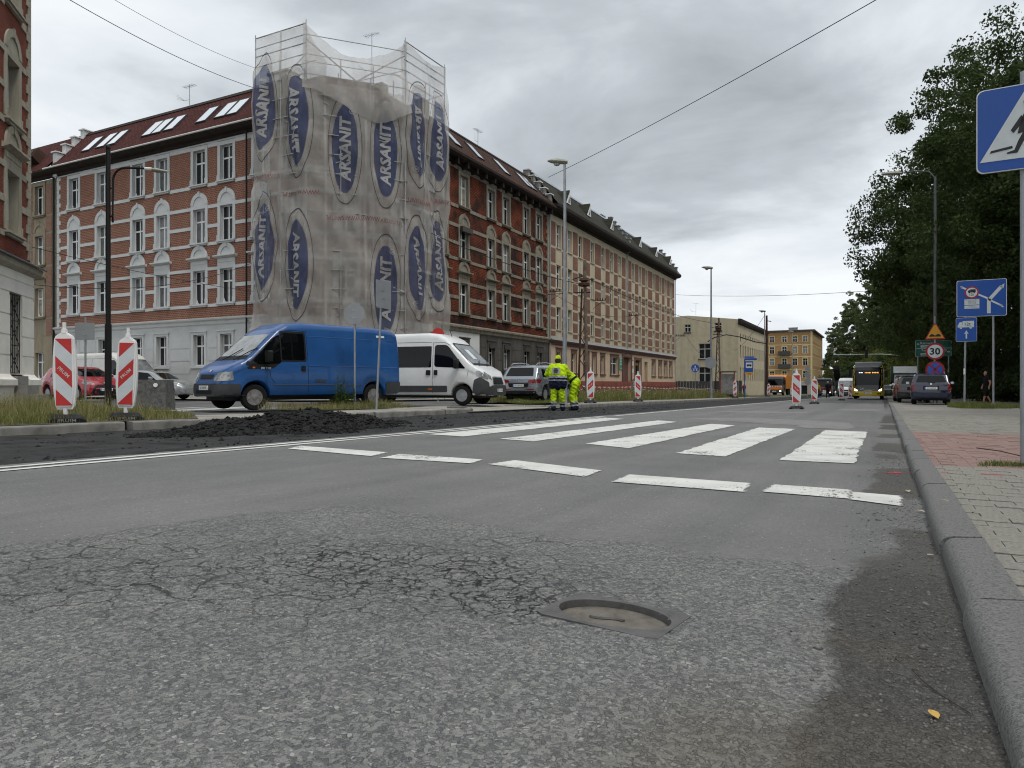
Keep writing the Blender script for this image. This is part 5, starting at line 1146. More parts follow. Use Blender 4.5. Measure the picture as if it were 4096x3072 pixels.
glyph(p, [disc(16, .033, .033, .012, .19), [(-.06, -.055), (-.035, .06), (.0, .145), (.05, .15), (.075, .06), (.11, -.01), (.09, -.03), (.045, .035), (.035, -.04), (.0, -.045)], [(-.035, .09), (-.105, -.02), (-.085, -.045), (-.01, .05)],
          [(-.02, -.04), (.03, -.04), (-.02, -.12), (-.06, -.205), (-.13, -.205), (-.13, -.195), (-.08, -.18), (-.055, -.11)], [(.005, -.045), (.04, -.03), (.085, -.11), (.125, -.20), (.09, -.205), (.05, -.13)],
          [(-.245, -.185), (-.09, -.165), (-.095, -.145), (-.235, -.165)], [(.0, -.15), (.07, -.14), (.06, -.125), (.01, -.13)]], BLK, -.0105)
zg = ground(3, 35.4)
o = empty('weight_limit_sign', (2.97, 35.4, zg), math.radians(0), 'large blue road layout sign with round truck ban on two posts', 'road sign'); post(o, 3.55-zg, .04, lean=.05); post(o, 4.9-zg, .04, x=1.02)
p = plate(o, rrect(-.88, .88, -.765, .765, .06), BLUEP, 'plate', 4.23-zg, rim=WHITE, x=.60)
def bar(x0, y0, x1, y1, w_): d = Vector((x1-x0, y1-y0)).normalized(); n = Vector((-d.y, d.x))*w_/2; return [(x0+n.x, y0+n.y), (x0-n.x, y0-n.y), (x1-n.x, y1-n.y), (x1+n.x, y1+n.y)]
glyph(p, [bar(.26, -.65, .26, -.05, .13), bar(.26, -.1, .70, .45, .13), [(.63, .45), (.80, .56), (.76, .36)], bar(.26, -.08, .72, -.36, .07), [(.66, -.28), (.79, -.42), (.70, -.42)], bar(.26, -.05, -.72, .50, .07), [(-.66, .53), (-.76, .55), (-.70, .42)]], WHITEP, -.0075)
glyph(p, [disc(28, .255, .255, -.34, .25)], SREDD, -.010, 'ban_ring'); glyph(p, [disc(28, .20, .20, -.34, .25)], WHITEP, -.0125, 'ban_disc')
truck = lambda cx_, cy_, s: [[(cx_-.5*s, cy_-.18*s), (cx_+.5*s, cy_-.18*s), (cx_+.5*s, cy_+.28*s), (cx_-.2*s, cy_+.28*s), (cx_-.2*s, cy_-.02*s), (cx_-.5*s, cy_-.02*s)], [(cx_-.48*s, cy_-.02*s), (cx_-.22*s, cy_-.02*s), (cx_-.22*s, cy_+.2*s), (cx_-.38*s, cy_+.2*s)], disc(10, .09*s, .09*s, cx_-.3*s, cy_-.2*s), disc(10, .09*s, .09*s, cx_+.3*s, cy_-.2*s)]
glyph(p, truck(-.34, .30, .28), BLK, -.015, 'truck_symbol'); letters(p, '12t', .13, -.34, .16, BLK, y=-.015)
glyph(p, [[(-.60, -.27), (-.07, -.27), (-.07, -.03), (-.60, -.03)], [(-.60, -.43), (-.07, -.43), (-.07, -.295), (-.60, -.295)]], WHITEP, -.010, 'notice')
for k, t_ in enumerate(('Obowiazuje w godzinach', '06.00 do 10.00', '14.00 do 18.00', '20.00 do 22.00')): letters(p, t_, .048, -.335, -.07-.052*k, BLK, .0, -.013)
for k, t_ in enumerate(('Nie dotyczy', 'pojazdow komunalnych')): letters(p, t_, .046, -.335, -.335-.055*k, BLK, 0, -.013)
p = plate(o, rrect(-.375, .375, -.5, .5, .05), BLUEP, 'lower_plate', 2.93-zg, rim=WHITE, x=.07); glyph(p, truck(-.02, .2, .58)[:1]+truck(-.02, .2, .58)[1:], WHITEP, -.008, 'truck_symbol'); letters(p, '12t', .18, .05, .23, BLK, .012, -.011); glyph(p, [bar(0, -.38, 0, -.15, .055), [(-.08, -.18), (.08, -.18), (0, -.03)]], WHITEP, -.008, 'arrow')
mb = MB(); mb.box(-.03, .03, -.05, -.04, 1.35, 1.6); mb.obj('sticker', WHITE, o)
zg = ground(2.4, 44.7)
o = empty('speed_limit_sign', (2.40, 44.5, zg), 0, 'yellow bump warning, thirty limit and no stopping signs mounted above each other', 'road sign'); post(o, 4.3-zg, .04)
tri = lambda s: [(-.46*s, -.40*s), (.46*s, -.40*s), (.05*s, .42*s), (-.05*s, .42*s)]
p = plate(o, tri(1.05), SREDD, 'warning_plate', 3.46-zg); glyph(p, [tri(.88)], SYEL, -.009, 'yellow_field'); glyph(p, [[(-.27, -.27), (.27, -.27), (.27, -.21), (.24, -.20), (.2, -.14), (.13, -.12), (.06, -.17), (0, -.21), (-.06, -.17), (-.13, -.12), (-.2, -.14), (-.24, -.2), (-.27, -.21)]], BLK, -.012, 'bump_symbol')
p = plate(o, disc(32, .45), SREDD, 'limit_plate', 2.40-zg); glyph(p, [disc(32, .355)], WHITEP, -.009, 'white_field'); letters(p, '30', .50, 0, 0, BLK, .03, -.012)
p = plate(o, disc(32, .45), SREDD, 'no_stopping_plate', 1.42-zg); glyph(p, [disc(32, .355)], SBLUE, -.009, 'blue_field'); glyph(p, [bar(-.25, -.25, .25, .25, .085), bar(-.25, .25, .25, -.25, .085)], SREDD, -.012, 'cross')
zg = ground(3, 64)
o = empty('direction_sign', (2.3, 64, zg), 0, 'green direction sign on two posts half hidden behind the speed limit sign', 'road sign'); post(o, 4-zg, .05); post(o, 4-zg, .05, x=2.05)
GRN = mat('sign green', (.004, .125, .085), .4, var=.08)
p = plate(o, [(-1.2, -.63), (1.2, -.63), (1.2, .55), (-1.2, .63)], GRN, 'plate', 3.42-zg, rim=WHITEP, x=1.03); glyph(p, [[(-1.18, -.02), (1.18, -.02), (1.18, .01), (-1.18, .01)], bar(-1.08, .34, -.92, .34, .05), [(-1.12, .34), (-1.02, .42), (-1.02, .26)], bar(.9, -.3, 1.05, -.3, .05), [(1.12, -.3), (1.02, -.22), (1.02, -.38)], [(-.85, .06), (.05, .06), (.05, .24), (-.85, .24)], [(-.85, -.55), (-.25, -.55), (-.25, -.37), (-.85, -.37)]], WHITEP)
letters(p, 'Katowice', .26, -.38, .41, WHITEP, .006); letters(p, 'Centrum', .19, -.4, .15, BLK, .006, -.012); letters(p, 'Tarnowskie Gory', .24, .05, -.17, WHITEP, .006); letters(p, 'Zerniki', .18, -.55, -.46, BLK, .006, -.012)
# backs of signs at the side street
def back_sign(x, y, rz, h, poly, zc_, label, name, lean=0, tw=0):
    o = empty(name, (x, y, ground(x, y)), rz, label, 'road sign'); post(o, h, .03, lean=lean)
    mb = MB(); mb.prism(poly, lambda a, b_: (a, -.035, b_), lambda a, b_: (a, -.05, b_)); p = mb.obj('plate', GREYBACK, o); p.location = (lean, 0, zc_); p.rotation_euler.z = tw
    c = MB(); c.box(-.06, .06, -.056, -.0305, .08, .12); c.box(-.06, .06, -.056, -.0305, -.12, -.08); c.obj('clamp', STEEL, p); return o
octo = [(.30*math.cos(math.radians(22.5+45*k)), .30*math.sin(math.radians(22.5+45*k))) for k in range(8)]
back_sign(-13.05, 15.45, math.radians(24), 2.95, [(a*1.04, b_*1.04) for a, b_ in octo], 2.62, 'grey back of an octagonal stop sign in front of the blue van', 'stop_sign')
back_sign(-11.75, 14.75, math.radians(40), 3.35, rrect(-.30, .30, -.36, .36, .03), 3.0, 'leaning post with grey backed square plate in front of the blue van', 'square_sign', lean=.16, tw=.85)
o = back_sign(-22.2, 13.5, math.radians(27), 2.75, rrect(-.31, .31, -.27, .27, .02), 2.3, 'small grey backed sign between the two near guide posts', 'rectangular_sign')
o = empty('round_sign', (-12.0, 56.1, ground(-12, 56)), math.radians(12), 'grey back of a round sign on the lamp post by the gabled house', 'road sign'); mb = MB(); mb.prism(disc(28, .45), lambda a, b_: (a, -.13, b_), lambda a, b_: (a, -.11, b_)); q = mb.obj('plate', GREYBACK, o); q.location.z = 2.75; mb = MB(); mb.box(-.12, .12, -.11, .1, 2.7, 2.8); mb.obj('clamp', STEEL, o)
o = empty('no_entry_sign', (-19.3, 29.0, ground(-19, 29)), math.radians(30), 'red round sign just visible above the white van roof', 'road sign'); post(o, 3.55); p = plate(o, disc(24, .30), REDP, 'plate', 3.25, y=-.05)
o = empty('cycle_path_sign', (-14.7, 62.5, ground(-14.7, 62.5)), math.radians(14), 'round blue cycle and foot path sign before the dark fence', 'road sign'); post(o, 2.9); p = plate(o, disc(24, .36), BLUEP, 'plate', 2.55, rim=WHITE); glyph(p, [bar(-.22, .0, .22, .0, .04), disc(10, .06, .06, .0, .17), bar(0, .12, 0, .05, .09), disc(10, .07, .07, -.12, -.16), disc(10, .07, .07, .12, -.16)], WHITEP)
# bus stop ---------------------------------------------------------------------
o = empty('bus_stop_sign', (-10.95, 65.0, ground(-10.95, 65)), math.radians(14), 'blue bus stop sign with white bus symbol beside the red shelter', 'bus stop sign'); post(o, 3.4, .04, BLUEP)
p = plate(o, rrect(.02, .72, -.48, .48, .03), BLUEP, 'plate', 2.72); glyph(p, [[(.1, -.12), (.64, -.12), (.64, .36), (.1, .36)]], WHITEP, name='white_field'); glyph(p, [[(.17, .06), (.57, .06), (.57, .2), (.17, .2)], disc(8, .05, .05, .26, .05), disc(8, .05, .05, .48, .05)], BLK, -.011)
p = plate(o, rrect(.02, .72, -.11, .11, .02), SYEL, 'line_plate', 2.1); letters(p, '270', .17, .37, 0, BLK); mb = MB(); mb.box(-.02, 1.0, -.05, 0, 3.28, 3.46); mb.box(-.02, .8, -.05, 0, 3.5, 3.62); mb.obj('name_plate', BLUEP, o)
o = empty('bus_shelter', (-12.2, 67.0, ground(-12.2, 67)), math.radians(-80), 'open bus shelter with red steel frame at the kerb', 'bus shelter'); SHR = mat('shelter red', (.26, .028, .028), .5, var=.15)
for x in (-1.3, 0, 1.3): mb = MB(); mb.box(x-.04, x+.04, -.04, .04, 0, 2.3); mb.box(x-.04, x+.04, -1.24, -1.16, 0, 2.3) if abs(x) > 1 else None; mb.obj('frame_post', SHR, o)
mb = MB(); mb.box(-1.5, 1.5, -1.4, .2, 2.3, 2.38); mb.obj('roof', mat('shelter roof', (.10, .09, .08), .4), o); mb = MB(); mb.box(-1.25, 1.25, -.4, -.05, .42, .48); mb.obj('bench', SHR, o)
for x in (-1.29, 1.29): mb = MB(); mb.box(x-.01, x+.01, -1.15, -.05, .3, 2.1); mb.obj('side_pane', mat('scratched pane', (.22, .22, .21), .35, var=.3, scale=4), o)
# old tram masts and gantry ---------------------------------------------------
def lattice_mast(x, y, h, label, rz=0):
    o = empty('lattice_mast', (x, y, ground(x, y)), rz, label, 'mast', 'rusty lattice masts on the verge'); WOOD = mat('old timber', (.15, .12, .095), .9, var=.3, scale=4)
    mb = MB(); mb.cyl((.24, 0, -.2), (.10, 0, h-.4), .10, .07, 8); mb.obj('timber_leg', WOOD, o); mb = MB(); mb.cyl((-.26, 0, -.2), (-.05, 0, h-1.4), .07, .055, 6); mb.obj('steel_leg', RUST, o)
    for k in range(int((h-2)/.6)):
        z = .4+k*.6; f = lambda t: (-.26+.21*t/(h-1.4), .24-.14*t/(h-.4)); a = f(z); c = f(z+.6); mb = MB(); p, q = ((a[0], z), (c[1], z+.6)) if k % 2 else ((a[1], z), (c[0], z+.6)); mb.cyl((p[0], 0, p[1]), (q[0], 0, q[1]), .022, n=4); mb.obj('brace', RUST, o)
    mb = MB(); mb.lathe([(.10, h-1.3), (.30, h-1.25), (.30, h-1.12), (.12, h-1.05), (.26, h-.98), (.2, h-.85)], (.06, 0, 0), n=10); mb.obj('collar', RUST, o); mb = MB(); mb.cyl((.09, 0, h-.9), (.11, 0, h+.1), .10, .08, 8); mb.obj('pole_top', WOOD, o); mb = MB(); mb.cyl((-.5, 0, h-1.6), (.4, 0, h-1.6), .03, n=5); mb.cyl((-.55, 0, h-.9), (.1, 0, h-.7), .025, n=5); mb.obj('cross_arm', BLACK, o); return o
lattice_mast(-14.1, 34.9, 7.3, 'rusty mast of timber and lattice steel right of the tall lamp', math.radians(20))
lattice_mast(-15.0, 73.5, 7.9, 'rusty lattice mast in front of the gabled house', math.radians(10))
o = empty('tram_pole', (-11.9, 85.0, ground(-11.9, 85)), 0, 'brown rusty pole beside the orange truck with a curved wire arm', 'pole'); mb = MB(); mb.cyl((0, 0, -.2), (0, 0, 9.2), .17, .11, 10); mb.obj('shaft', RUST, o, 50)
mb = MB(); mb.tube([(0, 0, 6.0), (-.9, -2.5, 6.1), (-2.0, -5.6, 6.5), (-2.9, -8.2, 6.6), (-3.6, -10.6, 6.2), (-4.0, -11.9, 5.7)], .055, 6); mb.tube([(0, 0, 8.6), (.5, 0, 8.5)], .05, 6); mb.cyl((-1.9, -5.5, 6.5), (-1.9, -5.5, 6.0), .03, n=5); mb.obj('wire_arm', BLACK, o)
# concrete block by the blue van, fence, tape ----------------------------------
o = empty('concrete_block', (-17.3, 12.4, ground(-17.3, 12.4)-.05), math.radians(35), 'rough grey concrete block with a round white sticker on the verge', 'concrete block')
n_ = 9; V = []; F = []
for fi, (ax, sg) in enumerate(((1, -1), (0, 1), (1, 1), (0, -1), (2, 1))):
    o0 = len(V)
    for j in range(n_):
        for i in range(n_):
            a, b_ = i/(n_-1)*2-1, j/(n_-1)*2-1; p = [0, 0, 0]; idx = [k for k in (0, 1, 2) if k != ax]; p[ax] = sg; p[idx[0]] = a; p[idx[1]] = b_
            z = (p[2]+1)/2; tp = 1-.10*z; e = .012*math.sin(7*p[0]+3*p[2])*math.cos(5*p[1]+4*p[2]); V.append(((p[0]*.40)*tp+e, p[1]*.34*tp+e, z*.80+.4*e))
    for j in range(n_-1):
        for i in range(n_-1): F.append((o0+j*n_+i, o0+j*n_+i+1, o0+(j+1)*n_+i+1, o0+(j+1)*n_+i))
mb = MB(); mb.add(V, F); me = mb.mesh('block', mat('rough concrete', (.125, .125, .12), .95, var=.35, scale=14, bump=.02, bscale=45)); bm = bmesh.new(); bm.from_mesh(me); bmesh.ops.remove_doubles(bm, verts=bm.verts, dist=.002); bmesh.ops.recalc_face_normals(bm, faces=bm.faces); bm.to_mesh(me); bm.free(); link('block', me, o)
mb = MB(); mb.prism(disc(16, .055, .055, .12, .66), lambda a, b_: (a, -.345, b_), lambda a, b_: (a, -.322, b_)); mb.obj('sticker', WHITE, o)
for (x0, x1, y_, lb) in ((-30, -20.2, 101, 'dark board fence across the gap beside the beige block'), (-20.0, -16.5, 97, 'dark metal fence panels right of the painted boards')):
    o = empty('fence', ((x0+x1)/2, y_, ground(-17, y_)), 0, lb, 'fence'); n_ = int((x1-x0)/.42); fm = [mat('dark fence board', (.045, .048, .05), .7, var=.2), mat('printed banner board', (.22, .22, .25), .6, var=.6, scale=.9)]
    for k in range(n_): mb = MB(); xx = x0-(x0+x1)/2+k*.42; mb.box(xx, xx+.38, -.03, .03, -.2, 1.95+.04*(k % 2)); mb.obj('board', fm[1 if (lb[10] == 'd' and 9 < k < 21 and k % 3) else 0], o)
o = empty('barrier_tape', (0, 0, 0), 0, 'red and white barrier tape stretched along the tall weeds', 'barrier tape'); r_, w_ = MB(), MB()
for k in range(90):
    t = k/90; x, y = -17.8-.6*t, 41+46*t; z = ground(x, y)+.85-.12*math.sin(math.pi*(t*3 % 1)); x1, y1 = -17.8-.6*(t+1/90), 41+46*(t+1/90); z1 = ground(x1, y1)+.85-.12*math.sin(math.pi*((t+1/90)*3 % 1)); (r_ if k % 2 else w_).add([(x, y, z), (x1, y1, z1), (x1, y1, z1+.09), (x, y, z+.09)], [(0, 1, 2, 3)])
r_.obj('red_sections', REDP, o); w_.obj('white_sections', WHITEP, o)
for k, t in enumerate((0, .35, .68, 1)): mb = MB(); mb.cyl((-17.8-.6*t, 41+46*t, -1.2), (-17.8-.6*t, 41+46*t, ground(-17, 41+46*t)+1.0), .05, n=6); mb.obj('stake', CONC, o)
# traffic signal gantry far ahead
o = empty('traffic_signal', (2.6, 118, ground(1, 118)), 0, 'traffic signal hung on a long arm above the distant bus lane', 'traffic light'); mb = MB(); mb.cyl((0, 0, 0), (0, 0, 6.2), .14, .10, 8); mb.tube([(0, 0, 5.9), (-3, 0, 6.2), (-9.5, 0, 6.25)], .085, 6); mb.obj('gantry', mat('pale green steel', (.25, .30, .28), .5, .3), o); mb = MB(); mb.box(-5.2, -4.8, -.2, .2, 5.6, 6.9); mb.obj('signal_head', BLACK, o)
for k in (0,):
    o = empty('triangle_sign', (-9.0, 101, ground(-9, 101)), 0, 'grey backs of a triangular and a round sign before the ochre house', 'road sign'); post(o, 4.2, .05); mb = MB(); mb.prism([(-.45, 0), (.45, 0), (0, .8)], lambda a, b_: (a, -.05, b_), lambda a, b_: (a, -.03, b_)); q = mb.obj('triangle_plate', GREYBACK, o); q.location.z = 3.5; mb = MB(); mb.prism(disc(20, .42), lambda a, b_: (a, -.05, b_), lambda a, b_: (a, -.03, b_)); q = mb.obj('round_plate', GREYBACK, o); q.location.z = 2.9; mb = MB(); mb.prism(disc(20, .42), lambda a, b_: (a, -.05, b_), lambda a, b_: (a, -.03, b_)); q = mb.obj('round_plate', GREYBACK, o); q.location.z = 2.0
# overhead wires ------------------------------------------------------------------
def wire(p, q, sag, r, label, n=24):
    p, q = Vector(p), Vector(q); mb = MB(); mb.tube([p.lerp(q, k/n)-Vector((0, 0, sag*4*(k/n)*(1-k/n))) for k in range(n+1)], r, 5); o = mb.obj('overhead_wire', BLACK); return tag(o, label, 'wire', 'overhead wires')
wire((-25.0, 54.2, 18.0), (5.9, 28.6, 16.9), .35, .02, 'overhead wire rising from the stepped parapet to the upper right, past the lamp head')
wire((-29.9, 27.3, 16.5), (-24.3, 12.5, 13.8), .35, .014, 'lower of two wires running from the scaffold to the upper left')
wire((-29.9, 27.4, 17.6), (-24.6, 14.2, 14.7), .3, .009, 'upper of two wires running from the scaffold to the upper left')
wire((-26.25, 14.1, 5.4), (-29.9, 27.2, 5.6), .15, .011, 'lower wire from the cream corner house across the restored facade')
wire((-26.25, 14.1, 4.1), (-29.9, 27.1, 7.1), .6, .011, 'wire from the cream corner house rising to the scaffold corner')
wire((-29.9, 27.0, 8.2), (-23.9, 53.6, 8.3), .3, .012, 'thin wire crossing the printed netting to the sooty tenement')
wire((-23.3, 33.0, 9.5), (-14.2, 34.9, 5.9), .3, .018, 'wire from the netting corner to the rusty lattice mast')
wire((-14.2, 34.9, 6.4), (-15.0, 73.5, 6.8), .5, .018, 'wire between the two rusty lattice masts')
wire((-24.3, 53.8, 8.1), (-24.5, 75.6, 8.2), .8, .018, 'wire along the beige block between brackets')
wire((-24.5, 75.6, 8.2), (-24.0, 97.0, 7.2), .8, .018, 'wire along the beige block towards its far corner')
wire((-24.0, 97.0, 7.2), (-15.0, 73.5, 3.2), .9, .02, 'slack wire from the far corner of the beige block to the second mast')
wire((-25.7, 97.4, 13.0), (4.0, 70.0, 9.0), .5, .02, 'long wire from the beige block across the road into the trees')
wire((-12.0, 84.8, 8.6), (-21.4, 118, 6.0), .5, .02, 'wire from the brown pole to the gabled house')
# ---------------------------------------------------------------- vehicles
# local frame: x forward (0 = rear bumper, L = nose), y left, z up from the ground
def loft(sp):
    L, R = sp['L'], sp.get('R', .33); xs = np.unique(np.round(np.concatenate([np.arange(0, L, .05), [0, .012, .03, L-.03, L-.012, L]]+[np.array([p[0] for p in sp['top']])]+[a+(R+.06)*np.cos(np.linspace(0, math.pi, 25)) for a in sp['ax']]), 4)); xs = xs[(xs >= 0) & (xs <= L)]
    I = lambda k, x: np.interp(x, [p[0] for p in sp[k]], [p[1] for p in sp[k]])
    V = []; nr = None
    for x in xs:
        zt, zb, w_ = I('top', x), I('bot', x), I('w', x); zl = min(I('belt', x), zt-.05); za = zb
        for a in sp['ax']:
            if abs(x-a) < R+.06: za = max(za, R+math.sqrt(max(0, (R+.06)**2-(x-a)**2)))
        za = min(za, zl-.06); tu = sp.get('tumble', .22); wr = w_-tu*max(0, zt-zl); rr_ = min(sp.get('rr', .13), (zt-zl)*.55)
        h = zl-za; pts = [(0, za), (w_*.86, za), (w_*.965, za+min(.03, h*.2)), (w_*.99, max(za+h*.12, min(zb+.12, zl))), (w_, za+h*.38), (w_*1.0, za+h*.66), (w_*.988, zl-h*.10), (w_*.975, zl)]
        x1, z1 = w_*.975, zl; x2, z2 = wr-.002, zt-rr_
        for t in (.25, .5, .75): pts.append((x1+(x2-x1)*t+.012*math.sin(math.pi*t), z1+(z2-z1)*t))
        pts += [(wr, z2), (wr-.10*rr_, zt-.55*rr_), (wr-.42*rr_, zt-.2*rr_), (wr-1.0*rr_, zt-.06*rr_), (wr*.45, zt-.01*rr_), (0, zt)]
        pts = [(max(0, a), b_) for a, b_ in pts]; ring = [(x, -a, b_) for a, b_ in pts]+[(x, a, b_) for a, b_ in pts[-2:0:-1]]; nr = len(ring); V += ring
    mb = MB(); n = len(xs); F = []
    for i in range(n-1):
        for k in range(nr): F.append((i*nr+k, i*nr+(k+1) % nr, (i+1)*nr+(k+1) % nr, (i+1)*nr+k))
    F += [tuple(range(nr-1, -1, -1)), tuple(range((n-1)*nr, n*nr))]; mb.add(V, [f[::-1] for f in F]); return mb
def rpoly(p, r=.05, n=4):
    """round the corners of a polygon"""
    out = []; m = len(p)
    for i in range(m):
        a, b_, c = Vector(p[i-1]), Vector(p[i]), Vector(p[(i+1) % m]); d1, d2 = (a-b_), (c-b_); q = min(r, d1.length*.45, d2.length*.45); s, e = b_+d1.normalized()*q, b_+d2.normalized()*q
        for k in range(n+1): t = k/n; v = s*(1-t)**2+b_*2*t*(1-t)+e*t*t; out.append((v.x, v.y))
    return out
def box2(x0, x1, z0, z1): return [(x0, z0), (x1, z0), (x1, z1), (x0, z1)]
class Veh:
    def __init__(s, name, label, cat, sp, loc, heading, paint, group=None):
        s.sp = sp; s.o = empty(name, (0, 0, 0), math.radians(heading), label, cat, group); ca, sa = math.cos(math.radians(heading)), math.sin(math.radians(heading))
        ax, px, py = loc[0], loc[1], loc[2]            # local x of the anchor, world position of that centre-line point
        s.o.location = (px-ca*ax, py-sa*ax, loc[3] if len(loc) > 3 else ground(px, py)); s.mb = loft(sp)
        s.body = s.mb.obj('body', paint, s.o, 38); s.bvh = BVHTree.FromPolygons([Vector(v) for v in s.mb.v], [list(f) for f in s.mb.f]); s.paint = paint
        L, w_ = sp['L'], max(p[1] for p in sp['w']); u = MB(); a = sp['ax']
        u.box(.35, L-.35, -w_*.72, w_*.72, sp.get('ub', .20), .62); u.obj('underbody', BLACK, s.o)
    def proj(s, view, a, b_, eps):
        if view in 'RL': sg = -1 if view == 'R' else 1; o, d = Vector((a, sg*4, b_)), Vector((0, -sg, 0))
        elif view == 'F': o, d = Vector((s.sp['L']+4, a, b_)), Vector((-1, 0, 0))
        elif view == 'B': o, d = Vector((-4, a, b_)), Vector((1, 0, 0))
        else: o, d = Vector((a, b_, 8)), Vector((0, 0, -1))
        h, n, i, dist = s.bvh.ray_cast(o, d)
        if h is None:
            h, n, i, dist = s.bvh.find_nearest(o+d*4); n = -d
        if n.dot(d) > 0: n = -n
        n = (n-d*.6).normalized(); return h+n*eps
    def patch(s, name, m, view, poly, eps=.006, parent=None, cuts=4, ml=.14, th=0.0, F=None):
        if view == 'S': return [s.patch(name, m, v, poly, eps, parent, cuts, ml, th) for v in 'RL']
        V, F = tri_sub(poly, F or [tuple(range(len(poly)))], cuts, ml); mb = MB(); fl = view in 'L' or view == 'B'
        pts = [s.proj(view, a, b_, eps+th) for a, b_ in V]; mb.add(pts, F)
        if th:
            n = len(poly); P0 = [s.proj(view, a, b_, eps+th) for a, b_ in poly]; P1 = [s.proj(view, a, b_, -.004) for a, b_ in poly]; mb.add(P0+P1, [(k, (k+1) % n, n+(k+1) % n, n+k) for k in range(n)])
        return mb.obj(name, m, parent or s.o, 35)
    def text(s, view, t, size, a, b_, m, parent=None, bold=.004, flip=1, eps=.013):
        V, F = text2d(t, size, bold); return s.patch('lettering', m, view, [(a+flip*x, b_+y) for x, y in V], eps, parent, 0, F=F)
    def wheel(s, ax, sides='RL', steer=0.0, rim='steel', m=STEEL, wd=.21, r=None):
        R = r or s.sp.get('R', .33); hw = np.interp(ax, [p[0] for p in s.sp['w']], [p[1] for p in s.sp['w']])-.05
        for sd in sides:
            sg = -1 if sd == 'R' else 1; mb = MB(); rr_ = R*.60
            mb.lathe([(rr_, -.5*wd), (R*.90, -.5*wd), (R*.975, -.40*wd), (R, -.25*wd), (R, .25*wd), (R*.975, .40*wd), (R*.90, .5*wd), (rr_, .5*wd)], (0, 0, 0), 'Y', 28)
            o = mb.obj('wheel', RUBBER, s.o, 40); o.location = (ax, sg*(hw-wd*.5), R); o.rotation_euler.z = steer
            mb = MB(); y = sg*wd*.5
            if rim == 'steel':
                mb.lathe([(rr_*1.02, y*1.01), (rr_*.94, y*.98), (rr_*.86, y*.60), (rr_*.55, y*.75), (rr_*.50, y*.95), (rr_*.30, y*1.05), (rr_*.05, y*1.06)], (0, 0, 0), 'Y', 24); mb.obj('rim', m, o, 40); h = MB()
                for k in range(9): a = 2*math.pi*k/9; h.cyl((rr_*.70*math.cos(a), y*.74, rr_*.70*math.sin(a)), (rr_*.70*math.cos(a), y*.80, rr_*.70*math.sin(a)), rr_*.085, n=8)
                h.obj('rim_holes', BLACK, o)
            else:
                mb.lathe([(rr_*1.03, y*1.01), (rr_*.93, y*1.0), (rr_*.90, y*.6)], (0, 0, 0), 'Y', 24)
                for k in range(5 if rim == 'five' else 9):
                    a = 2*math.pi*k/(5 if rim == 'five' else 9); ca, sa = math.cos(a), math.sin(a); wv = rr_*(.13 if rim == 'five' else .07); q = [(-wv, rr_*.1), (wv, rr_*.1), (wv*1.25, rr_*.94), (-wv*1.25, rr_*.94)]
                    mb.prism(q, lambda p, t: (p*ca+t*sa, y*.8, -p*sa+t*ca), lambda p, t: (p*ca+t*sa, y*1.0, -p*sa+t*ca))
                mb.lathe([(rr_*.2, y*.7), (rr_*.2, y*1.02), (.01, y*1.04)], (0, 0, 0), 'Y', 12); mb.obj('rim', m, o); h = MB(); h.lathe([(rr_*.92, y*.45), (.02, y*.46)], (0, 0, 0), 'Y', 20); h.obj('rim_back', BLACK, o)
    def plate_no(s, view, t, a, b_, w_=.52, h_=.114, flip=1, e=0.0):
        p = s.patch('number_plate', PLATE, view, rpoly(box2(a-w_/2, a+w_/2, b_-h_/2, b_+h_/2), .012, 2), .010+e, None, 1, .4, .006)
        s.patch('plate_band', SBLUE, view, box2(*(sorted((a-flip*w_/2, a-flip*(w_/2-.04)))), b_-h_/2, b_+h_/2), .0175+e, p, 0)
        s.text(view, t, h_*.78, a+flip*.02, b_, BLK, p, .002, flip, .0185+e)
    def mirror(s, x, z, m=BLACK, h_=.2, w_=.12, out=.18, sides='RL'):
        for sd in sides:
            sg = -1 if sd == 'R' else 1; c = s.proj(sd, x, z, 0); mb = MB(); y0 = c.y
            mb.box(x-.04, x+.05, min(y0-sg*.05, y0+sg*.06), max(y0-sg*.05, y0+sg*.06), z-.03, z+.04); p = rrect(-w_*.9, w_*.9, -h_/2, h_/2, .04, 3)
            mb.prism(p, lambda a, b_: (x+.09, y0+sg*(out*.5+.07)+a, z+.07+b_), lambda a, b_: (x-.03, y0+sg*(out*.5+.07)+a*1.08, z+.07+b_*1.05)); o = mb.obj('mirror', m, s.o, 40)
            g_ = MB(); g_.face([(x-.033, y0+sg*(out*.5+.07)+a*.9, z+.07+b_*.85) for a, b_ in p]); g_.obj('mirror_glass', CHROME, o)
    def seam(s, view, pts, wv=.012, m=BLACK, name='door_seam'):
        mb = MB()
        for v in ('RL' if view == 'S' else view):
            P = []
            for (a, b_), (c, d) in zip(pts[:-1], pts[1:]):
                n = max(2, int(math.hypot(c-a, d-b_)/.12)); P += [(a+(c-a)*k/n, b_+(d-b_)*k/n) for k in range(n)]
            P.append(pts[-1]); q = [s.proj(v, a, b_, .002) for a, b_ in P]; mb.tube(q, wv*.5, 4)
        return mb.obj(name, m, s.o)
def paint(name, c, rough=.28, coat=.6, metal=0.0, var=.05, scale=2.0): return mat(name, c, rough, metal, var=var, scale=scale, coat=coat)
def hbox(v, view, a0, a1, z0, z1, m=BLACK, name='door_handle', th=.03, r=.02): return v.patch(name, m, view, rpoly(box2(a0, a1, z0, z1), r, 3), .004, None, 1, .3, th)
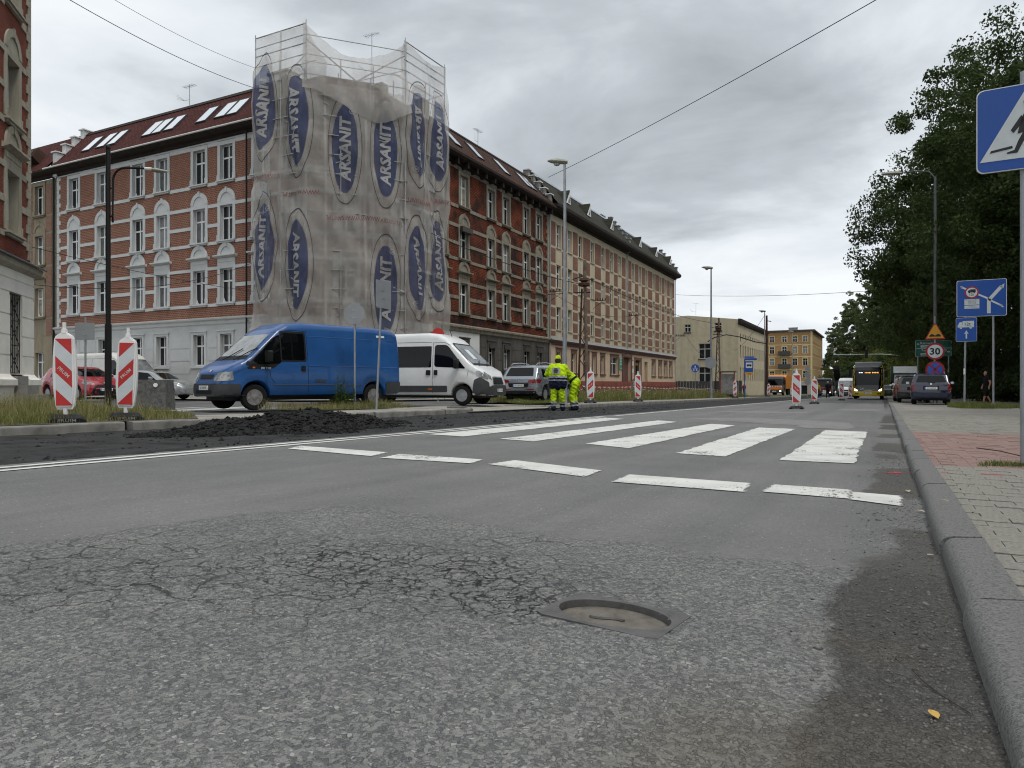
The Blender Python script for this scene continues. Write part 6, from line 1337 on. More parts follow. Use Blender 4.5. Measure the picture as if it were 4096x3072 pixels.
# ---- blue van ---------------------------------------------------------------
tr = dict(L=5.60, R=.335, ax=[1.0, 4.72], rr=.20, tumble=.13, ub=.25,
    top=[(0, 2.10), (.06, 2.26), (.25, 2.34), (1.0, 2.37), (3.35, 2.37), (3.75, 2.32), (4.05, 2.16), (4.16, 2.06), (4.92, 1.36), (4.99, 1.30), (5.25, 1.17), (5.45, 1.02), (5.56, .84), (5.60, .70)],
    bot=[(0, .42), (.2, .36), (5.2, .36), (5.6, .36)], belt=[(0, 1.28), (3.6, 1.28), (4.2, 1.22), (4.9, 1.08), (5.3, .92), (5.6, .62)], w=[(0, .90), (.05, .945), (.4, .985), (4.6, .985), (5.1, .96), (5.38, .87), (5.52, .76), (5.60, .60)])
v = Veh('panel_van', 'faded blue high roof panel van facing left, in front of the scaffold', 'van', tr, (4.72, -15.25, 13.35, ground(-15, 14)-.02), -104.5, paint('blue van paint', (.007, .070, .235), .34, .35, var=.14, scale=1.2))
DG = DARKGREY
SKYREFW = mat('windscreen sky reflection', (.16, .175, .18), .05, var=.6, scale=1.6, spec=.8)  # bright sky reflection put into the base colour of the windscreens
v.patch('windscreen', SKYREFW, 'F', rpoly([(-.80, 1.42), (.80, 1.42), (.70, 2.0), (-.70, 2.0)], .06), .006)
v.patch('scuttle', BLACK, 'F', rpoly([(-.86, 1.31), (.86, 1.31), (.82, 1.41), (-.82, 1.41)], .03), .005)
v.patch('side_window', CARGLASS, 'S', rpoly([(3.30, 1.32), (3.98, 1.32), (3.98, 2.0), (3.92, 2.04), (3.30, 2.04)], .06), .006); v.patch('quarter_window', CARGLASS, 'S', rpoly([(4.02, 1.22), (4.62, 1.18), (4.80, 1.28), (4.12, 1.95), (4.02, 1.98)], .05), .006); v.patch('window_frame', BLACK, 'S', rpoly([(3.25, 1.28), (3.98, 1.27), (4.25, 1.08), (4.95, 1.05), (4.98, 1.22), (4.18, 2.04), (3.95, 2.09), (3.25, 2.09)], .06), .003)
v.patch('front_bumper', DG, 'F', rpoly(box2(-.88, .88, .34, .68), .06), .012, None, 4, .12, .03); v.patch('front_bumper_side', DG, 'S', rpoly(box2(5.13, 5.56, .34, .68), .04), .012, None, 4, .1, .02); v.patch('rear_bumper', DG, 'S', rpoly(box2(.02, .58, .40, .74), .05), .010, None, 3, .15, .02); v.patch('rear_bumper_back', DG, 'B', rpoly(box2(-.85, .85, .40, .74), .05), .01)
v.patch('grille', BLACK, 'F', rpoly(box2(-.36, .36, .80, .92), .03), .008); v.patch('headlamp', HEADL, 'F', rpoly([(.44, .74), (.84, .76), (.82, .99), (.46, .96)], .04), .008); v.patch('headlamp', HEADL, 'F', rpoly([(-.44, .74), (-.84, .76), (-.82, .99), (-.46, .96)], .04), .008); v.patch('headlamp_side', HEADL, 'S', rpoly([(5.28, .77), (5.52, .75), (5.50, .95), (5.30, 1.0)], .03), .008)
v.patch('badge', CHROME, 'F', disc(14, .07, .03, 0, 1.02), .012); v.patch('bumper_slot', BLACK, 'F', rpoly(box2(-.45, .45, .42, .52), .03), .046); v.plate_no('F', 'SG 9843R', -.0, .58, .50, e=.05)
v.seam('S', [(3.22, 2.12), (3.20, .45)]); v.seam('S', [(4.35, 1.06), (4.32, .85), (4.22, .72)]); v.seam('S', [(3.22, 2.12), (3.95, 2.12)]); v.seam('S', [(0.1, 1.17), (3.15, 1.17)], .016, v.paint, 'body_crease'); v.seam('S', [(0.1, .66), (.6, .66)], .012); v.seam('S', [(1.45, .66), (4.25, .66)], .02, DG, 'rub_strip'); v.seam('S', [(.12, 1.98), (3.15, 1.98)], .014, v.paint, 'body_crease')
hbox(v, 'S', 3.30, 3.42, 1.02, 1.17); v.mirror(4.42, 1.32, BLACK, .30, .11, .2); v.patch('indicator', mat('amber lamp', (.5, .12, .01), .3, var=0), 'S', disc(10, .035, .025, 4.78, 1.10), .012); v.text('L', '100 T300', .075, 4.45, 1.09, WHITEP, None, .002, -1)
v.patch('sticker', WHITEP, 'L', box2(.55, .85, 2.06, 2.12), .006); v.patch('vent', DG, 'L', box2(2.65, 3.0, .72, .80), .006); v.wheel(1.0, rim='steel', m=mat('worn rim', (.22, .21, .20), .6, .4, var=.4, scale=14)); v.wheel(4.72, steer=-.18, m=mat('worn rim', (.2, .2, .2)))
for s0 in (-.1, .55): mb = MB(); p = [v.proj('F', s0+.3*t, 1.40+.20*t, .03) for t in np.linspace(-.6, 1, 5)]; mb.tube(p, .012, 5); mb.obj('wiper', BLACK, v.o)
# ---- white minibus --------------------------------------------------------------
bx = dict(L=5.95, R=.345, ax=[1.05, 4.95], rr=.20, tumble=.10, ub=.25,
    top=[(0, 2.30), (.06, 2.45), (.3, 2.52), (3.6, 2.55), (4.0, 2.50), (4.3, 2.36), (4.52, 2.18), (5.38, 1.38), (5.48, 1.32), (5.72, 1.20), (5.86, 1.02), (5.92, .80), (5.95, .62)],
    bot=[(0, .40), (.2, .34), (5.5, .34), (5.95, .34)], belt=[(0, 1.30), (4.0, 1.30), (4.6, 1.26), (5.3, 1.12), (5.7, .98), (5.95, .55)], w=[(0, .93), (.05, .98), (.4, 1.025), (4.9, 1.025), (5.4, 1.0), (5.7, .93), (5.86, .82), (5.95, .66)])
WHITEV = paint('white van paint', (.66, .67, .67), .35, .4, var=.06)
v = Veh('minibus', 'white high roof minibus with dark lower trim turning out of the side street', 'van', bx, (4.95, -13.0, 21.75), 8.0, WHITEV)
def boxer(v, bus=True):
    v.patch('windscreen', SKYREFW, 'F', rpoly([(-.88, 1.46), (.88, 1.46), (.78, 2.12), (-.78, 2.12)], .10), .006); v.patch('windscreen_frame', BLACK, 'F', rpoly([(-.92, 1.38), (.92, 1.38), (.82, 2.17), (-.82, 2.17)], .1), .003)
    v.patch('front_door_window', CARGLASS, 'S', rpoly([(3.92, 1.34), (4.72, 1.30), (5.12, 1.26), (4.96, 1.42), (4.42, 2.06), (4.30, 2.10), (3.92, 2.10)], .10), .006)
    v.patch('front_bumper', DARKGREY, 'F', rpoly([(-.95, .33), (.95, .33), (.92, .62), (.55, .70), (-.55, .70), (-.92, .62)], .06), .012, None, 4, .12, .02); v.patch('front_bumper_side', DARKGREY, 'S', rpoly([(5.34, .33), (5.90, .33), (5.88, .80), (5.62, .98), (5.42, .88)], .05), .010, None, 4, .1, .012)
    a = [(4.95+.47*math.cos(t), .345+.47*math.sin(t)) for t in np.linspace(0, math.pi, 15)]; b_ = [(4.95+.40*math.cos(t), .345+.405*math.sin(t)) for t in np.linspace(math.pi, 0, 15)]; v.patch('wheel_arch_trim', DARKGREY, 'S', a+b_, .008, None, 1, .3)
    v.patch('side_trim', DARKGREY, 'S', rpoly(box2(1.55, 4.42, .46, .68), .03), .008, None, 3, .3, .01); v.patch('headlamp', HEADL, 'S', rpoly([(5.48, 1.02), (5.86, .88), (5.84, .98), (5.58, 1.20), (5.46, 1.18)], .03), .010); v.patch('headlamp', HEADL, 'F', rpoly([(.55, .86), (.88, .96), (.86, 1.16), (.6, 1.02)], .03), .009); v.patch('headlamp', HEADL, 'F', rpoly([(-.55, .86), (-.88, .96), (-.86, 1.16), (-.6, 1.02)], .03), .009)
    v.patch('grille', CHROME, 'F', rpoly([(-.5, .72), (.5, .72), (.46, 1.0), (-.46, 1.0)], .05), .010); v.patch('grille_mesh', BLACK, 'F', rpoly([(-.44, .755), (.44, .755), (.41, .965), (-.41, .965)], .04), .014); v.mirror(4.80, 1.36, BLACK, .32, .12, .2)
    for x in (3.86, 2.35): v.seam('S', [(x, 2.18), (x, .42)])
    v.seam('S', [(3.86, 2.18), (4.3, 2.18), (4.5, 2.08)]); v.seam('S', [(5.20, 1.2), (5.16, .95)]); v.seam('S', [(.1, 2.2), (3.8, 2.2)], .012, DARKGREY, 'roof_seam'); hbox(v, 'S', 3.92, 4.05, 1.05, 1.22); v.wheel(1.05, m=STEEL); v.wheel(4.95, m=STEEL)
boxer(v)
v.patch('rear_side_window', CARGLASS, 'S', rpoly(box2(.35, 2.30, 1.32, 2.06), .05), .006); v.patch('sliding_door_window', CARGLASS, 'S', rpoly(box2(2.40, 3.80, 1.32, 2.06), .05), .006); hbox(v, 'S', 3.62, 3.78, 1.05, 1.22); v.plate_no('F', 'SLU 1RC4', .0, .52, .46, e=.04); v.patch('indicator', mat('amber lamp', (.5, .12, .01)), 'S', box2(3.70, 3.86, .53, .59), .02)
v.patch('notice', WHITEP, 'F', box2(-.35, -.02, 1.62, 1.95), .009); mb = MB(); mb.cyl((4.15, 0, 2.42), (4.05, 0, 2.72), .012, n=5); mb.obj('aerial', BLACK, v.o)
for s0 in (-.35, .4): mb = MB(); p = [v.proj('F', s0+.3*t, 1.43+.12*t, .03) for t in np.linspace(-.6, 1, 5)]; mb.tube(p, .012, 5); mb.obj('wiper', BLACK, v.o)
# white panel van parked along the facade
v = Veh('panel_van', 'plain white panel van parked behind the red hatchback', 'van', bx, (5.95, -36.0, 25.4), 0.0, paint('dull white paint', (.56, .56, .53), .45, .2, var=.08)); boxer(v)
# ---- cars -----------------------------------------------------------------------
def car(name, label, sp, loc, hd, pm_, win, lights, plates=(), rim='five', extra=None, group=None, rimm=STEEL):
    v = Veh(name, label, 'car', sp, loc, hd, pm_, group)
    for nm, view, poly in win: v.patch(nm, CARGLASS, view, rpoly(poly, .05), .006)
    for nm, m, view, poly in lights: v.patch(nm, m, view, rpoly(poly, .03), .008)
    for view, t, a, z, fl in plates: v.plate_no(view, t, a, z, flip=fl)
    for a in sp['ax']: v.wheel(a, rim=rim, m=rimm)
    if extra: extra(v)
    return v
sil = paint('silver grey paint', (.26, .285, .31), .25, .8, .55)
kd = dict(L=4.70, R=.355, ax=[.92, 3.71], rr=.16, tumble=.30, top=[(0, .86), (.03, 1.02), (.10, 1.12), (.42, 1.56), (.60, 1.63), (1.6, 1.68), (2.6, 1.66), (3.0, 1.56), (3.62, 1.12), (3.75, 1.08), (4.3, .98), (4.58, .84), (4.70, .62)], bot=[(0, .40), (.3, .26), (4.3, .26), (4.7, .36)], belt=[(0, .95), (.3, 1.06), (3.4, 1.02), (3.9, .98), (4.7, .55)], w=[(0, .78), (.06, .86), (.3, .92), (1, .94), (3.8, .94), (4.3, .88), (4.58, .74), (4.70, .55)])
def kx(v):
    v.patch('rear_bumper', BLACK, 'B', rpoly([(-.86, .30), (.86, .30), (.82, .52), (-.82, .52)], .05), .010); v.patch('sill_trim', BLACK, 'S', rpoly(box2(1.32, 3.28, .27, .40), .03), .008); v.patch('reflector', TAILL, 'B', box2(.35, .80, .56, .60), .008); v.patch('reflector', TAILL, 'B', box2(-.80, -.35, .56, .60), .008)
    for ax in kd['ax']: a = [(ax+.47*math.cos(t), .355+.47*math.sin(t)) for t in np.linspace(0, math.pi, 15)]; b_ = [(ax+.415*math.cos(t), .355+.42*math.sin(t)) for t in np.linspace(math.pi, 0, 15)]; v.patch('arch_trim', BLACK, 'S', a+b_, .008, None, 1, .3)
    for sg in (-1, 1): mb = MB(); mb.tube([(.55, sg*.60, 1.63), (.75, sg*.61, 1.72), (1.6, sg*.62, 1.755), (2.4, sg*.62, 1.73), (2.6, sg*.60, 1.66)], .018, 6); mb.obj('roof_rail', CHROME, v.o)
    v.seam('S', [(1.25, 1.04), (1.28, .45)]); v.seam('S', [(2.32, 1.56), (2.34, .42)]); v.mirror(3.15, 1.06, sil, .16, .1, .14); hbox(v, 'S', 1.45, 1.62, .96, 1.0, sil); hbox(v, 'S', 2.5, 2.68, .95, .99, sil); v.patch('badge', CHROME, 'B', disc(12, .045, .045, 0, .99), .012); v.patch('number_recess', BLACK, 'B', rpoly([(-.45, .66), (.45, .66), (.5, .84), (-.5, .84)], .05), .004)
car('parked_suv', 'silver grey estate SUV seen from behind, next to the two workers', kd, (.92, -14.1, 28.3), 92, sil,
    [('rear_window', 'B', [(-.66, 1.15), (.66, 1.15), (.56, 1.52), (-.56, 1.52)]), ('rear_quarter_window', 'S', [(.62, 1.12), (1.15, 1.12), (1.15, 1.48), (.72, 1.46)]), ('rear_door_window', 'S', [(1.20, 1.11), (2.28, 1.09), (2.28, 1.54), (1.20, 1.49)]), ('front_door_window', 'S', [(2.36, 1.08), (3.32, 1.06), (2.78, 1.50), (2.36, 1.54)]), ('windscreen', 'F', [(-.68, 1.14), (.68, 1.14), (.58, 1.54), (-.58, 1.54)])],
    [('tail_lamp', TAILL, 'B', [(.42, .88), (.82, .84), (.80, 1.02), (.50, .98)]), ('tail_lamp', TAILL, 'B', [(-.42, .88), (-.82, .84), (-.80, 1.02), (-.50, .98)]), ('tail_lamp_side', TAILL, 'S', [(.05, .84), (.34, .88), (.40, .99), (.08, 1.02)])], [('B', 'SG 167CK', 0, .74, -1)], 'five', kx)
redp = paint('red car paint', (.30, .012, .022), .25, .8)
ya = dict(L=3.95, R=.31, ax=[.58, 3.10], rr=.14, tumble=.30, top=[(0, .80), (.05, 1.0), (.18, 1.14), (.45, 1.42), (.7, 1.49), (1.5, 1.51), (2.1, 1.47), (2.5, 1.32), (3.05, 1.02), (3.2, .97), (3.6, .86), (3.82, .72), (3.95, .52)], bot=[(0, .34), (.3, .20), (3.6, .20), (3.95, .26)], belt=[(0, .94), (.5, 1.0), (2.7, .94), (3.2, .86), (3.95, .46)], w=[(0, .70), (.08, .80), (.4, .84), (3.1, .85), (3.55, .80), (3.82, .66), (3.95, .46)])
def yx(v):
    v.patch('lower_grille', BLACK, 'F', rpoly([(-.62, .26), (.62, .26), (.50, .60), (.3, .68), (-.3, .68), (-.50, .60)], .05), .008); v.patch('badge', CHROME, 'F', disc(14, .075, .05, 0, .735), .014); v.seam('S', [(1.78, 1.42), (1.78, .32)]); v.mirror(2.55, .98, redp, .14, .09, .12); hbox(v, 'S', .95, 1.1, .88, .92, redp); hbox(v, 'S', 1.95, 2.1, .86, .90, redp); mb = MB(); mb.cyl((.6, 0, 1.47), (.45, 0, 1.68), .01, n=5); mb.obj('aerial', BLACK, v.o)
car('hatchback', 'red hatchback with dark lower grille beside the cream corner house', ya, (3.95, -29.9, 19.1), -4, redp,
    [('windscreen', 'F', [(-.66, 1.04), (.66, 1.04), (.56, 1.38), (-.56, 1.38)]), ('front_door_window', 'S', [(1.84, 1.0), (2.72, .98), (2.2, 1.36), (1.84, 1.40)]), ('rear_door_window', 'S', [(.85, 1.03), (1.74, 1.0), (1.74, 1.40), (.98, 1.38)]), ('rear_window', 'B', [(-.55, 1.12), (.55, 1.12), (.48, 1.36), (-.48, 1.36)])],
    [('headlamp', HEADL, 'F', [(.42, .68), (.76, .70), (.74, .82), (.5, .76)]), ('headlamp', HEADL, 'F', [(-.42, .68), (-.76, .70), (-.74, .82), (-.5, .76)]), ('headlamp_side', HEADL, 'S', [(3.45, .74), (3.72, .66), (3.70, .72), (3.48, .86)])], [('F', 'DGR 609AR', 0, .47, 1)], 'five', yx)
silm = paint('silver saloon paint', (.36, .37, .375), .25, .8, .5)
me_ = dict(L=4.80, R=.315, ax=[1.08, 3.90], rr=.12, tumble=.34, top=[(0, .70), (.05, .88), (.15, .94), (.9, .98), (1.05, 1.02), (1.65, 1.38), (2.0, 1.43), (2.8, 1.42), (3.15, 1.34), (3.75, .98), (3.9, .94), (4.5, .84), (4.72, .70), (4.80, .55)], bot=[(0, .34), (.3, .22), (4.5, .22), (4.8, .28)], belt=[(0, .80), (1, .93), (3.4, .90), (4.0, .84), (4.8, .5)], w=[(0, .70), (.06, .82), (.4, .88), (4.0, .89), (4.5, .84), (4.72, .70), (4.80, .55)])
car('saloon_car', 'silver saloon car parked behind the rough concrete block', me_, (3.90, -31.0, 23.3), 22, silm,
    [('windscreen', 'F', [(-.66, 1.0), (.66, 1.0), (.55, 1.30), (-.55, 1.30)]), ('front_door_window', 'S', [(2.42, .96), (3.45, .94), (2.95, 1.28), (2.42, 1.34)]), ('rear_door_window', 'S', [(1.40, .98), (2.36, .96), (2.36, 1.34), (1.75, 1.32)]), ('rear_window', 'B', [(-.6, 1.02), (.6, 1.02), (.5, 1.32), (-.5, 1.32)])],
    [('headlamp', HEADL, 'F', disc(14, .11, .10, .58, .66)), ('headlamp', HEADL, 'F', disc(14, .11, .10, -.58, .66)), ('tail_lamp', TAILL, 'S', [(.06, .64), (.36, .66), (.36, .80), (.08, .80)])], (), 'five', lambda v: (v.seam('S', [(2.39, .95), (2.39, .32)]), v.seam('S', [(.5, .55), (4.4, .52)], .03, silm, 'rub_strip'), v.mirror(3.2, .96, silm, .14, .09, .12)))
blu = paint('dark blue paint', (.004, .009, .036), .25, .8)
op = dict(L=4.29, R=.315, ax=[.82, 3.43], rr=.14, tumble=.26, top=[(0, .70), (.03, .92), (.08, 1.02), (.36, 1.42), (.55, 1.47), (1.6, 1.51), (2.3, 1.46), (2.6, 1.36), (3.2, .99), (3.35, .95), (3.95, .82), (4.2, .66), (4.29, .5)], bot=[(0, .36), (.2, .26), (4.0, .22), (4.29, .28)], belt=[(0, .86), (.3, .95), (2.9, .92), (3.5, .85), (4.29, .46)], w=[(0, .76), (.05, .80), (.3, .84), (3.4, .855), (3.95, .80), (4.2, .66), (4.29, .5)])
def ox(v):
    v.patch('rear_bumper', v.paint, 'B', rpoly(box2(-.80, .80, .30, .58), .06), .012, None, 4, .12, .02); v.patch('handle_bar', v.paint, 'B', rpoly(box2(-.34, .34, .88, .915), .015, 2), .01, None, 2, .2, .015); v.patch('badge', CHROME, 'B', disc(12, .04, .04, 0, .98), .012); v.patch('number_recess', BLACK, 'B', rpoly(box2(-.32, .32, .70, .87), .02), .005)
    for sg in (-1, 1): mb = MB(); mb.tube([(.5, sg*.56, 1.45), (.7, sg*.57, 1.54), (1.9, sg*.57, 1.56), (2.1, sg*.55, 1.48)], .014, 6); mb.obj('roof_rail', STEEL, v.o)
    v.seam('S', [(1.05, .95), (1.1, .4)]); v.seam('S', [(2.0, 1.45), (2.0, .35)]); v.mirror(2.78, .97, v.paint, .13, .09, .14); mb = MB(); p = [v.proj('B', .1*t, 1.02+.02*abs(t), .02) for t in np.linspace(-1.6, 1.0, 5)]; mb.tube(p, .014, 5); mb.obj('wiper', BLACK, v.o)
OPW = [('rear_window', 'B', [(-.62, 1.06), (.62, 1.06), (.50, 1.38), (-.50, 1.38)]), ('rear_quarter_window', 'S', [(.45, 1.02), (.98, 1.01), (.98, 1.36), (.58, 1.34)]), ('rear_door_window', 'S', [(1.04, 1.0), (1.96, .98), (1.96, 1.40), (1.04, 1.37)]), ('front_door_window', 'S', [(2.04, .97), (2.92, .95), (2.42, 1.34), (2.04, 1.39)]), ('windscreen', 'F', [(-.62, 1.0), (.62, 1.0), (.52, 1.36), (-.52, 1.36)])]
OPL = [('tail_lamp', TAILL, 'B', [(.66, .62), (.80, .62), (.76, 1.06), (.68, 1.06)]), ('tail_lamp', TAILL, 'B', [(-.66, .62), (-.80, .62), (-.76, 1.06), (-.68, 1.06)]), ('tail_lamp_side', TAILL, 'S', [(.03, .62), (.16, .62), (.22, 1.04), (.12, 1.06)]), ('headlamp', HEADL, 'F', [(.4, .6), (.7, .62), (.68, .74), (.45, .72)])]
car('estate_car', 'dark blue estate car parked on the paved strip, seen from behind', op, (0, 1.92, 38.6), 88.5, blu, OPW, OPL, [('B', 'SG 8892E', .0, .785, -1)], 'five', ox)
blk = paint('black car paint', (.012, .011, .012), .22, .8)
car('estate_car', 'black estate car parked directly in front of the blue one', op, (0, 1.42, 45.0), 90, blk, OPW, OPL, (), 'five', ox, None)
mar = paint('rose brown paint', (.15, .052, .045), .22, .8, .3)
car('hatchback', 'rose brown hatchback third in the row parked on the pavement', ya, (0, 1.30, 51.5), 90, mar, [('front_door_window', 'S', [(1.84, 1.0), (2.72, .98), (2.2, 1.36), (1.84, 1.40)]), ('rear_door_window', 'S', [(.85, 1.03), (1.74, 1.0), (1.74, 1.40), (.98, 1.38)]), ('rear_window', 'B', [(-.55, 1.12), (.55, 1.12), (.48, 1.36), (-.48, 1.36)])], [('tail_lamp', TAILL, 'B', [(.5, .8), (.74, .8), (.72, 1.0), (.56, 1.0)]), ('tail_lamp', TAILL, 'B', [(-.5, .8), (-.74, .8), (-.72, 1.0), (-.56, 1.0)])], (), 'five', lambda v: v.mirror(2.55, .98, mar, .14, .09, .12))
car('saloon_car', 'dark saloon car half hidden behind the right side of the bus', me_, (0, .35, 88), 90, paint('anthracite paint', (.03, .033, .036), .25, .8), [('rear_window', 'B', [(-.6, 1.02), (.6, 1.02), (.5, 1.32), (-.5, 1.32)])], [('tail_lamp', TAILL, 'B', [(.5, .66), (.76, .66), (.76, .82), (.5, .82)]), ('tail_lamp', TAILL, 'B', [(-.5, .66), (-.76, .66), (-.76, .82), (-.5, .82)])], (), 'five')
v = Veh('delivery_truck', 'white box truck with green cargo side parked beyond the cars', 'truck', dict(bx, ub=.3), (5.95, 1.75, 77), -90, WHITEV); boxer(v); mb = MB(); mb.box(-1.2, 4.0, -1.2, 1.2, .9, 3.1); mb.obj('cargo_box', mat('green tarpaulin', (.03, .09, .06), .6, var=.2), v.o); mb = MB(); mb.prism([(4.0, 2.45), (4.6, 2.45), (4.0, 3.1)], lambda a, b_: (a, -1.0, b_), lambda a, b_: (a, 1.0, b_)); mb.obj('wind_deflector', WHITEV, v.o)
v = Veh('minibus', 'small white van approaching far away, left of the bus', 'van', bx, (5.95, -4.6, 104), -90, WHITEV); boxer(v)
# ---- bus ------------------------------------------------------------------------
YEL = paint('bus yellow', (.58, .42, .012), .3, .6)
bu = dict(L=12.0, R=.48, ax=[3.2, 9.2], rr=.16, tumble=.04, ub=.3, top=[(0, 2.95), (.1, 3.05), (10.8, 3.08), (11.4, 3.02), (11.75, 2.85), (11.9, 2.4), (11.97, 1.4), (12.0, .7)], bot=[(0, .32), (12, .32)], belt=[(0, 1.2), (11.5, 1.2), (12, .66)], w=[(0, 1.2), (.1, 1.26), (11.3, 1.275), (11.7, 1.22), (11.9, 1.10), (12.0, .92)])
v = Veh('city_bus', 'yellow and black city bus number 297 driving towards the camera', 'bus', bu, (12, -1.30, 69.5, ground(-1.3, 69.5)), -90, YEL); GB = mat('glossy black', (.006, .006, .007), .08, var=0, spec=.6)
v.patch('front_mask', GB, 'F', rpoly([(-1.16, 1.06), (-.75, .76), (.75, .76), (1.16, 1.06), (1.19, 2.98), (-1.19, 2.98)], .10), .010, None, 4, .2); v.patch('windscreen', CARGLASS, 'F', rpoly([(-1.02, 1.28), (1.02, 1.28), (1.04, 2.56), (-1.04, 2.56)], .10), .018, None, 4, .2)
mb = MB(); mb.prism([(9.6, 3.06), (11.45, 3.0), (11.2, 3.26), (10.2, 3.36), (9.6, 3.36)], lambda a, b_: (a, -1.05, b_), lambda a, b_: (a, 1.05, b_)); v.patch('roof_front', GB, 'T', box2(10.9, 11.8, -1.0, 1.0), .01, None, 3, .3); mb.obj('roof_pod', mat('bus roof grey', (.06, .062, .066), .4), v.o)
AMB = mat('amber display', (.1, .04, .0), .5, var=0, emit=(1.0, .45, .06), estr=1.6); WHD = mat('white display', (.2, .2, .2), .5, var=0, emit=(.8, .9, 1.0), estr=1.4)
for i in range(15): z0 = 2.36; a0 = -.25+.072*i; hh = .05+.03*((i*7) % 3); v.patch('display_segment', AMB, 'F', box2(a0, a0+.045, z0-hh/2, z0+hh/2), .028, None, 0) if i not in (7,) else None
for a0 in (-.72, -.55): v.patch('display_segment', WHD, 'F', box2(a0, a0+.13, 2.33, 2.40), .028, None, 0)
HLIT = mat('lit headlamp', (.8, .8, .8), .2, var=0, emit=(1, .98, .92), estr=3.0)
for sg in (-1, 1): v.patch('headlamp', HLIT, 'F', rpoly([(sg*.80, .82), (sg*1.06, .98), (sg*1.06, .78), (sg*.86, .74)][::sg], .03), .02); v.patch('fog_lamp', GB, 'F', disc(12, .06, .06, sg*.95, .52), .01); v.patch('fog_lamp', GB, 'F', disc(12, .06, .06, sg*.8, .52), .01)
v.plate_no('F', 'SG 297', 0, .56, .6, .13); v.text('F', '297', .22, -.45, .98, WHITEP, None, .01, 1, .024); mb = MB(); p = [v.proj('F', a, .86, .02) for a in np.linspace(-.75, .75, 7)]; mb.tube(p, .012, 5); p = [v.proj('F', a, .80+.06*a, .025) for a in np.linspace(-.3, .3, 4)]; mb.tube(p, .02, 5); mb.obj('emblem', CHROME, v.o)
v.patch('side_windows', CARGLASS, 'S', rpoly(box2(.4, 11.3, 1.3, 2.5), .08), .006, None, 2, .6); v.wheel(3.2, wd=.3); v.wheel(9.2, wd=.3)
for sg in (-1, 1): mb = MB(); mb.tube([(11.7, sg*1.15, 2.75), (12.0, sg*1.35, 2.75), (12.05, sg*1.42, 2.5)], .035, 6); mb.box(11.98, 12.1, min(sg*1.30, sg*1.52), max(sg*1.30, sg*1.52), 1.95, 2.5); mb.obj('mirror', BLACK, v.o)
# ---- works trucks ------------------------------------------------------------------
def truck(name, label, loc, hd, cabm, lowm, body):
    sp = dict(L=2.3, R=.5, ax=[1.2], rr=.14, tumble=.06, ub=.4, top=[(0, 2.75), (1.6, 2.78), (1.95, 2.66), (2.12, 2.3), (2.25, 1.4), (2.3, .7)], bot=[(0, .45), (2.3, .40)], belt=[(0, 1.4), (1.8, 1.4), (2.3, .66)], w=[(0, 1.22), (1.9, 1.22), (2.15, 1.16), (2.3, 1.05)])
    v = Veh(name, label, 'truck', sp, (2.3,)+loc, hd, cabm); v.patch('windscreen', CARGLASS, 'F', rpoly([(-1.06, 1.5), (1.06, 1.5), (1.0, 2.4), (-1.0, 2.4)], .08), .01); v.patch('front_panel', lowm, 'F', rpoly(box2(-1.08, 1.08, .85, 1.42), .04), .01); v.patch('bumper', DARKGREY, 'F', rpoly(box2(-1.1, 1.1, .42, .78), .05), .012, None, 3, .2, .05); v.patch('side_window', CARGLASS, 'S', rpoly(box2(.8, 1.9, 1.5, 2.3), .06), .008)
    v.patch('headlamp', HLIT, 'F', box2(.72, .95, .56, .70), .07); v.patch('headlamp', HEADL, 'F', box2(-.95, -.72, .56, .70), .07); v.patch('number_plate', PLATE, 'F', box2(-.27, .27, .55, .67), .07); v.wheel(1.2, wd=.3); v.mirror(1.95, 1.85, BLACK, .6, .13, .25)
    mb = MB(); mb.box(-5.6, 0.1, -.5, .5, .55, .95); mb.obj('chassis', BLACK, v.o)
    for x in (-3.2, -4.5):
        for sg in (-1, 1): mb = MB(); mb.lathe([(.3, -.17), (.5, -.15), (.5, .15), (.3, .17)], (x, sg*.95, .5), 'Y', 20); mb.obj('wheel', RUBBER, v.o)
    body(v); return v
ORG = paint('works orange', (.55, .19, .012), .45, .2, var=.12)
def ob(v):
    mb = MB(); mb.prism([(-5.6, .95), (-.25, .95), (-.25, 2.6), (-1.0, 3.05), (-5.0, 3.05), (-5.6, 2.5)], lambda a, b_: (a, -1.22, b_), lambda a, b_: (a, 1.22, b_)); mb.obj('sweeper_body', ORG, v.o); st = MB(); st2 = MB()
    for k in range(8):
        q = clip([(-1.02, 1.20), (1.02, 1.20), (1.02, 1.38), (-1.02, 1.38)], 1, 1 if k < 4 else -1, -1.0); a0 = -1.02+k*.255; sh = .1 if k < 4 else -.1; V = [(a0, 1.2), (a0+.128, 1.2), (a0+.128+sh, 1.38), (a0+sh, 1.38)]; v.patch('warning_stripe', REDP, 'F', V, .02, None, 0)
    v.patch('warning_board', WHITEP, 'F', box2(-1.04, 1.04, 1.19, 1.39), .014)
truck('road_sweeper', 'orange works truck with red and white warning board by the kerb', (-14.2, 109, ground(-12, 109)), -92, paint('cab dark', (.03, .03, .032), .4, .3), ORG, ob)
def rb_(v): mb = MB(); mb.prism([(-5.4, 1.0), (-.3, 1.0), (-.3, 2.5), (-5.4, 2.2)], lambda a, b_: (a, -1.2, b_), lambda a, b_: (a, 1.2, b_)); mb.obj('tipper_body', DARKGREY, v.o); [v.patch('grille_bar', BLACK, 'F', box2(-.9, .9, .92+.13*k, .98+.13*k), .02) for k in range(3)]; v.patch('roof_visor', BLACK, 'F', rpoly(box2(-1.0, 1.0, 2.42, 2.62), .04), .03, None, 2, .3, .1)
truck('tipper_truck', 'black tipper truck with red grille behind the person in black', (-8.3, 119, ground(-8, 119)), -90, paint('truck black', (.02, .02, .022), .3, .5), paint('truck red', (.26, .012, .02), .3, .5), rb_)
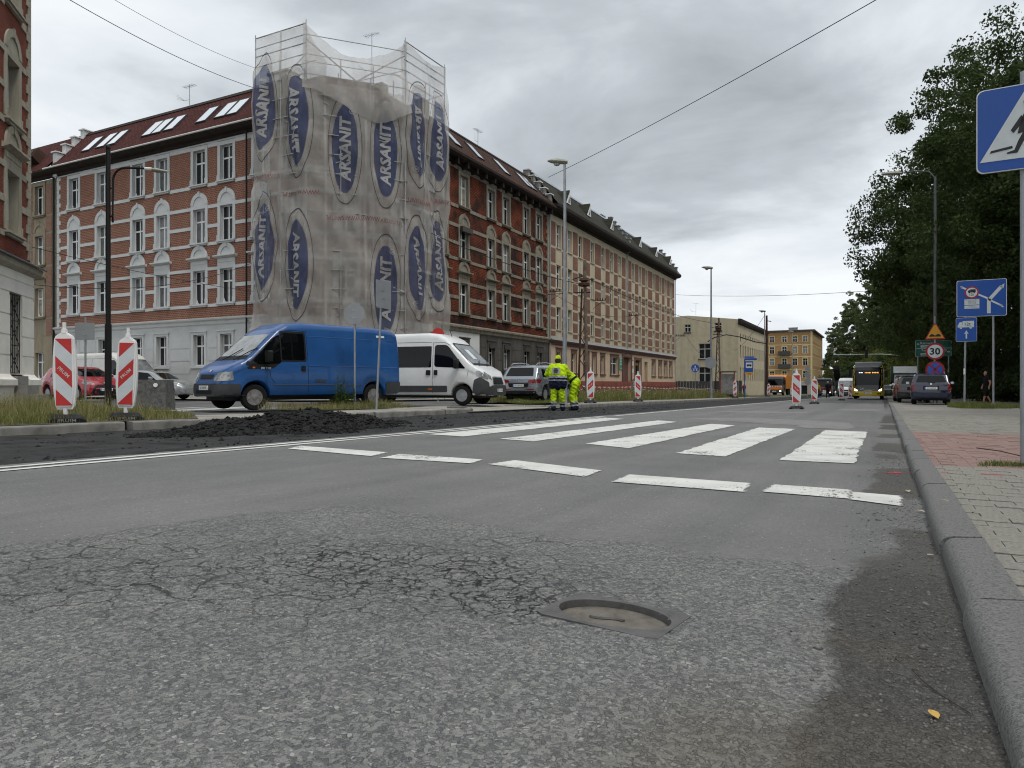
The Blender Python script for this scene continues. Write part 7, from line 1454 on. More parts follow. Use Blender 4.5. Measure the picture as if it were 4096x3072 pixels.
o = empty('milling_machine', (-6.8, 128, ground(-7, 128)), 0, 'dark road milling machine with raised conveyor behind the tipper truck', 'construction machine'); mb = MB(); mb.box(-1.3, 1.3, -1.0, 4.5, .9, 2.6); mb.obj('hull', DARKGREY, o)
mb = MB(); mb.prism([(-1.0, 2.0), (4.5, 4.3), (4.5, 4.9), (-1.0, 2.6)], lambda a, b_: (-.45, -a, b_), lambda a, b_: (.45, -a, b_)); mb.obj('conveyor', BLACK, o); mb = MB(); mb.box(-1.5, 1.5, 1.0, 3.6, 3.6, 3.75); [mb.cyl((sx, sy, 2.6), (sx, sy, 3.6), .05, n=5) for sx in (-1.3, 1.3) for sy in (1.2, 3.4)]; mb.obj('canopy', DARKGREY, o)
for sx in (-1, 1):
    for sy in (-.4, 3.8): mb = MB(); mb.box(sx-.25, sx+.25, sy-.8, sy+.8, 0, .7); mb.cyl((sx, sy, .7), (sx, sy, 1.4), .2, n=8); mb.obj('track', BLACK, o)
# ---------------------------------------------------------------- people
LIME = mat('hi-vis lime cloth', (.46, .66, .012), .75, var=.30, scale=4, bump=.02, bscale=14); NAVY = mat('navy cloth', (.012, .015, .035), .85, var=.3, scale=8, bump=.02, bscale=14); SILV = mat('reflective tape', (.30, .31, .31), .5, var=.12, scale=6)
SKIN = mat('skin', (.40, .21, .14), .6, var=.08, scale=6); HAIRD = mat('dark hair', (.03, .022, .018), .8, var=.2, scale=20); HAIRG = mat('grey hair', (.28, .27, .26), .8, var=.2, scale=20); BCLOTH = mat('black cloth', (.012, .012, .013), .85, var=.25, scale=8, bump=.012, bscale=14); GCLOTH = mat('grey cloth', (.26, .27, .28), .85, var=.12, scale=5, bump=.012, bscale=14); BOOT = mat('work boot', (.04, .032, .026), .8, var=.3, scale=10); OGLOVE = mat('orange glove', (.55, .09, .02), .7, var=.1); DENIM = mat('dark denim', (.03, .038, .055), .85, var=.2, scale=8); REDC = mat('red work jacket', (.22, .025, .02), .8, var=.15, scale=5); YELC = mat('yellow work jacket', (.50, .33, .02), .8, var=.15, scale=5)
def limb(caps, pts, rads, mats):
    for i in range(len(pts)-1): caps.append((Vector(pts[i]), rads[i], Vector(pts[i+1]), rads[i+1], mats[i]))
def hand(caps, w_, d, side, m, r=.0):
    """palm and five bent fingers leaving wrist w_ along d; side = outward direction of the thumb"""
    w_, d, sd = Vector(w_), Vector(d).normalized(), Vector(side).normalized(); nrm = d.cross(sd).normalized(); p = w_+d*.075
    caps.append((w_, .026, p, .032, m)); caps.append((w_+sd*.018, .022, p+sd*.022, .020, m))
    for k in range(4):
        b_ = p+sd*(.03-.02*k); L = (.036, .042, .039, .030)[k]; q = b_+d*L-nrm*.006; e = q+d*L*.7-nrm*.022; caps.append((b_, .0095, q, .009, m)); caps.append((q, .009, e, .0075, m))
    t = w_+d*.03+sd*.03; q = t+d*.035+sd*.022; caps.append((t, .012, q, .010, m)); caps.append((q, .010, q+d*.025-nrm*.012, .0085, m))
def head(caps, c, f, m, r=.098):
    c, f = Vector(c), Vector(f).normalized(); up = Vector((0, 0, 1)); lf = up.cross(f).normalized()
    caps.append((c+up*.035-f*.01, r, c-up*.045+f*.015, r*.78, m)); caps.append((c+f*.09-up*.005, .012, c+f*.108-up*.028, .016, m)); caps.append((c+f*.055-up*.095, .032, c+f*.03-up*.09, .05, m))
    for s in (-1, 1): caps.append((c+lf*s*r*.95+up*.01, .016, c+lf*s*r*.97-up*.03, .013, m))
def build_person(name, label, loc, rz, caps, voxel=.014, extra=None):
    mats = []; 
    for cp in caps:
        if cp[4] not in mats: mats.append(cp[4])
    mb = MB(); n = 12
    for a, ra, b_, rb, m in caps:
        d = b_-a; L = d.length; q = (d if L > 1e-6 else Vector((0, 0, 1))).to_track_quat('Z', 'Y'); rings = []
        for t in np.linspace(-math.pi/2, 0, 4): rings.append((ra*math.cos(t), ra*math.sin(t)))
        for t in np.linspace(0, math.pi/2, 4): rings.append((rb*math.cos(t), L+rb*math.sin(t)))
        V = []
        for r_, h in rings:
            for k in range(n): al = 2*math.pi*k/n; V.append(a+q @ Vector((max(r_, 1e-4)*math.cos(al), max(r_, 1e-4)*math.sin(al), h)))
        F = [(i*n+k, i*n+(k+1) % n, (i+1)*n+(k+1) % n, (i+1)*n+k) for i in range(len(rings)-1) for k in range(n)]+[tuple(range(n-1, -1, -1)), tuple(range((len(rings)-1)*n, len(rings)*n))]; mb.add(V, F)
    me = mb.mesh('tmp', mats); t = bpy.data.objects.new('tmp', me); COL.objects.link(t); r_ = t.modifiers.new('r', 'REMESH'); r_.mode = 'VOXEL'; r_.voxel_size = voxel; s = t.modifiers.new('s', 'SMOOTH'); s.factor = .5; s.iterations = 3
    dg = bpy.context.evaluated_depsgraph_get(); out = bpy.data.meshes.new_from_object(t.evaluated_get(dg)); bpy.data.objects.remove(t); out.name = name; out.materials.clear()
    for m in mats: out.materials.append(m)
    nf = len(out.polygons); C_ = np.empty(nf*3, dtype=np.float32); out.polygons.foreach_get('center', C_); C_ = C_.reshape(-1, 3); best = np.full(nf, 1e9); idx = np.zeros(nf, dtype=np.int32)
    for a, ra, b_, rb, m in caps:
        A, D = np.array(a), np.array(b_-a); t_ = np.clip(((C_-A) @ D)/max(D @ D, 1e-9), 0, 1); ds = np.linalg.norm(C_-(A+t_[:, None]*D), axis=1)-(ra+(rb-ra)*t_); k = ds < best; best[k] = ds[k]; idx[k] = mats.index(m)
    nv = len(out.vertices); co = np.empty(nv*3, dtype=np.float32); out.vertices.foreach_get('co', co); co = co.reshape(-1, 3).astype(float); no = np.empty(nv*3, dtype=np.float32); out.vertices.foreach_get('normal', no); no = no.reshape(-1, 3)
    amp = np.zeros(nv); cl = {mats.index(m) for m in mats if m not in (SKIN, HAIRD, HAIRG, BOOT, OGLOVE)}
    for p in out.polygons:
        if idx[p.index] in cl: amp[list(p.vertices)] = 1
    wv = sum(np.sin(co @ np.array(k)+ph) for k, ph in (((31, 12, -46), .3), ((-22, 35, 38), 1.7), ((48, -27, 22), 2.9), ((17, 41, -61), 4.1)))/4; wv = np.sign(wv)*np.abs(wv)**.7
    co += no*(amp*wv*.011)[:, None]; out.vertices.foreach_set('co', co.astype(np.float32).ravel()); out.update()
    out.polygons.foreach_set('material_index', idx); out.shade_smooth(); o = link(name, out); o.location = loc; o.rotation_euler.z = rz; tag(o, label, 'person')
    if extra: extra(o)
    return o
def legs(caps, hip, ks, fs, tm, band=False, shoe=BOOT, r=(.098, .075, .06), bare=None):
    """hip centre, two knees, two ankles; trousers with two reflective bands when band is set"""
    for s, k, f in zip((1, -1), ks, fs):
        h = Vector(hip)+Vector((0, s*.095, -.04)); k, f = Vector(k), Vector(f); caps.append((h, r[0], k, r[1], tm))
        if bare: kk = k.lerp(f, .12); caps.append((k, r[1], kk, r[1]*.98, tm)); caps.append((kk, .052, k.lerp(f, .4), .056, bare)); caps.append((k.lerp(f, .4), .056, f, .036, bare))
        elif band:
            q = [k, k.lerp(f, .48), k.lerp(f, .62), k.lerp(f, .72), k.lerp(f, .86), f]; rr_ = [r[1], r[2]*1.12, r[2]*1.10, r[2]*1.08, r[2]*1.06, r[2]*1.05]
            limb(caps, q, rr_, [tm, SILV, NAVY, SILV, tm if False else NAVY])
        else: caps.append((k, r[1], f, r[2]*.85, tm))
        d = Vector((.13, 0, -.045)); caps.append((f+Vector((-.03, 0, -.03)), .048, f+Vector((.05, 0, -.045)), .046, shoe)); caps.append((f+Vector((.05, 0, -.047)), .046, f+d, .038, shoe))
# worker standing with his back to the camera ------------------------------------
W1 = (-9.33, 20.95); c = []; legs(c, (0, 0, .95), [(.02, .13, .52), (.03, -.13, .52)], [(-.02, .14, .10), (.10, -.15, .10)], LIME, True, r=(.125, .105, .085))
limb(c, [(0, 0, .86), (.0, 0, .955), (.005, 0, 1.0), (.01, 0, 1.06), (.015, 0, 1.12), (.02, 0, 1.17)], [.19, .19, .188, .187, .186, .185], [NAVY, SILV, NAVY, SILV, LIME]); limb(c, [(.02, 0, 1.18), (.04, 0, 1.30), (.06, 0, 1.42)], [.185, .19, .15], [LIME, LIME])
for s in (1, -1):
    limb(c, [(.0, s*.13, .86), (.0, s*.13, .955), (.005, s*.13, 1.0), (.01, s*.13, 1.06), (.015, s*.13, 1.12), (.02, s*.13, 1.17)], [.172, .170, .168, .167, .166, .165], [NAVY, SILV, NAVY, SILV, LIME])
    c.append((Vector((.02, s*.13, 1.18)), .165, Vector((.04, s*.14, 1.32)), .15, LIME)); c.append((Vector((.04, s*.13, 1.32)), .15, Vector((.05, s*.15, 1.42)), .115, LIME))
for s in (1, -1):
    el, wr = Vector((.16, s*.36, 1.20)), Vector((.36, s*.22, 1.12)); limb(c, [(.05, s*.20, 1.44), el, wr], [.10, .085, .062], [LIME, LIME]); hand(c, wr, (.9, -s*.3, -.3), (0, -s, .3), SKIN)
limb(c, [(.06, 0, 1.46), (.10, 0, 1.56)], [.075, .07], [HAIRD]); head(c, (.13, 0, 1.63), (1, 0, -.35), SKIN, .10)
c.append((Vector((.07, 0, 1.60)), .092, Vector((.09, 0, 1.66)), .098, HAIRD)); c.append((Vector((.11, 0, 1.70)), .105, Vector((.13, 0, 1.735)), .09, LIME)); c.append((Vector((.2, 0, 1.695)), .05, Vector((.28, 0, 1.675)), .04, LIME))
def w1x(o):
    mb = MB(); P = lambda a, b_, e=0: (-.178+1.1*a*a-e+.16*b_, a+.06, 1.31+b_)
    mb.add([P(a, b_) for a, b_ in rrect(-.13, .13, -.095, .095, .02, 2)], [tuple(range(12))]); q = mb.obj('back_patch', SILV, o); e = MB(); V, F = ringfaces(disc(20, .072, .082), disc(20, .055, .065)); e.add([P(a, b_, .004) for a, b_ in V], F)
    for k in (-.028, .0, .028): e.add([P(a, b_, .004) for a, b_ in box2(k-.009, k+.009, -.06, .06)], [(0, 1, 2, 3)])
    e.add([P(a, b_, .005) for a, b_ in box2(-.06, .06, -.008, .012)], [(0, 1, 2, 3)]); e.obj('emblem', BLK, q)
w1 = build_person('person', 'worker in lime hi-vis suit and cap standing with back turned', (*W1, ground(*W1)+.0), math.radians(112), c, .0125, w1x)
# worker bending over the shovel -----------------------------------------------------
W2 = (-9.12, 21.75); c = []; legs(c, (-.08, 0, .93), [(.03, .12, .51), (.02, -.12, .50)], [(-.03, .13, .10), (-.06, -.15, .10)], LIME, True, r=(.125, .105, .085))
limb(c, [(-.08, 0, .93), (-.02, 0, 1.0), (.03, 0, 1.05)], [.165, .165, .165], [LIME, NAVY]); limb(c, [(.04, 0, 1.06), (.18, 0, 1.17), (.24, 0, 1.22), (.34, 0, 1.27)], [.165, .17, .165, .13], [LIME, SILV, LIME])
for s in (1, -1): limb(c, [(.30, s*.19, 1.24), (.37, s*.26, 1.02)], [.10, .085], [LIME]); wr = Vector((.50, s*.10, .78+.06*s)); limb(c, [(.37, s*.26, 1.00), tuple(wr)], [.052, .038], [SKIN]); hand(c, wr, (.5, -s*.4, -.75), (.3, -s, 0), OGLOVE)
limb(c, [(.38, 0, 1.28), (.45, 0, 1.30)], [.07, .065], [SKIN]); head(c, (.53, 0, 1.31), (.6, 0, -.8), SKIN, .10); c.append((Vector((.52, 0, 1.35)), .106, Vector((.56, 0, 1.37)), .095, LIME))
build_person('person', 'worker in lime hi-vis suit bending forward over a shovel', (*W2, ground(*W2)), math.radians(190), c, .0125)
sh = empty('shovel', (-9.72, 21.55, ground(-9.7, 21.5)), math.radians(190), 'long handled shovel held by the bending worker', 'shovel')
mb = MB(); mb.cyl((-.28, 0, 1.15), (.12, 0, .14), .018, n=8); mb.obj('handle', mat('worn timber handle', (.22, .14, .07), .7, var=.2), sh); mb = MB(); mb.prism([(-.13, 0), (.13, 0), (.12, .26), (0, .33), (-.12, .26)], lambda a, b_: (.08+b_*.85, a, .16-b_*.42), lambda a, b_: (.08+b_*.85, a, .15-b_*.42)); mb.obj('blade', BLACK, sh)
# walkers ----------------------------------------------------------------------------
def walker(label, x, y, rz, top, bottom, hair, bare=None, sleeve=None, voxel=.02, stride=.16, extra=None, hat=None):
    c = []; legs(c, (0, 0, .92), [(.10*stride*5, .09, .52), (-.02, -.09, .50)], [(stride, .09, .10), (-stride*1.3, -.09, .13)], bottom, False, bare=bare)
    limb(c, [(0, 0, .90), (0, 0, 1.08), (.01, 0, 1.28), (.01, 0, 1.40)], [.145, .15, .155, .11], [bottom, top, top])
    for s in (1, -1):
        c.append((Vector((0, s*.06, 1.05)), .13, Vector((0, s*.09, 1.33)), .12, top)); el, wr = Vector((-.05-.1*s*stride*3, s*.27, 1.13)), Vector((.04-.25*s*stride*2, s*.28, .90)); sp_ = Vector((0, s*.19, 1.40)); mid = sp_.lerp(el, .55)
        limb(c, [sp_, mid, el, wr], [.075, .068, .05, .036], [top, sleeve or top, sleeve or top]); hand(c, wr, (.1, 0, -1), (1, 0, 0), SKIN)
    limb(c, [(.01, 0, 1.42), (.02, 0, 1.50)], [.058, .055], [SKIN]); head(c, (.03, 0, 1.60), (1, 0, 0), SKIN); c.append((Vector((.0, 0, 1.655)), .098, Vector((-.02, 0, 1.63)), .10, hat or hair))
    return build_person('person', label, (x, y, ground(x, y)), rz, c, voxel, extra)
walker('man in black shirt and shorts walking left behind the blue sign posts', 4.7, 44.3, math.radians(190), BCLOTH, BCLOTH, HAIRD, bare=SKIN, sleeve=SKIN, voxel=.016)
walker('man in pale grey top walking away beyond the parked cars', 5.3, 72.5, math.radians(95), GCLOTH, DENIM, HAIRD)
o = walker('person in black with grey hair carrying a white bag across the road', -5.1, 78.5, math.radians(100), BCLOTH, BCLOTH, HAIRG)
bg_ = MB(); bg_.prism([(-.14, 0), (.14, 0), (.17, .34), (-.15, .36)], lambda a, b_: (a, -.05, b_), lambda a, b_: (a, .05, b_)); q = bg_.obj('carrier_bag', WHITE); q.location = (-5.42, 78.5, ground(-5.1, 78.5)+.50); tag(q, 'white carrier bag hanging from the hand of the person in black', 'bag')
walker('worker in yellow jacket beside the headlamp of the tipper truck', -7.0, 91.0, math.radians(-80), YELC, DENIM, HAIRD)
walker('worker in red jacket and white helmet beside the orange truck', -18.6, 110.0, math.radians(-60), REDC, DENIM, HAIRD, hat=WHITE, voxel=.025)
# cyclist by the gateway of the beige block -----------------------------------------------
bx_, by_ = -22.4, 69.2; zb_ = ground(bx_, by_); bh = math.radians(215); bk_ = empty('bicycle', (bx_, by_, zb_), bh, 'bicycle ridden past the dark gateway of the beige block', 'bicycle')
for x in (-.52, .52):
    mb = MB(); mb.tube([(x+.33*math.cos(t), 0, .34+.33*math.sin(t)) for t in np.linspace(0, 2*math.pi, 25)], .02, 6); wv = mb.obj('wheel', RUBBER, bk_); mb = MB(); [mb.cyl((x, 0, .34), (x+.32*math.cos(t), 0, .34+.32*math.sin(t)), .003, n=3) for t in np.linspace(0, 2*math.pi, 13)[:-1]]; mb.obj('spokes', STEEL, wv)
mb = MB(); [mb.cyl(a, b_, .018, n=6) for a, b_ in (((-.52, 0, .34), (-.08, 0, .30)), ((-.08, 0, .30), (-.2, 0, .82)), ((-.52, 0, .34), (-.18, 0, .72)), ((-.08, 0, .3), (.36, 0, .78)), ((-.18, 0, .74), (.36, 0, .82)), ((.52, 0, .34), (.34, 0, .95)))]; mb.obj('frame', STEEL, bk_); mb = MB(); mb.tube([(.28, .28, .98), (.34, .1, 1.0), (.34, -.1, 1.0), (.28, -.28, .98)], .015, 6); mb.obj('handlebar', BLACK, bk_); mb = MB(); mb.prism([(-.14, -.03), (.12, -.02), (.12, .02), (-.14, .03)], lambda a, b_: (-.22+a, b_*2.2, .84), lambda a, b_: (-.22+a, b_*2.2, .88)); mb.obj('saddle', BLACK, bk_)
c = []; legs(c, (-.2, 0, .98), [(.18, .1, .80), (.14, -.1, .62)], [(.02, .11, .42), (-.06, -.11, .24)], DENIM); limb(c, [(-.2, 0, .98), (-.12, 0, 1.2), (.02, 0, 1.42)], [.15, .155, .12], [DENIM if False else GCLOTH, GCLOTH])
for s in (1, -1): limb(c, [(.02, s*.18, 1.40), (.16, s*.28, 1.18), (.28, s*.26, 1.03)], [.07, .055, .04], [GCLOTH, GCLOTH]); hand(c, (.28, s*.26, 1.03), (.6, 0, -.5), (0, -s, 0), SKIN)
limb(c, [(.05, 0, 1.46), (.08, 0, 1.53)], [.055, .055], [SKIN]); head(c, (.11, 0, 1.62), (1, 0, -.1), SKIN); c.append((Vector((.08, 0, 1.67)), .097, Vector((.06, 0, 1.65)), .10, HAIRD))
build_person('person', 'cyclist in grey jacket riding past the dark gateway', (bx_, by_, zb_), bh, c, .02)
# ---------------------------------------------------------------- loose asphalt, grass, weeds, trees
def grid_obj(name, X, Y, Z, m, parent=None):
    n = X.shape[1]; i = np.arange(X.shape[0]-1)[:, None]*n+np.arange(n-1)[None, :]
    return link(name, npmesh(name, np.stack([X, Y, Z], -1).reshape(-1, 3), np.stack([i, i+1, i+1+n, i+n], -1).reshape(-1, 4), m, True), parent)
LOOSE = mat('loose black asphalt', (.012, .012, .0125), .8, var=.5, scale=9, bump=.02, bscale=40, spec=.25)
pile = empty('asphalt_heap', (0, 0, 0), 0, 'heap of loose black milled asphalt at the side street kerb', 'heap')
xs, ys = np.arange(-10.55, -6.6, .05), np.arange(4.6, 13.2, .05); X, Y = np.meshgrid(xs, ys)
def bump(cx_, cy_, rx, ry, h, a=0.0): dx, dy = X-cx_, Y-cy_; u, v = dx*math.cos(a)+dy*math.sin(a), -dx*math.sin(a)+dy*math.cos(a); return h*np.exp(-(np.abs(u/rx)**2.2+np.abs(v/ry)**2.2))
hgt = bump(-8.55, 8.6, .75, 1.0, .36)+bump(-8.9, 7.3, .7, .6, .15)+bump(-8.1, 9.8, .5, .6, .18)+bump(-9.0, 6.4, .6, .6, .06)+bump(-8.5, 11.2, .35, .35, .12)+bump(-7.7, 8.2, .5, .7, .08)+bump(-9.5, 8.8, .6, 1.1, .10)
hgt *= .85*sstep(-10.3, -9.0, X+.25*(Y-7))*(.55+.9*fbm(X, Y, 2.2, 51)); hgt += (fbm(X, Y, 9, 55, 3)-.5)*.07*np.clip(hgt*9, 0, 1); Zp = -SLOPE*Y-.075+np.where(hgt > .018, hgt+.03, hgt*0-.03)
grid_obj('mound', X, Y, Zp, LOOSE, pile)
def lumps(name, pts, sizes, m, parent, seed=1, kind='stuff'):
    """many small angular lumps joined into one mesh"""
    r_ = np.random.default_rng(seed); base = np.array([(1, 0, 0), (-1, 0, 0), (0, 1, 0), (0, -1, 0), (0, 0, 1), (0, 0, -1)], float); F0 = np.array([(0, 2, 4), (2, 1, 4), (1, 3, 4), (3, 0, 4), (2, 0, 5), (1, 2, 5), (3, 1, 5), (0, 3, 5)])
    n = len(pts); V = base[None]*(.6+.8*r_.random((n, 6, 1))); ang = r_.random(n)*6.28; ca, sa = np.cos(ang), np.sin(ang); Rz = np.zeros((n, 3, 3)); Rz[:, 0, 0] = ca; Rz[:, 0, 1] = -sa; Rz[:, 1, 0] = sa; Rz[:, 1, 1] = ca; Rz[:, 2, 2] = .7; V = np.einsum('nij,nkj->nki', Rz, V)*np.asarray(sizes)[:, None, None]+np.asarray(pts)[:, None, :]
    F = (F0[None]+6*np.arange(n)[:, None, None]).reshape(-1, 3); o = link(name, npmesh(name, V.reshape(-1, 3), F, m), parent); o['kind'] = kind; return o
sel = np.argwhere(hgt > .03); sel = sel[RNG.integers(0, len(sel), 7500)]; P = np.stack([X[sel[:, 0], sel[:, 1]]+RNG.normal(0, .03, len(sel)), Y[sel[:, 0], sel[:, 1]]+RNG.normal(0, .03, len(sel)), Zp[sel[:, 0], sel[:, 1]]+.004], 1)
lumps('loose_lumps', P, RNG.gamma(1.5, .0085, len(P))+.004, LOOSE, pile, 2)
n = 2600; px = RNG.uniform(-10.3, -6.55, n); py = RNG.uniform(3.5, 30, n)**1.0; P = np.stack([px, py, -SLOPE*py-.012], 1); lumps('milled_crumbs', P, RNG.gamma(2, .006, n)+.004, LOOSE, milled, 3)
# gutter grit, pebbles and fallen leaves near the camera
n = 5200; px = .19-np.abs(RNG.normal(0, .15, n)); py = .9+8*RNG.random(n)**1.6; P = np.stack([px, py, -SLOPE*py+.001], 1); GRIT = mat('grit', (.15, .142, .13), .9, var=.45, scale=30)
lumps('gutter_grit', P, RNG.gamma(1.5, .0013, n)+.0008, GRIT, road, 4)
n = 500; px = RNG.uniform(-4, .1, n); py = RNG.uniform(1.0, 9, n); lumps('road_grit', np.stack([px, py, -SLOPE*py+.001], 1), RNG.gamma(1.6, .0011, n)+.0008, mat('pale grit', (.3, .3, .28), .9, var=.3, scale=30), road, 5)
n = 420; px = RNG.uniform(.34, 3.2, n); py = RNG.uniform(1.5, 20, n); lumps('pavement_grit', np.stack([px, py, -SLOPE*py+.072], 1), RNG.gamma(1.6, .0016, n)+.001, mat('dark grit', (.03, .028, .025), .9, var=.3), pr, 6)
DRY = mat('yellow leaf', (.48, .30, .07), .7, var=.25, scale=40); DRY2 = mat('pale dry leaf', (.38, .34, .24), .8, var=.25, scale=40)
def fallen(x, y, L, m, label, rz, z=None):
    mb = MB(); q = [(0, -.5), (.28, -.25), (.34, .05), (.2, .35), (0, .55), (-.18, .35), (-.3, .05), (-.26, -.25)]; zz = (-SLOPE*y+.006) if z is None else z; ca, sa = math.cos(rz), math.sin(rz)
    V = [(x+L*(a*ca-b_*sa), y+L*(a*sa+b_*ca), zz+L*(.35*abs(a)+.12*b_+.08)) for a, b_ in q]+[(x, y, zz+.004)]; mb.add(V, [(k, (k+1) % 8, 8) for k in range(8)]); return tag(mb.obj('fallen_leaf', m), label, 'leaf', 'fallen leaves')
fallen(.085, 1.62, .030, DRY, 'yellow fallen leaf lying alone in the gutter near the bottom right', .5); fallen(.17, 4.35, .045, DRY2, 'pale dry leaf at the foot of the right kerb', 1.2); fallen(.13, 5.2, .05, DRY2, 'pale dry leaf in the gutter by the last white dash', .2); fallen(.16, 3.2, .03, DRY2, 'small grey dry leaf against the kerb', 2.0); fallen(.27, 4.2, .04, DRY2, 'thin pale leaf lying on top of the kerb', 1.4, -.044+.09)
mb = MB(); mb.tube([(.055, 1.87, -.016), (.075, 1.80, -.013), (.105, 1.74, -.014), (.15, 1.67, -.013)], .0011, 5); tag(mb.obj('twig', mat('twig bark', (.05, .038, .03), .9)), 'thin dark twig in the gutter beside the yellow leaf', 'twig')
mb = MB(); mb.tube([(1.05, 7.6, .01), (.95, 7.9, .02), (.80, 8.3, .012)], .005, 5); tag(mb.obj('twig', mat('twig bark', (.05, .038, .03))), 'dark stick lying on the red pavers near the sign post', 'twig')
# grass --------------------------------------------------------------------------
G1 = leaf_mat('grass blade', (.085, .125, .025), (.17, .19, .055)); G2 = leaf_mat('dry grass blade', (.26, .22, .10), (.34, .29, .15)); G3 = leaf_mat('weed leaf', (.055, .10, .022), (.11, .165, .04)); FLW = mat('white flowers', (.7, .7, .66), .7, var=0)
def blades(name, x, y, z, h, wd, mi, mats, lean=.35, seed=1, parent=None, kind='stuff'):
    r_ = np.random.default_rng(seed); n = len(x); a = r_.random(n)*6.283; d = np.stack([np.cos(a), np.sin(a)], 1); l = r_.random(n)*lean*h; pa = r_.random(n)*6.283; wv = np.stack([np.cos(pa), np.sin(pa)], 1)*(wd/2)[:, None]
    B = np.stack([x, y], 1); V = np.zeros((n, 5, 3)); V[:, 0, :2] = B-wv; V[:, 1, :2] = B+wv; V[:, 2, :2] = B+wv*.75+d*(l*.35)[:, None]; V[:, 3, :2] = B-wv*.75+d*(l*.35)[:, None]; V[:, 4, :2] = B+d*l[:, None]
    V[:, 0, 2] = V[:, 1, 2] = z; V[:, 2, 2] = V[:, 3, 2] = z+h*.55; V[:, 4, 2] = z+h*(1-.25*l/np.maximum(h, 1e-3)); o5 = 5*np.arange(n)[:, None]
    F = np.concatenate([np.array([0, 1, 2])+o5, np.array([0, 2, 3])+o5, np.array([3, 2, 4])+o5]); me = npmesh(name, V.reshape(-1, 3), F, mats, False, np.tile(mi, 3)); o = link(name, me, parent); return tag(o, kind=kind) if kind else o
def scatter(n, poly, seed):
    r_ = np.random.default_rng(seed); P = np.array(poly); lo, hi = P.min(0), P.max(0); q = r_.uniform(lo, hi, (n*3, 2)); x, y = q[:, 0], q[:, 1]; ins = np.zeros(len(q), bool); j = len(P)-1
    for i in range(len(P)):
        c = ((P[i, 1] > y) != (P[j, 1] > y)) & (x < (P[j, 0]-P[i, 0])*(y-P[i, 1])/(P[j, 1]-P[i, 1]+1e-12)+P[i, 0]); ins ^= c; j = i
    return q[ins][:n]
def lawn(name, poly, n, h0, h1, seed, dry=.25, wd=.007, zoff=0.0, label=None, thin=.38):
    q = scatter(n, poly, seed); k = fbm(q[:, 0], q[:, 1], .9, seed+7); r_ = np.random.default_rng(seed); q = q[k > thin-.12*r_.random(len(k))]; k = fbm(q[:, 0], q[:, 1], 1.3, seed+9); h = h0+(h1-h0)*k**1.6*(.4+r_.random(len(k))); mi = (r_.random(len(k)) < dry*(.3+1.5*fbm(q[:, 0], q[:, 1], .7, seed+3))).astype(int)
    zz = np.where(q[:, 0] < 0, -SLOPE*q[:, 1]+ZL+.03, -SLOPE*q[:, 1]+.066)+zoff; return blades(name, q[:, 0], q[:, 1], zz, h, np.full(len(h), wd)*(.6+.8*r_.random(len(h))), mi, [G1, G2], .75, seed)
lawn('verge_grass', [(-16, 1.5), (-10.65, 1.5), (-10.65, 8.3), (-11.8, 9.3), (-16, 10.4), (-22, 13.0), (-22, 6)], 62000, .05, .26, 11, .35)
lawn('verge_tall_grass', [(-16, 3), (-11.6, 3), (-11.8, 8.6), (-16, 9.8), (-22.5, 13.2), (-22, 6)], 5000, .25, .75, 12, .6, .006, thin=.3)
lawn('far_verge_grass', [(-17.4, 27.5), (-12.2, 27.5), (-12.2, 75), (-18.2, 75)], 52000, .08, .5, 13, .3, .014)
lawn('far_verge_tall_grass', [(-17.2, 29), (-12.4, 29), (-12.4, 75), (-18, 75)], 11000, .4, 1.25, 14, .4, .015, thin=.3)
lawn('kerb_corner_grass', [(-13.4, 25.4), (-12.3, 24.4), (-11.9, 27.6), (-15.5, 28.5)], 5000, .06, .3, 15, .2, .01)
lawn('weedy_strip', [(-14.6, 13.0), (-12.2, 13.8), (-12.2, 17.2), (-14.4, 17.0)], 5200, .05, .42, 16, .5, .008)
lawn('sign_island_grass', [(2.5, 30.5), (4.9, 31.5), (5.3, 35), (4.6, 37.5), (2.6, 36.5), (2.2, 33)], 9000, .08, .34, 17, .15, .011)
lawn('park_grass', [(6.5, 38), (12, 38), (16, 90), (7.6, 90)], 9000, .06, .3, 18, .2, .02)
q = scatter(1500, [(.62, 6.55), (1.5, 6.75), (1.6, 7.05), (.75, 6.85)], 19); blades('pavement_weeds', q[:, 0], q[:, 1], -SLOPE*q[:, 1]+.066, .015+.045*np.random.default_rng(3).random(len(q)), np.full(len(q), .006), (np.random.default_rng(5).random(len(q)) < .25).astype(int), [G3, G2], 1.4, 20)
q = scatter(900, [(-17, 30), (-12.5, 30), (-12.5, 75), (-18, 75)], 21); lumps('verge_flowers', np.stack([q[:, 0], q[:, 1], -SLOPE*q[:, 1]+ZL+.25+.5*np.random.default_rng(8).random(len(q))], 1), np.full(len(q), .022), FLW, None, 9)
for o in bpy.data.objects:
    if o.name == 'verge_flowers': o['kind'] = 'stuff'
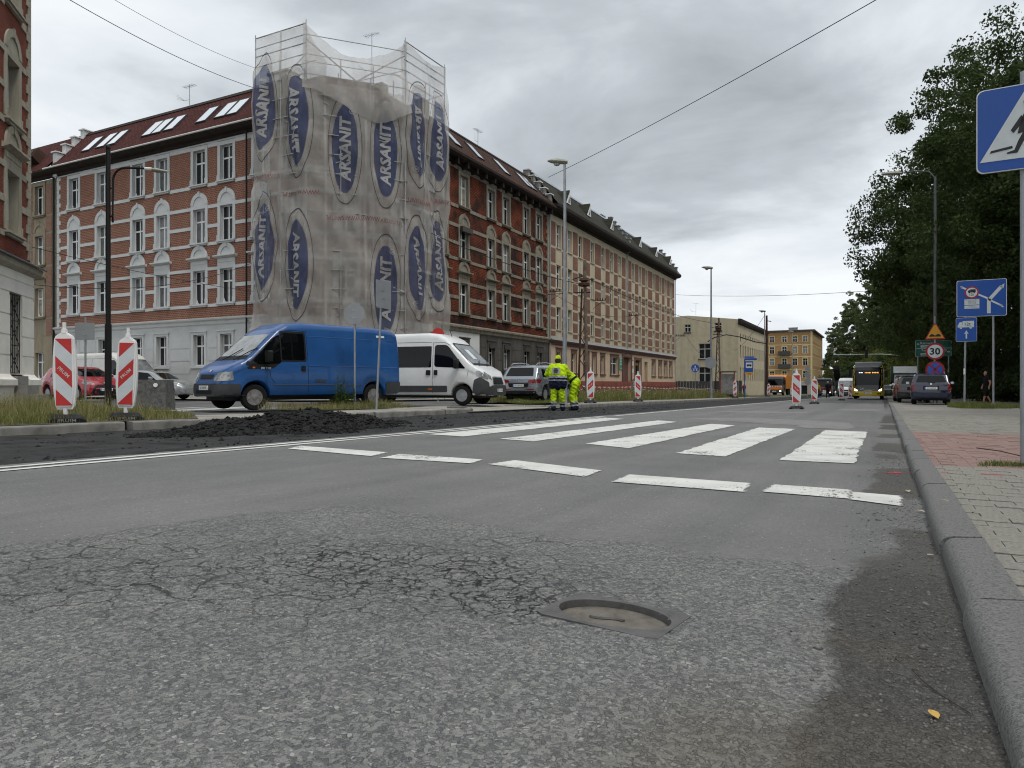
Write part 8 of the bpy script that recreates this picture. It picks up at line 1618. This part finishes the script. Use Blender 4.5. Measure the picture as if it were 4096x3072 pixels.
def weed(x, y, h, n, label, seed):
    o = empty('weed', (x, y, ground(x, y)), 0, label, 'plant'); r_ = random.Random(seed); st = MB(); V = []; F = []
    for s in range(n):
        a, L = r_.random()*6.28, h*(.55+.45*r_.random()); lx, ly = .18*h*math.cos(a)*r_.random(), .18*h*math.sin(a)*r_.random(); bx0, by0 = r_.gauss(0, .12*h), r_.gauss(0, .12*h); st.tube([(bx0, by0, 0), (bx0+lx*.4, by0+ly*.4, L*.5), (bx0+lx, by0+ly, L)], [.010, .007, .003], 4)
        for k in range(26):
            t = .12+.88*k/26; c = Vector((bx0+lx*t, by0+ly*t, L*t)); b_ = r_.random()*6.28; d = Vector((math.cos(b_), math.sin(b_), .35)); sd = Vector((-math.sin(b_), math.cos(b_), 0)); ll = .16*h*(1.1-t*.8); o0 = len(V); V += [tuple(c), tuple(c+d*ll*.5+sd*ll*.17), tuple(c+d*ll-Vector((0, 0, ll*.15))), tuple(c+d*ll*.5-sd*ll*.17)]; F.append((o0, o0+1, o0+2, o0+3))
    st.obj('stems', G3, o); mb = MB(); mb.add(V, F); mb.obj('leaves', G3, o)
weed(-13.15, 15.1, 1.05, 16, 'bushy green weed growing at the foot of the stop sign', 3); weed(-13.5, 15.5, .7, 9, 'low green weed left of the stop sign foot', 4)
# trees ------------------------------------------------------------------------------
BARK = mat('bark', (.06, .05, .04), .95, var=.35, scale=4, bump=.03, bscale=12)
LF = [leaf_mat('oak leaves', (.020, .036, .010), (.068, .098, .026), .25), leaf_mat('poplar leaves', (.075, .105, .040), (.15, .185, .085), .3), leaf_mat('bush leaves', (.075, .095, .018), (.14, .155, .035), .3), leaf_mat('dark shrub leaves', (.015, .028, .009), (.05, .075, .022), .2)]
def crown_mesh(name, R, H, z0, ncl, per, leaf, m, seed, cl=1.2, shell=.55, top=1.0):
    r_ = np.random.default_rng(seed); d = r_.normal(size=(ncl, 3)); d /= np.linalg.norm(d, axis=1)[:, None]; rad = shell+(1-shell)*r_.random(ncl)**.6; lob = 1+.22*np.sin(3*np.arctan2(d[:, 1], d[:, 0])+seed)+.16*np.sin(5*d[:, 2]+2*seed)+.10*r_.normal(size=ncl)
    C_ = d*(rad*lob)[:, None]*np.array([R, R, H/2]); C_[:, 2] += z0+H/2; C_[:, :2] *= np.clip(1.15-.55*np.clip((C_[:, 2]-z0)/H, 0, 1)*top, .3, 2)[:, None]
    n = ncl*per; g_ = r_.normal(size=(n, 3)); g_ /= np.linalg.norm(g_, axis=1)[:, None]; g_ *= (1.9*r_.random(n)**.45)[:, None]; P = np.repeat(C_, per, 0)+g_*np.repeat(cl*(.45+.55*r_.random(ncl)), per)[:, None]*np.array([.55, .55, .38])
    ax = r_.normal(size=(n, 3)); ax /= np.linalg.norm(ax, axis=1)[:, None]; b_ = np.cross(ax, r_.normal(size=(n, 3))); b_ /= np.linalg.norm(b_, axis=1)[:, None]; s = leaf*(.6+.8*r_.random(n)); V = np.stack([P-ax*s[:, None], P+b_*(s*.55)[:, None], P+ax*s[:, None], P-b_*(s*.55)[:, None]], 1).reshape(-1, 3)
    return npmesh(name, V, np.arange(4*n).reshape(-1, 4), m), C_
def trunk_mesh(H, z0, C_, seed, r0=.35):
    r_ = random.Random(seed); mb = MB(); P = [(.15*math.sin(z*.5+seed), .15*math.cos(z*.4), z) for z in np.linspace(-.3, z0+H*.72, 9)]; mb.tube(P, [r0*(1-.8*k/8) for k in range(9)], 9)
    for k in range(min(22, len(C_))):
        c = C_[r_.randrange(len(C_))]; zb = max(z0*.7, c[2]*.62-.5); zb = min(zb, z0+H*.6); i = (zb)/(z0+H*.72); b0 = Vector((.15*math.sin(zb*.5+seed), .15*math.cos(zb*.4), zb)); e = Vector(c); mid = b0.lerp(e, .5)+Vector((0, 0, .4)); mb.tube([b0, mid, e], [r0*.35*(1-i*.6), r0*.2*(1-i*.5), .02], 5)
    return mb.mesh('trunk', BARK, True)
kinds = {}
for nm, args in (('big1', (6.6, 17.5, 2.6, 430, 240, .105, LF[0], 1)), ('big2', (6.2, 16.5, 2.4, 400, 240, .105, LF[0], 5)), ('poplar', (4.6, 24.0, 1.0, 340, 80, .26, LF[1], 8)), ('bush', (3.4, 5.6, .3, 130, 90, .10, LF[2], 11)), ('shrub', (3.6, 4.6, .0, 160, 90, .11, LF[3], 14))):
    me, C_ = crown_mesh('crown', *args, cl=1.35 if nm[0] == 'b' and nm != 'bush' else 1.1, top=.04 if nm.startswith('big') else .6); kinds[nm] = (me, trunk_mesh(args[1], args[2], C_, args[7], {'big1': .42, 'big2': .36, 'poplar': .3}.get(nm, .09)))
def tree(x, y, k, s, rz, label, name='tree', cat='tree', group=None, sz=None):
    o = empty(name, (x, y, ground(x, y)-.1), rz, label, cat, group); o.scale = (s, s, sz or s); link('trunk', kinds[k][1], o); link('crown', kinds[k][0], o); return o
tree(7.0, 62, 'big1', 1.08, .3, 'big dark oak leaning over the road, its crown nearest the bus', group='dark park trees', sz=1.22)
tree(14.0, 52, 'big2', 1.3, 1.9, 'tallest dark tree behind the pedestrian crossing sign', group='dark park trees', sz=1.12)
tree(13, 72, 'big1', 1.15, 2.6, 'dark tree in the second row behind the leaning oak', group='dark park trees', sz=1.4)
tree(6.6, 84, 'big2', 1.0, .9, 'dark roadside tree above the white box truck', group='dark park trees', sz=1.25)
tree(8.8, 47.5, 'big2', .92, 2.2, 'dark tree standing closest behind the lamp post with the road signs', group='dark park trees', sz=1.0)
pw = bpy.data.objects.new('unseen_park_wood', None); COL.objects.link(pw); pw['kind'] = 'stuff'      # unseen park trees beside and behind the camera, added to cut sky light
for i, (x, y) in enumerate(((17.5, 34), (18.5, 19), (18, 4), (19, -12), (17, -28))):
    for k, nm in ((0, 'wood_crown'), (1, 'wood_trunk')): q = link(nm, kinds[('big1', 'big2')[i % 2]][k], pw); q.location = (x, y, ground(x, y)-.1); q.scale = (1.15,)*3; q.rotation_euler.z = i*1.9
tree(18, 58, 'big1', 1.1, 4.0, 'dark tree at the right edge behind the large blue sign', group='dark park trees')
tree(6.6, 108, 'big1', .95, 5.0, 'smaller dark tree further down the right side of the road', group='dark park trees')
tree(19, 88, 'big2', 1.1, 3.3, 'dark tree deep in the park behind the green direction sign', group='dark park trees')
tree(7.5, 136, 'big2', 1.05, 2.2, 'farthest dark tree of the roadside row', group='dark park trees')
tree(28, 72, 'big1', 1.1, 1.3, 'dark tree far back in the park at the right edge', group='dark park trees')
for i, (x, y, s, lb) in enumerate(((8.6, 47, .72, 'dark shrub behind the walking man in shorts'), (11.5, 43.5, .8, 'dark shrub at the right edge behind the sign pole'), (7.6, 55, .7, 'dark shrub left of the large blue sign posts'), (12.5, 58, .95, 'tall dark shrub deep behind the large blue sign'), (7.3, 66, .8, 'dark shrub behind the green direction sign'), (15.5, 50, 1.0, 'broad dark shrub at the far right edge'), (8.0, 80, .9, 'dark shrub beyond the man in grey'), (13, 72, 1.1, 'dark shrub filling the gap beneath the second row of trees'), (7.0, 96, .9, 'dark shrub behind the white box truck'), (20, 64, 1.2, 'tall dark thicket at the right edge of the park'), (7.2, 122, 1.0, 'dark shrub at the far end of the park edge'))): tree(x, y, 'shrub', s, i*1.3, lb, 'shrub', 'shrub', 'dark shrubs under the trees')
tree(4.9, 118, 'bush', 1.3, .5, 'yellowish green bush above the bus roof', 'shrub', 'shrub'); tree(3.6, 150, 'bush', 1.6, 2.5, 'light green bush behind the traffic signal arm', 'shrub', 'shrub')
for i, (x, y, s, lb) in enumerate(((-9, 252, 1.15, 'tall pale poplar right of the ochre house'), (-2, 232, 1.35, 'second tall pale poplar beyond the bus'), (4, 225, 1.4, 'third tall pale poplar beyond the bus'), (9, 215, 1.3, 'pale poplar touching the dark oaks'), (-15, 275, .95, 'poplar rising behind the side wall of the ochre house'), (1, 255, 1.3, 'pale poplar seen in the gap of the row'), (-42, 250, .86, 'treetop showing above the roof left of the ochre house'))): tree(x, y, 'poplar', s, i*1.1, lb, group='pale poplars at the end of the road')
for i, (x, y, s, lb) in enumerate(((-12, 228, 1.5, 'green shrub at the foot of the ochre house'), (-6, 190, 1.6, 'green shrub beneath the traffic signal arm'), (0, 205, 1.9, 'green thicket at the far end of the road'), (6, 190, 1.8, 'green thicket behind the bus'), (-3, 225, 2.0, 'dark green thicket closing the view'))): tree(x, y, 'shrub' if i % 2 else 'bush', s, i*2.0, lb, 'shrub', 'shrub', 'far thickets')
mb = MB()
for o in list(bpy.data.objects):
    for k in ('label', 'category'):
        if k in o.keys() and not o[k]: del o[k]
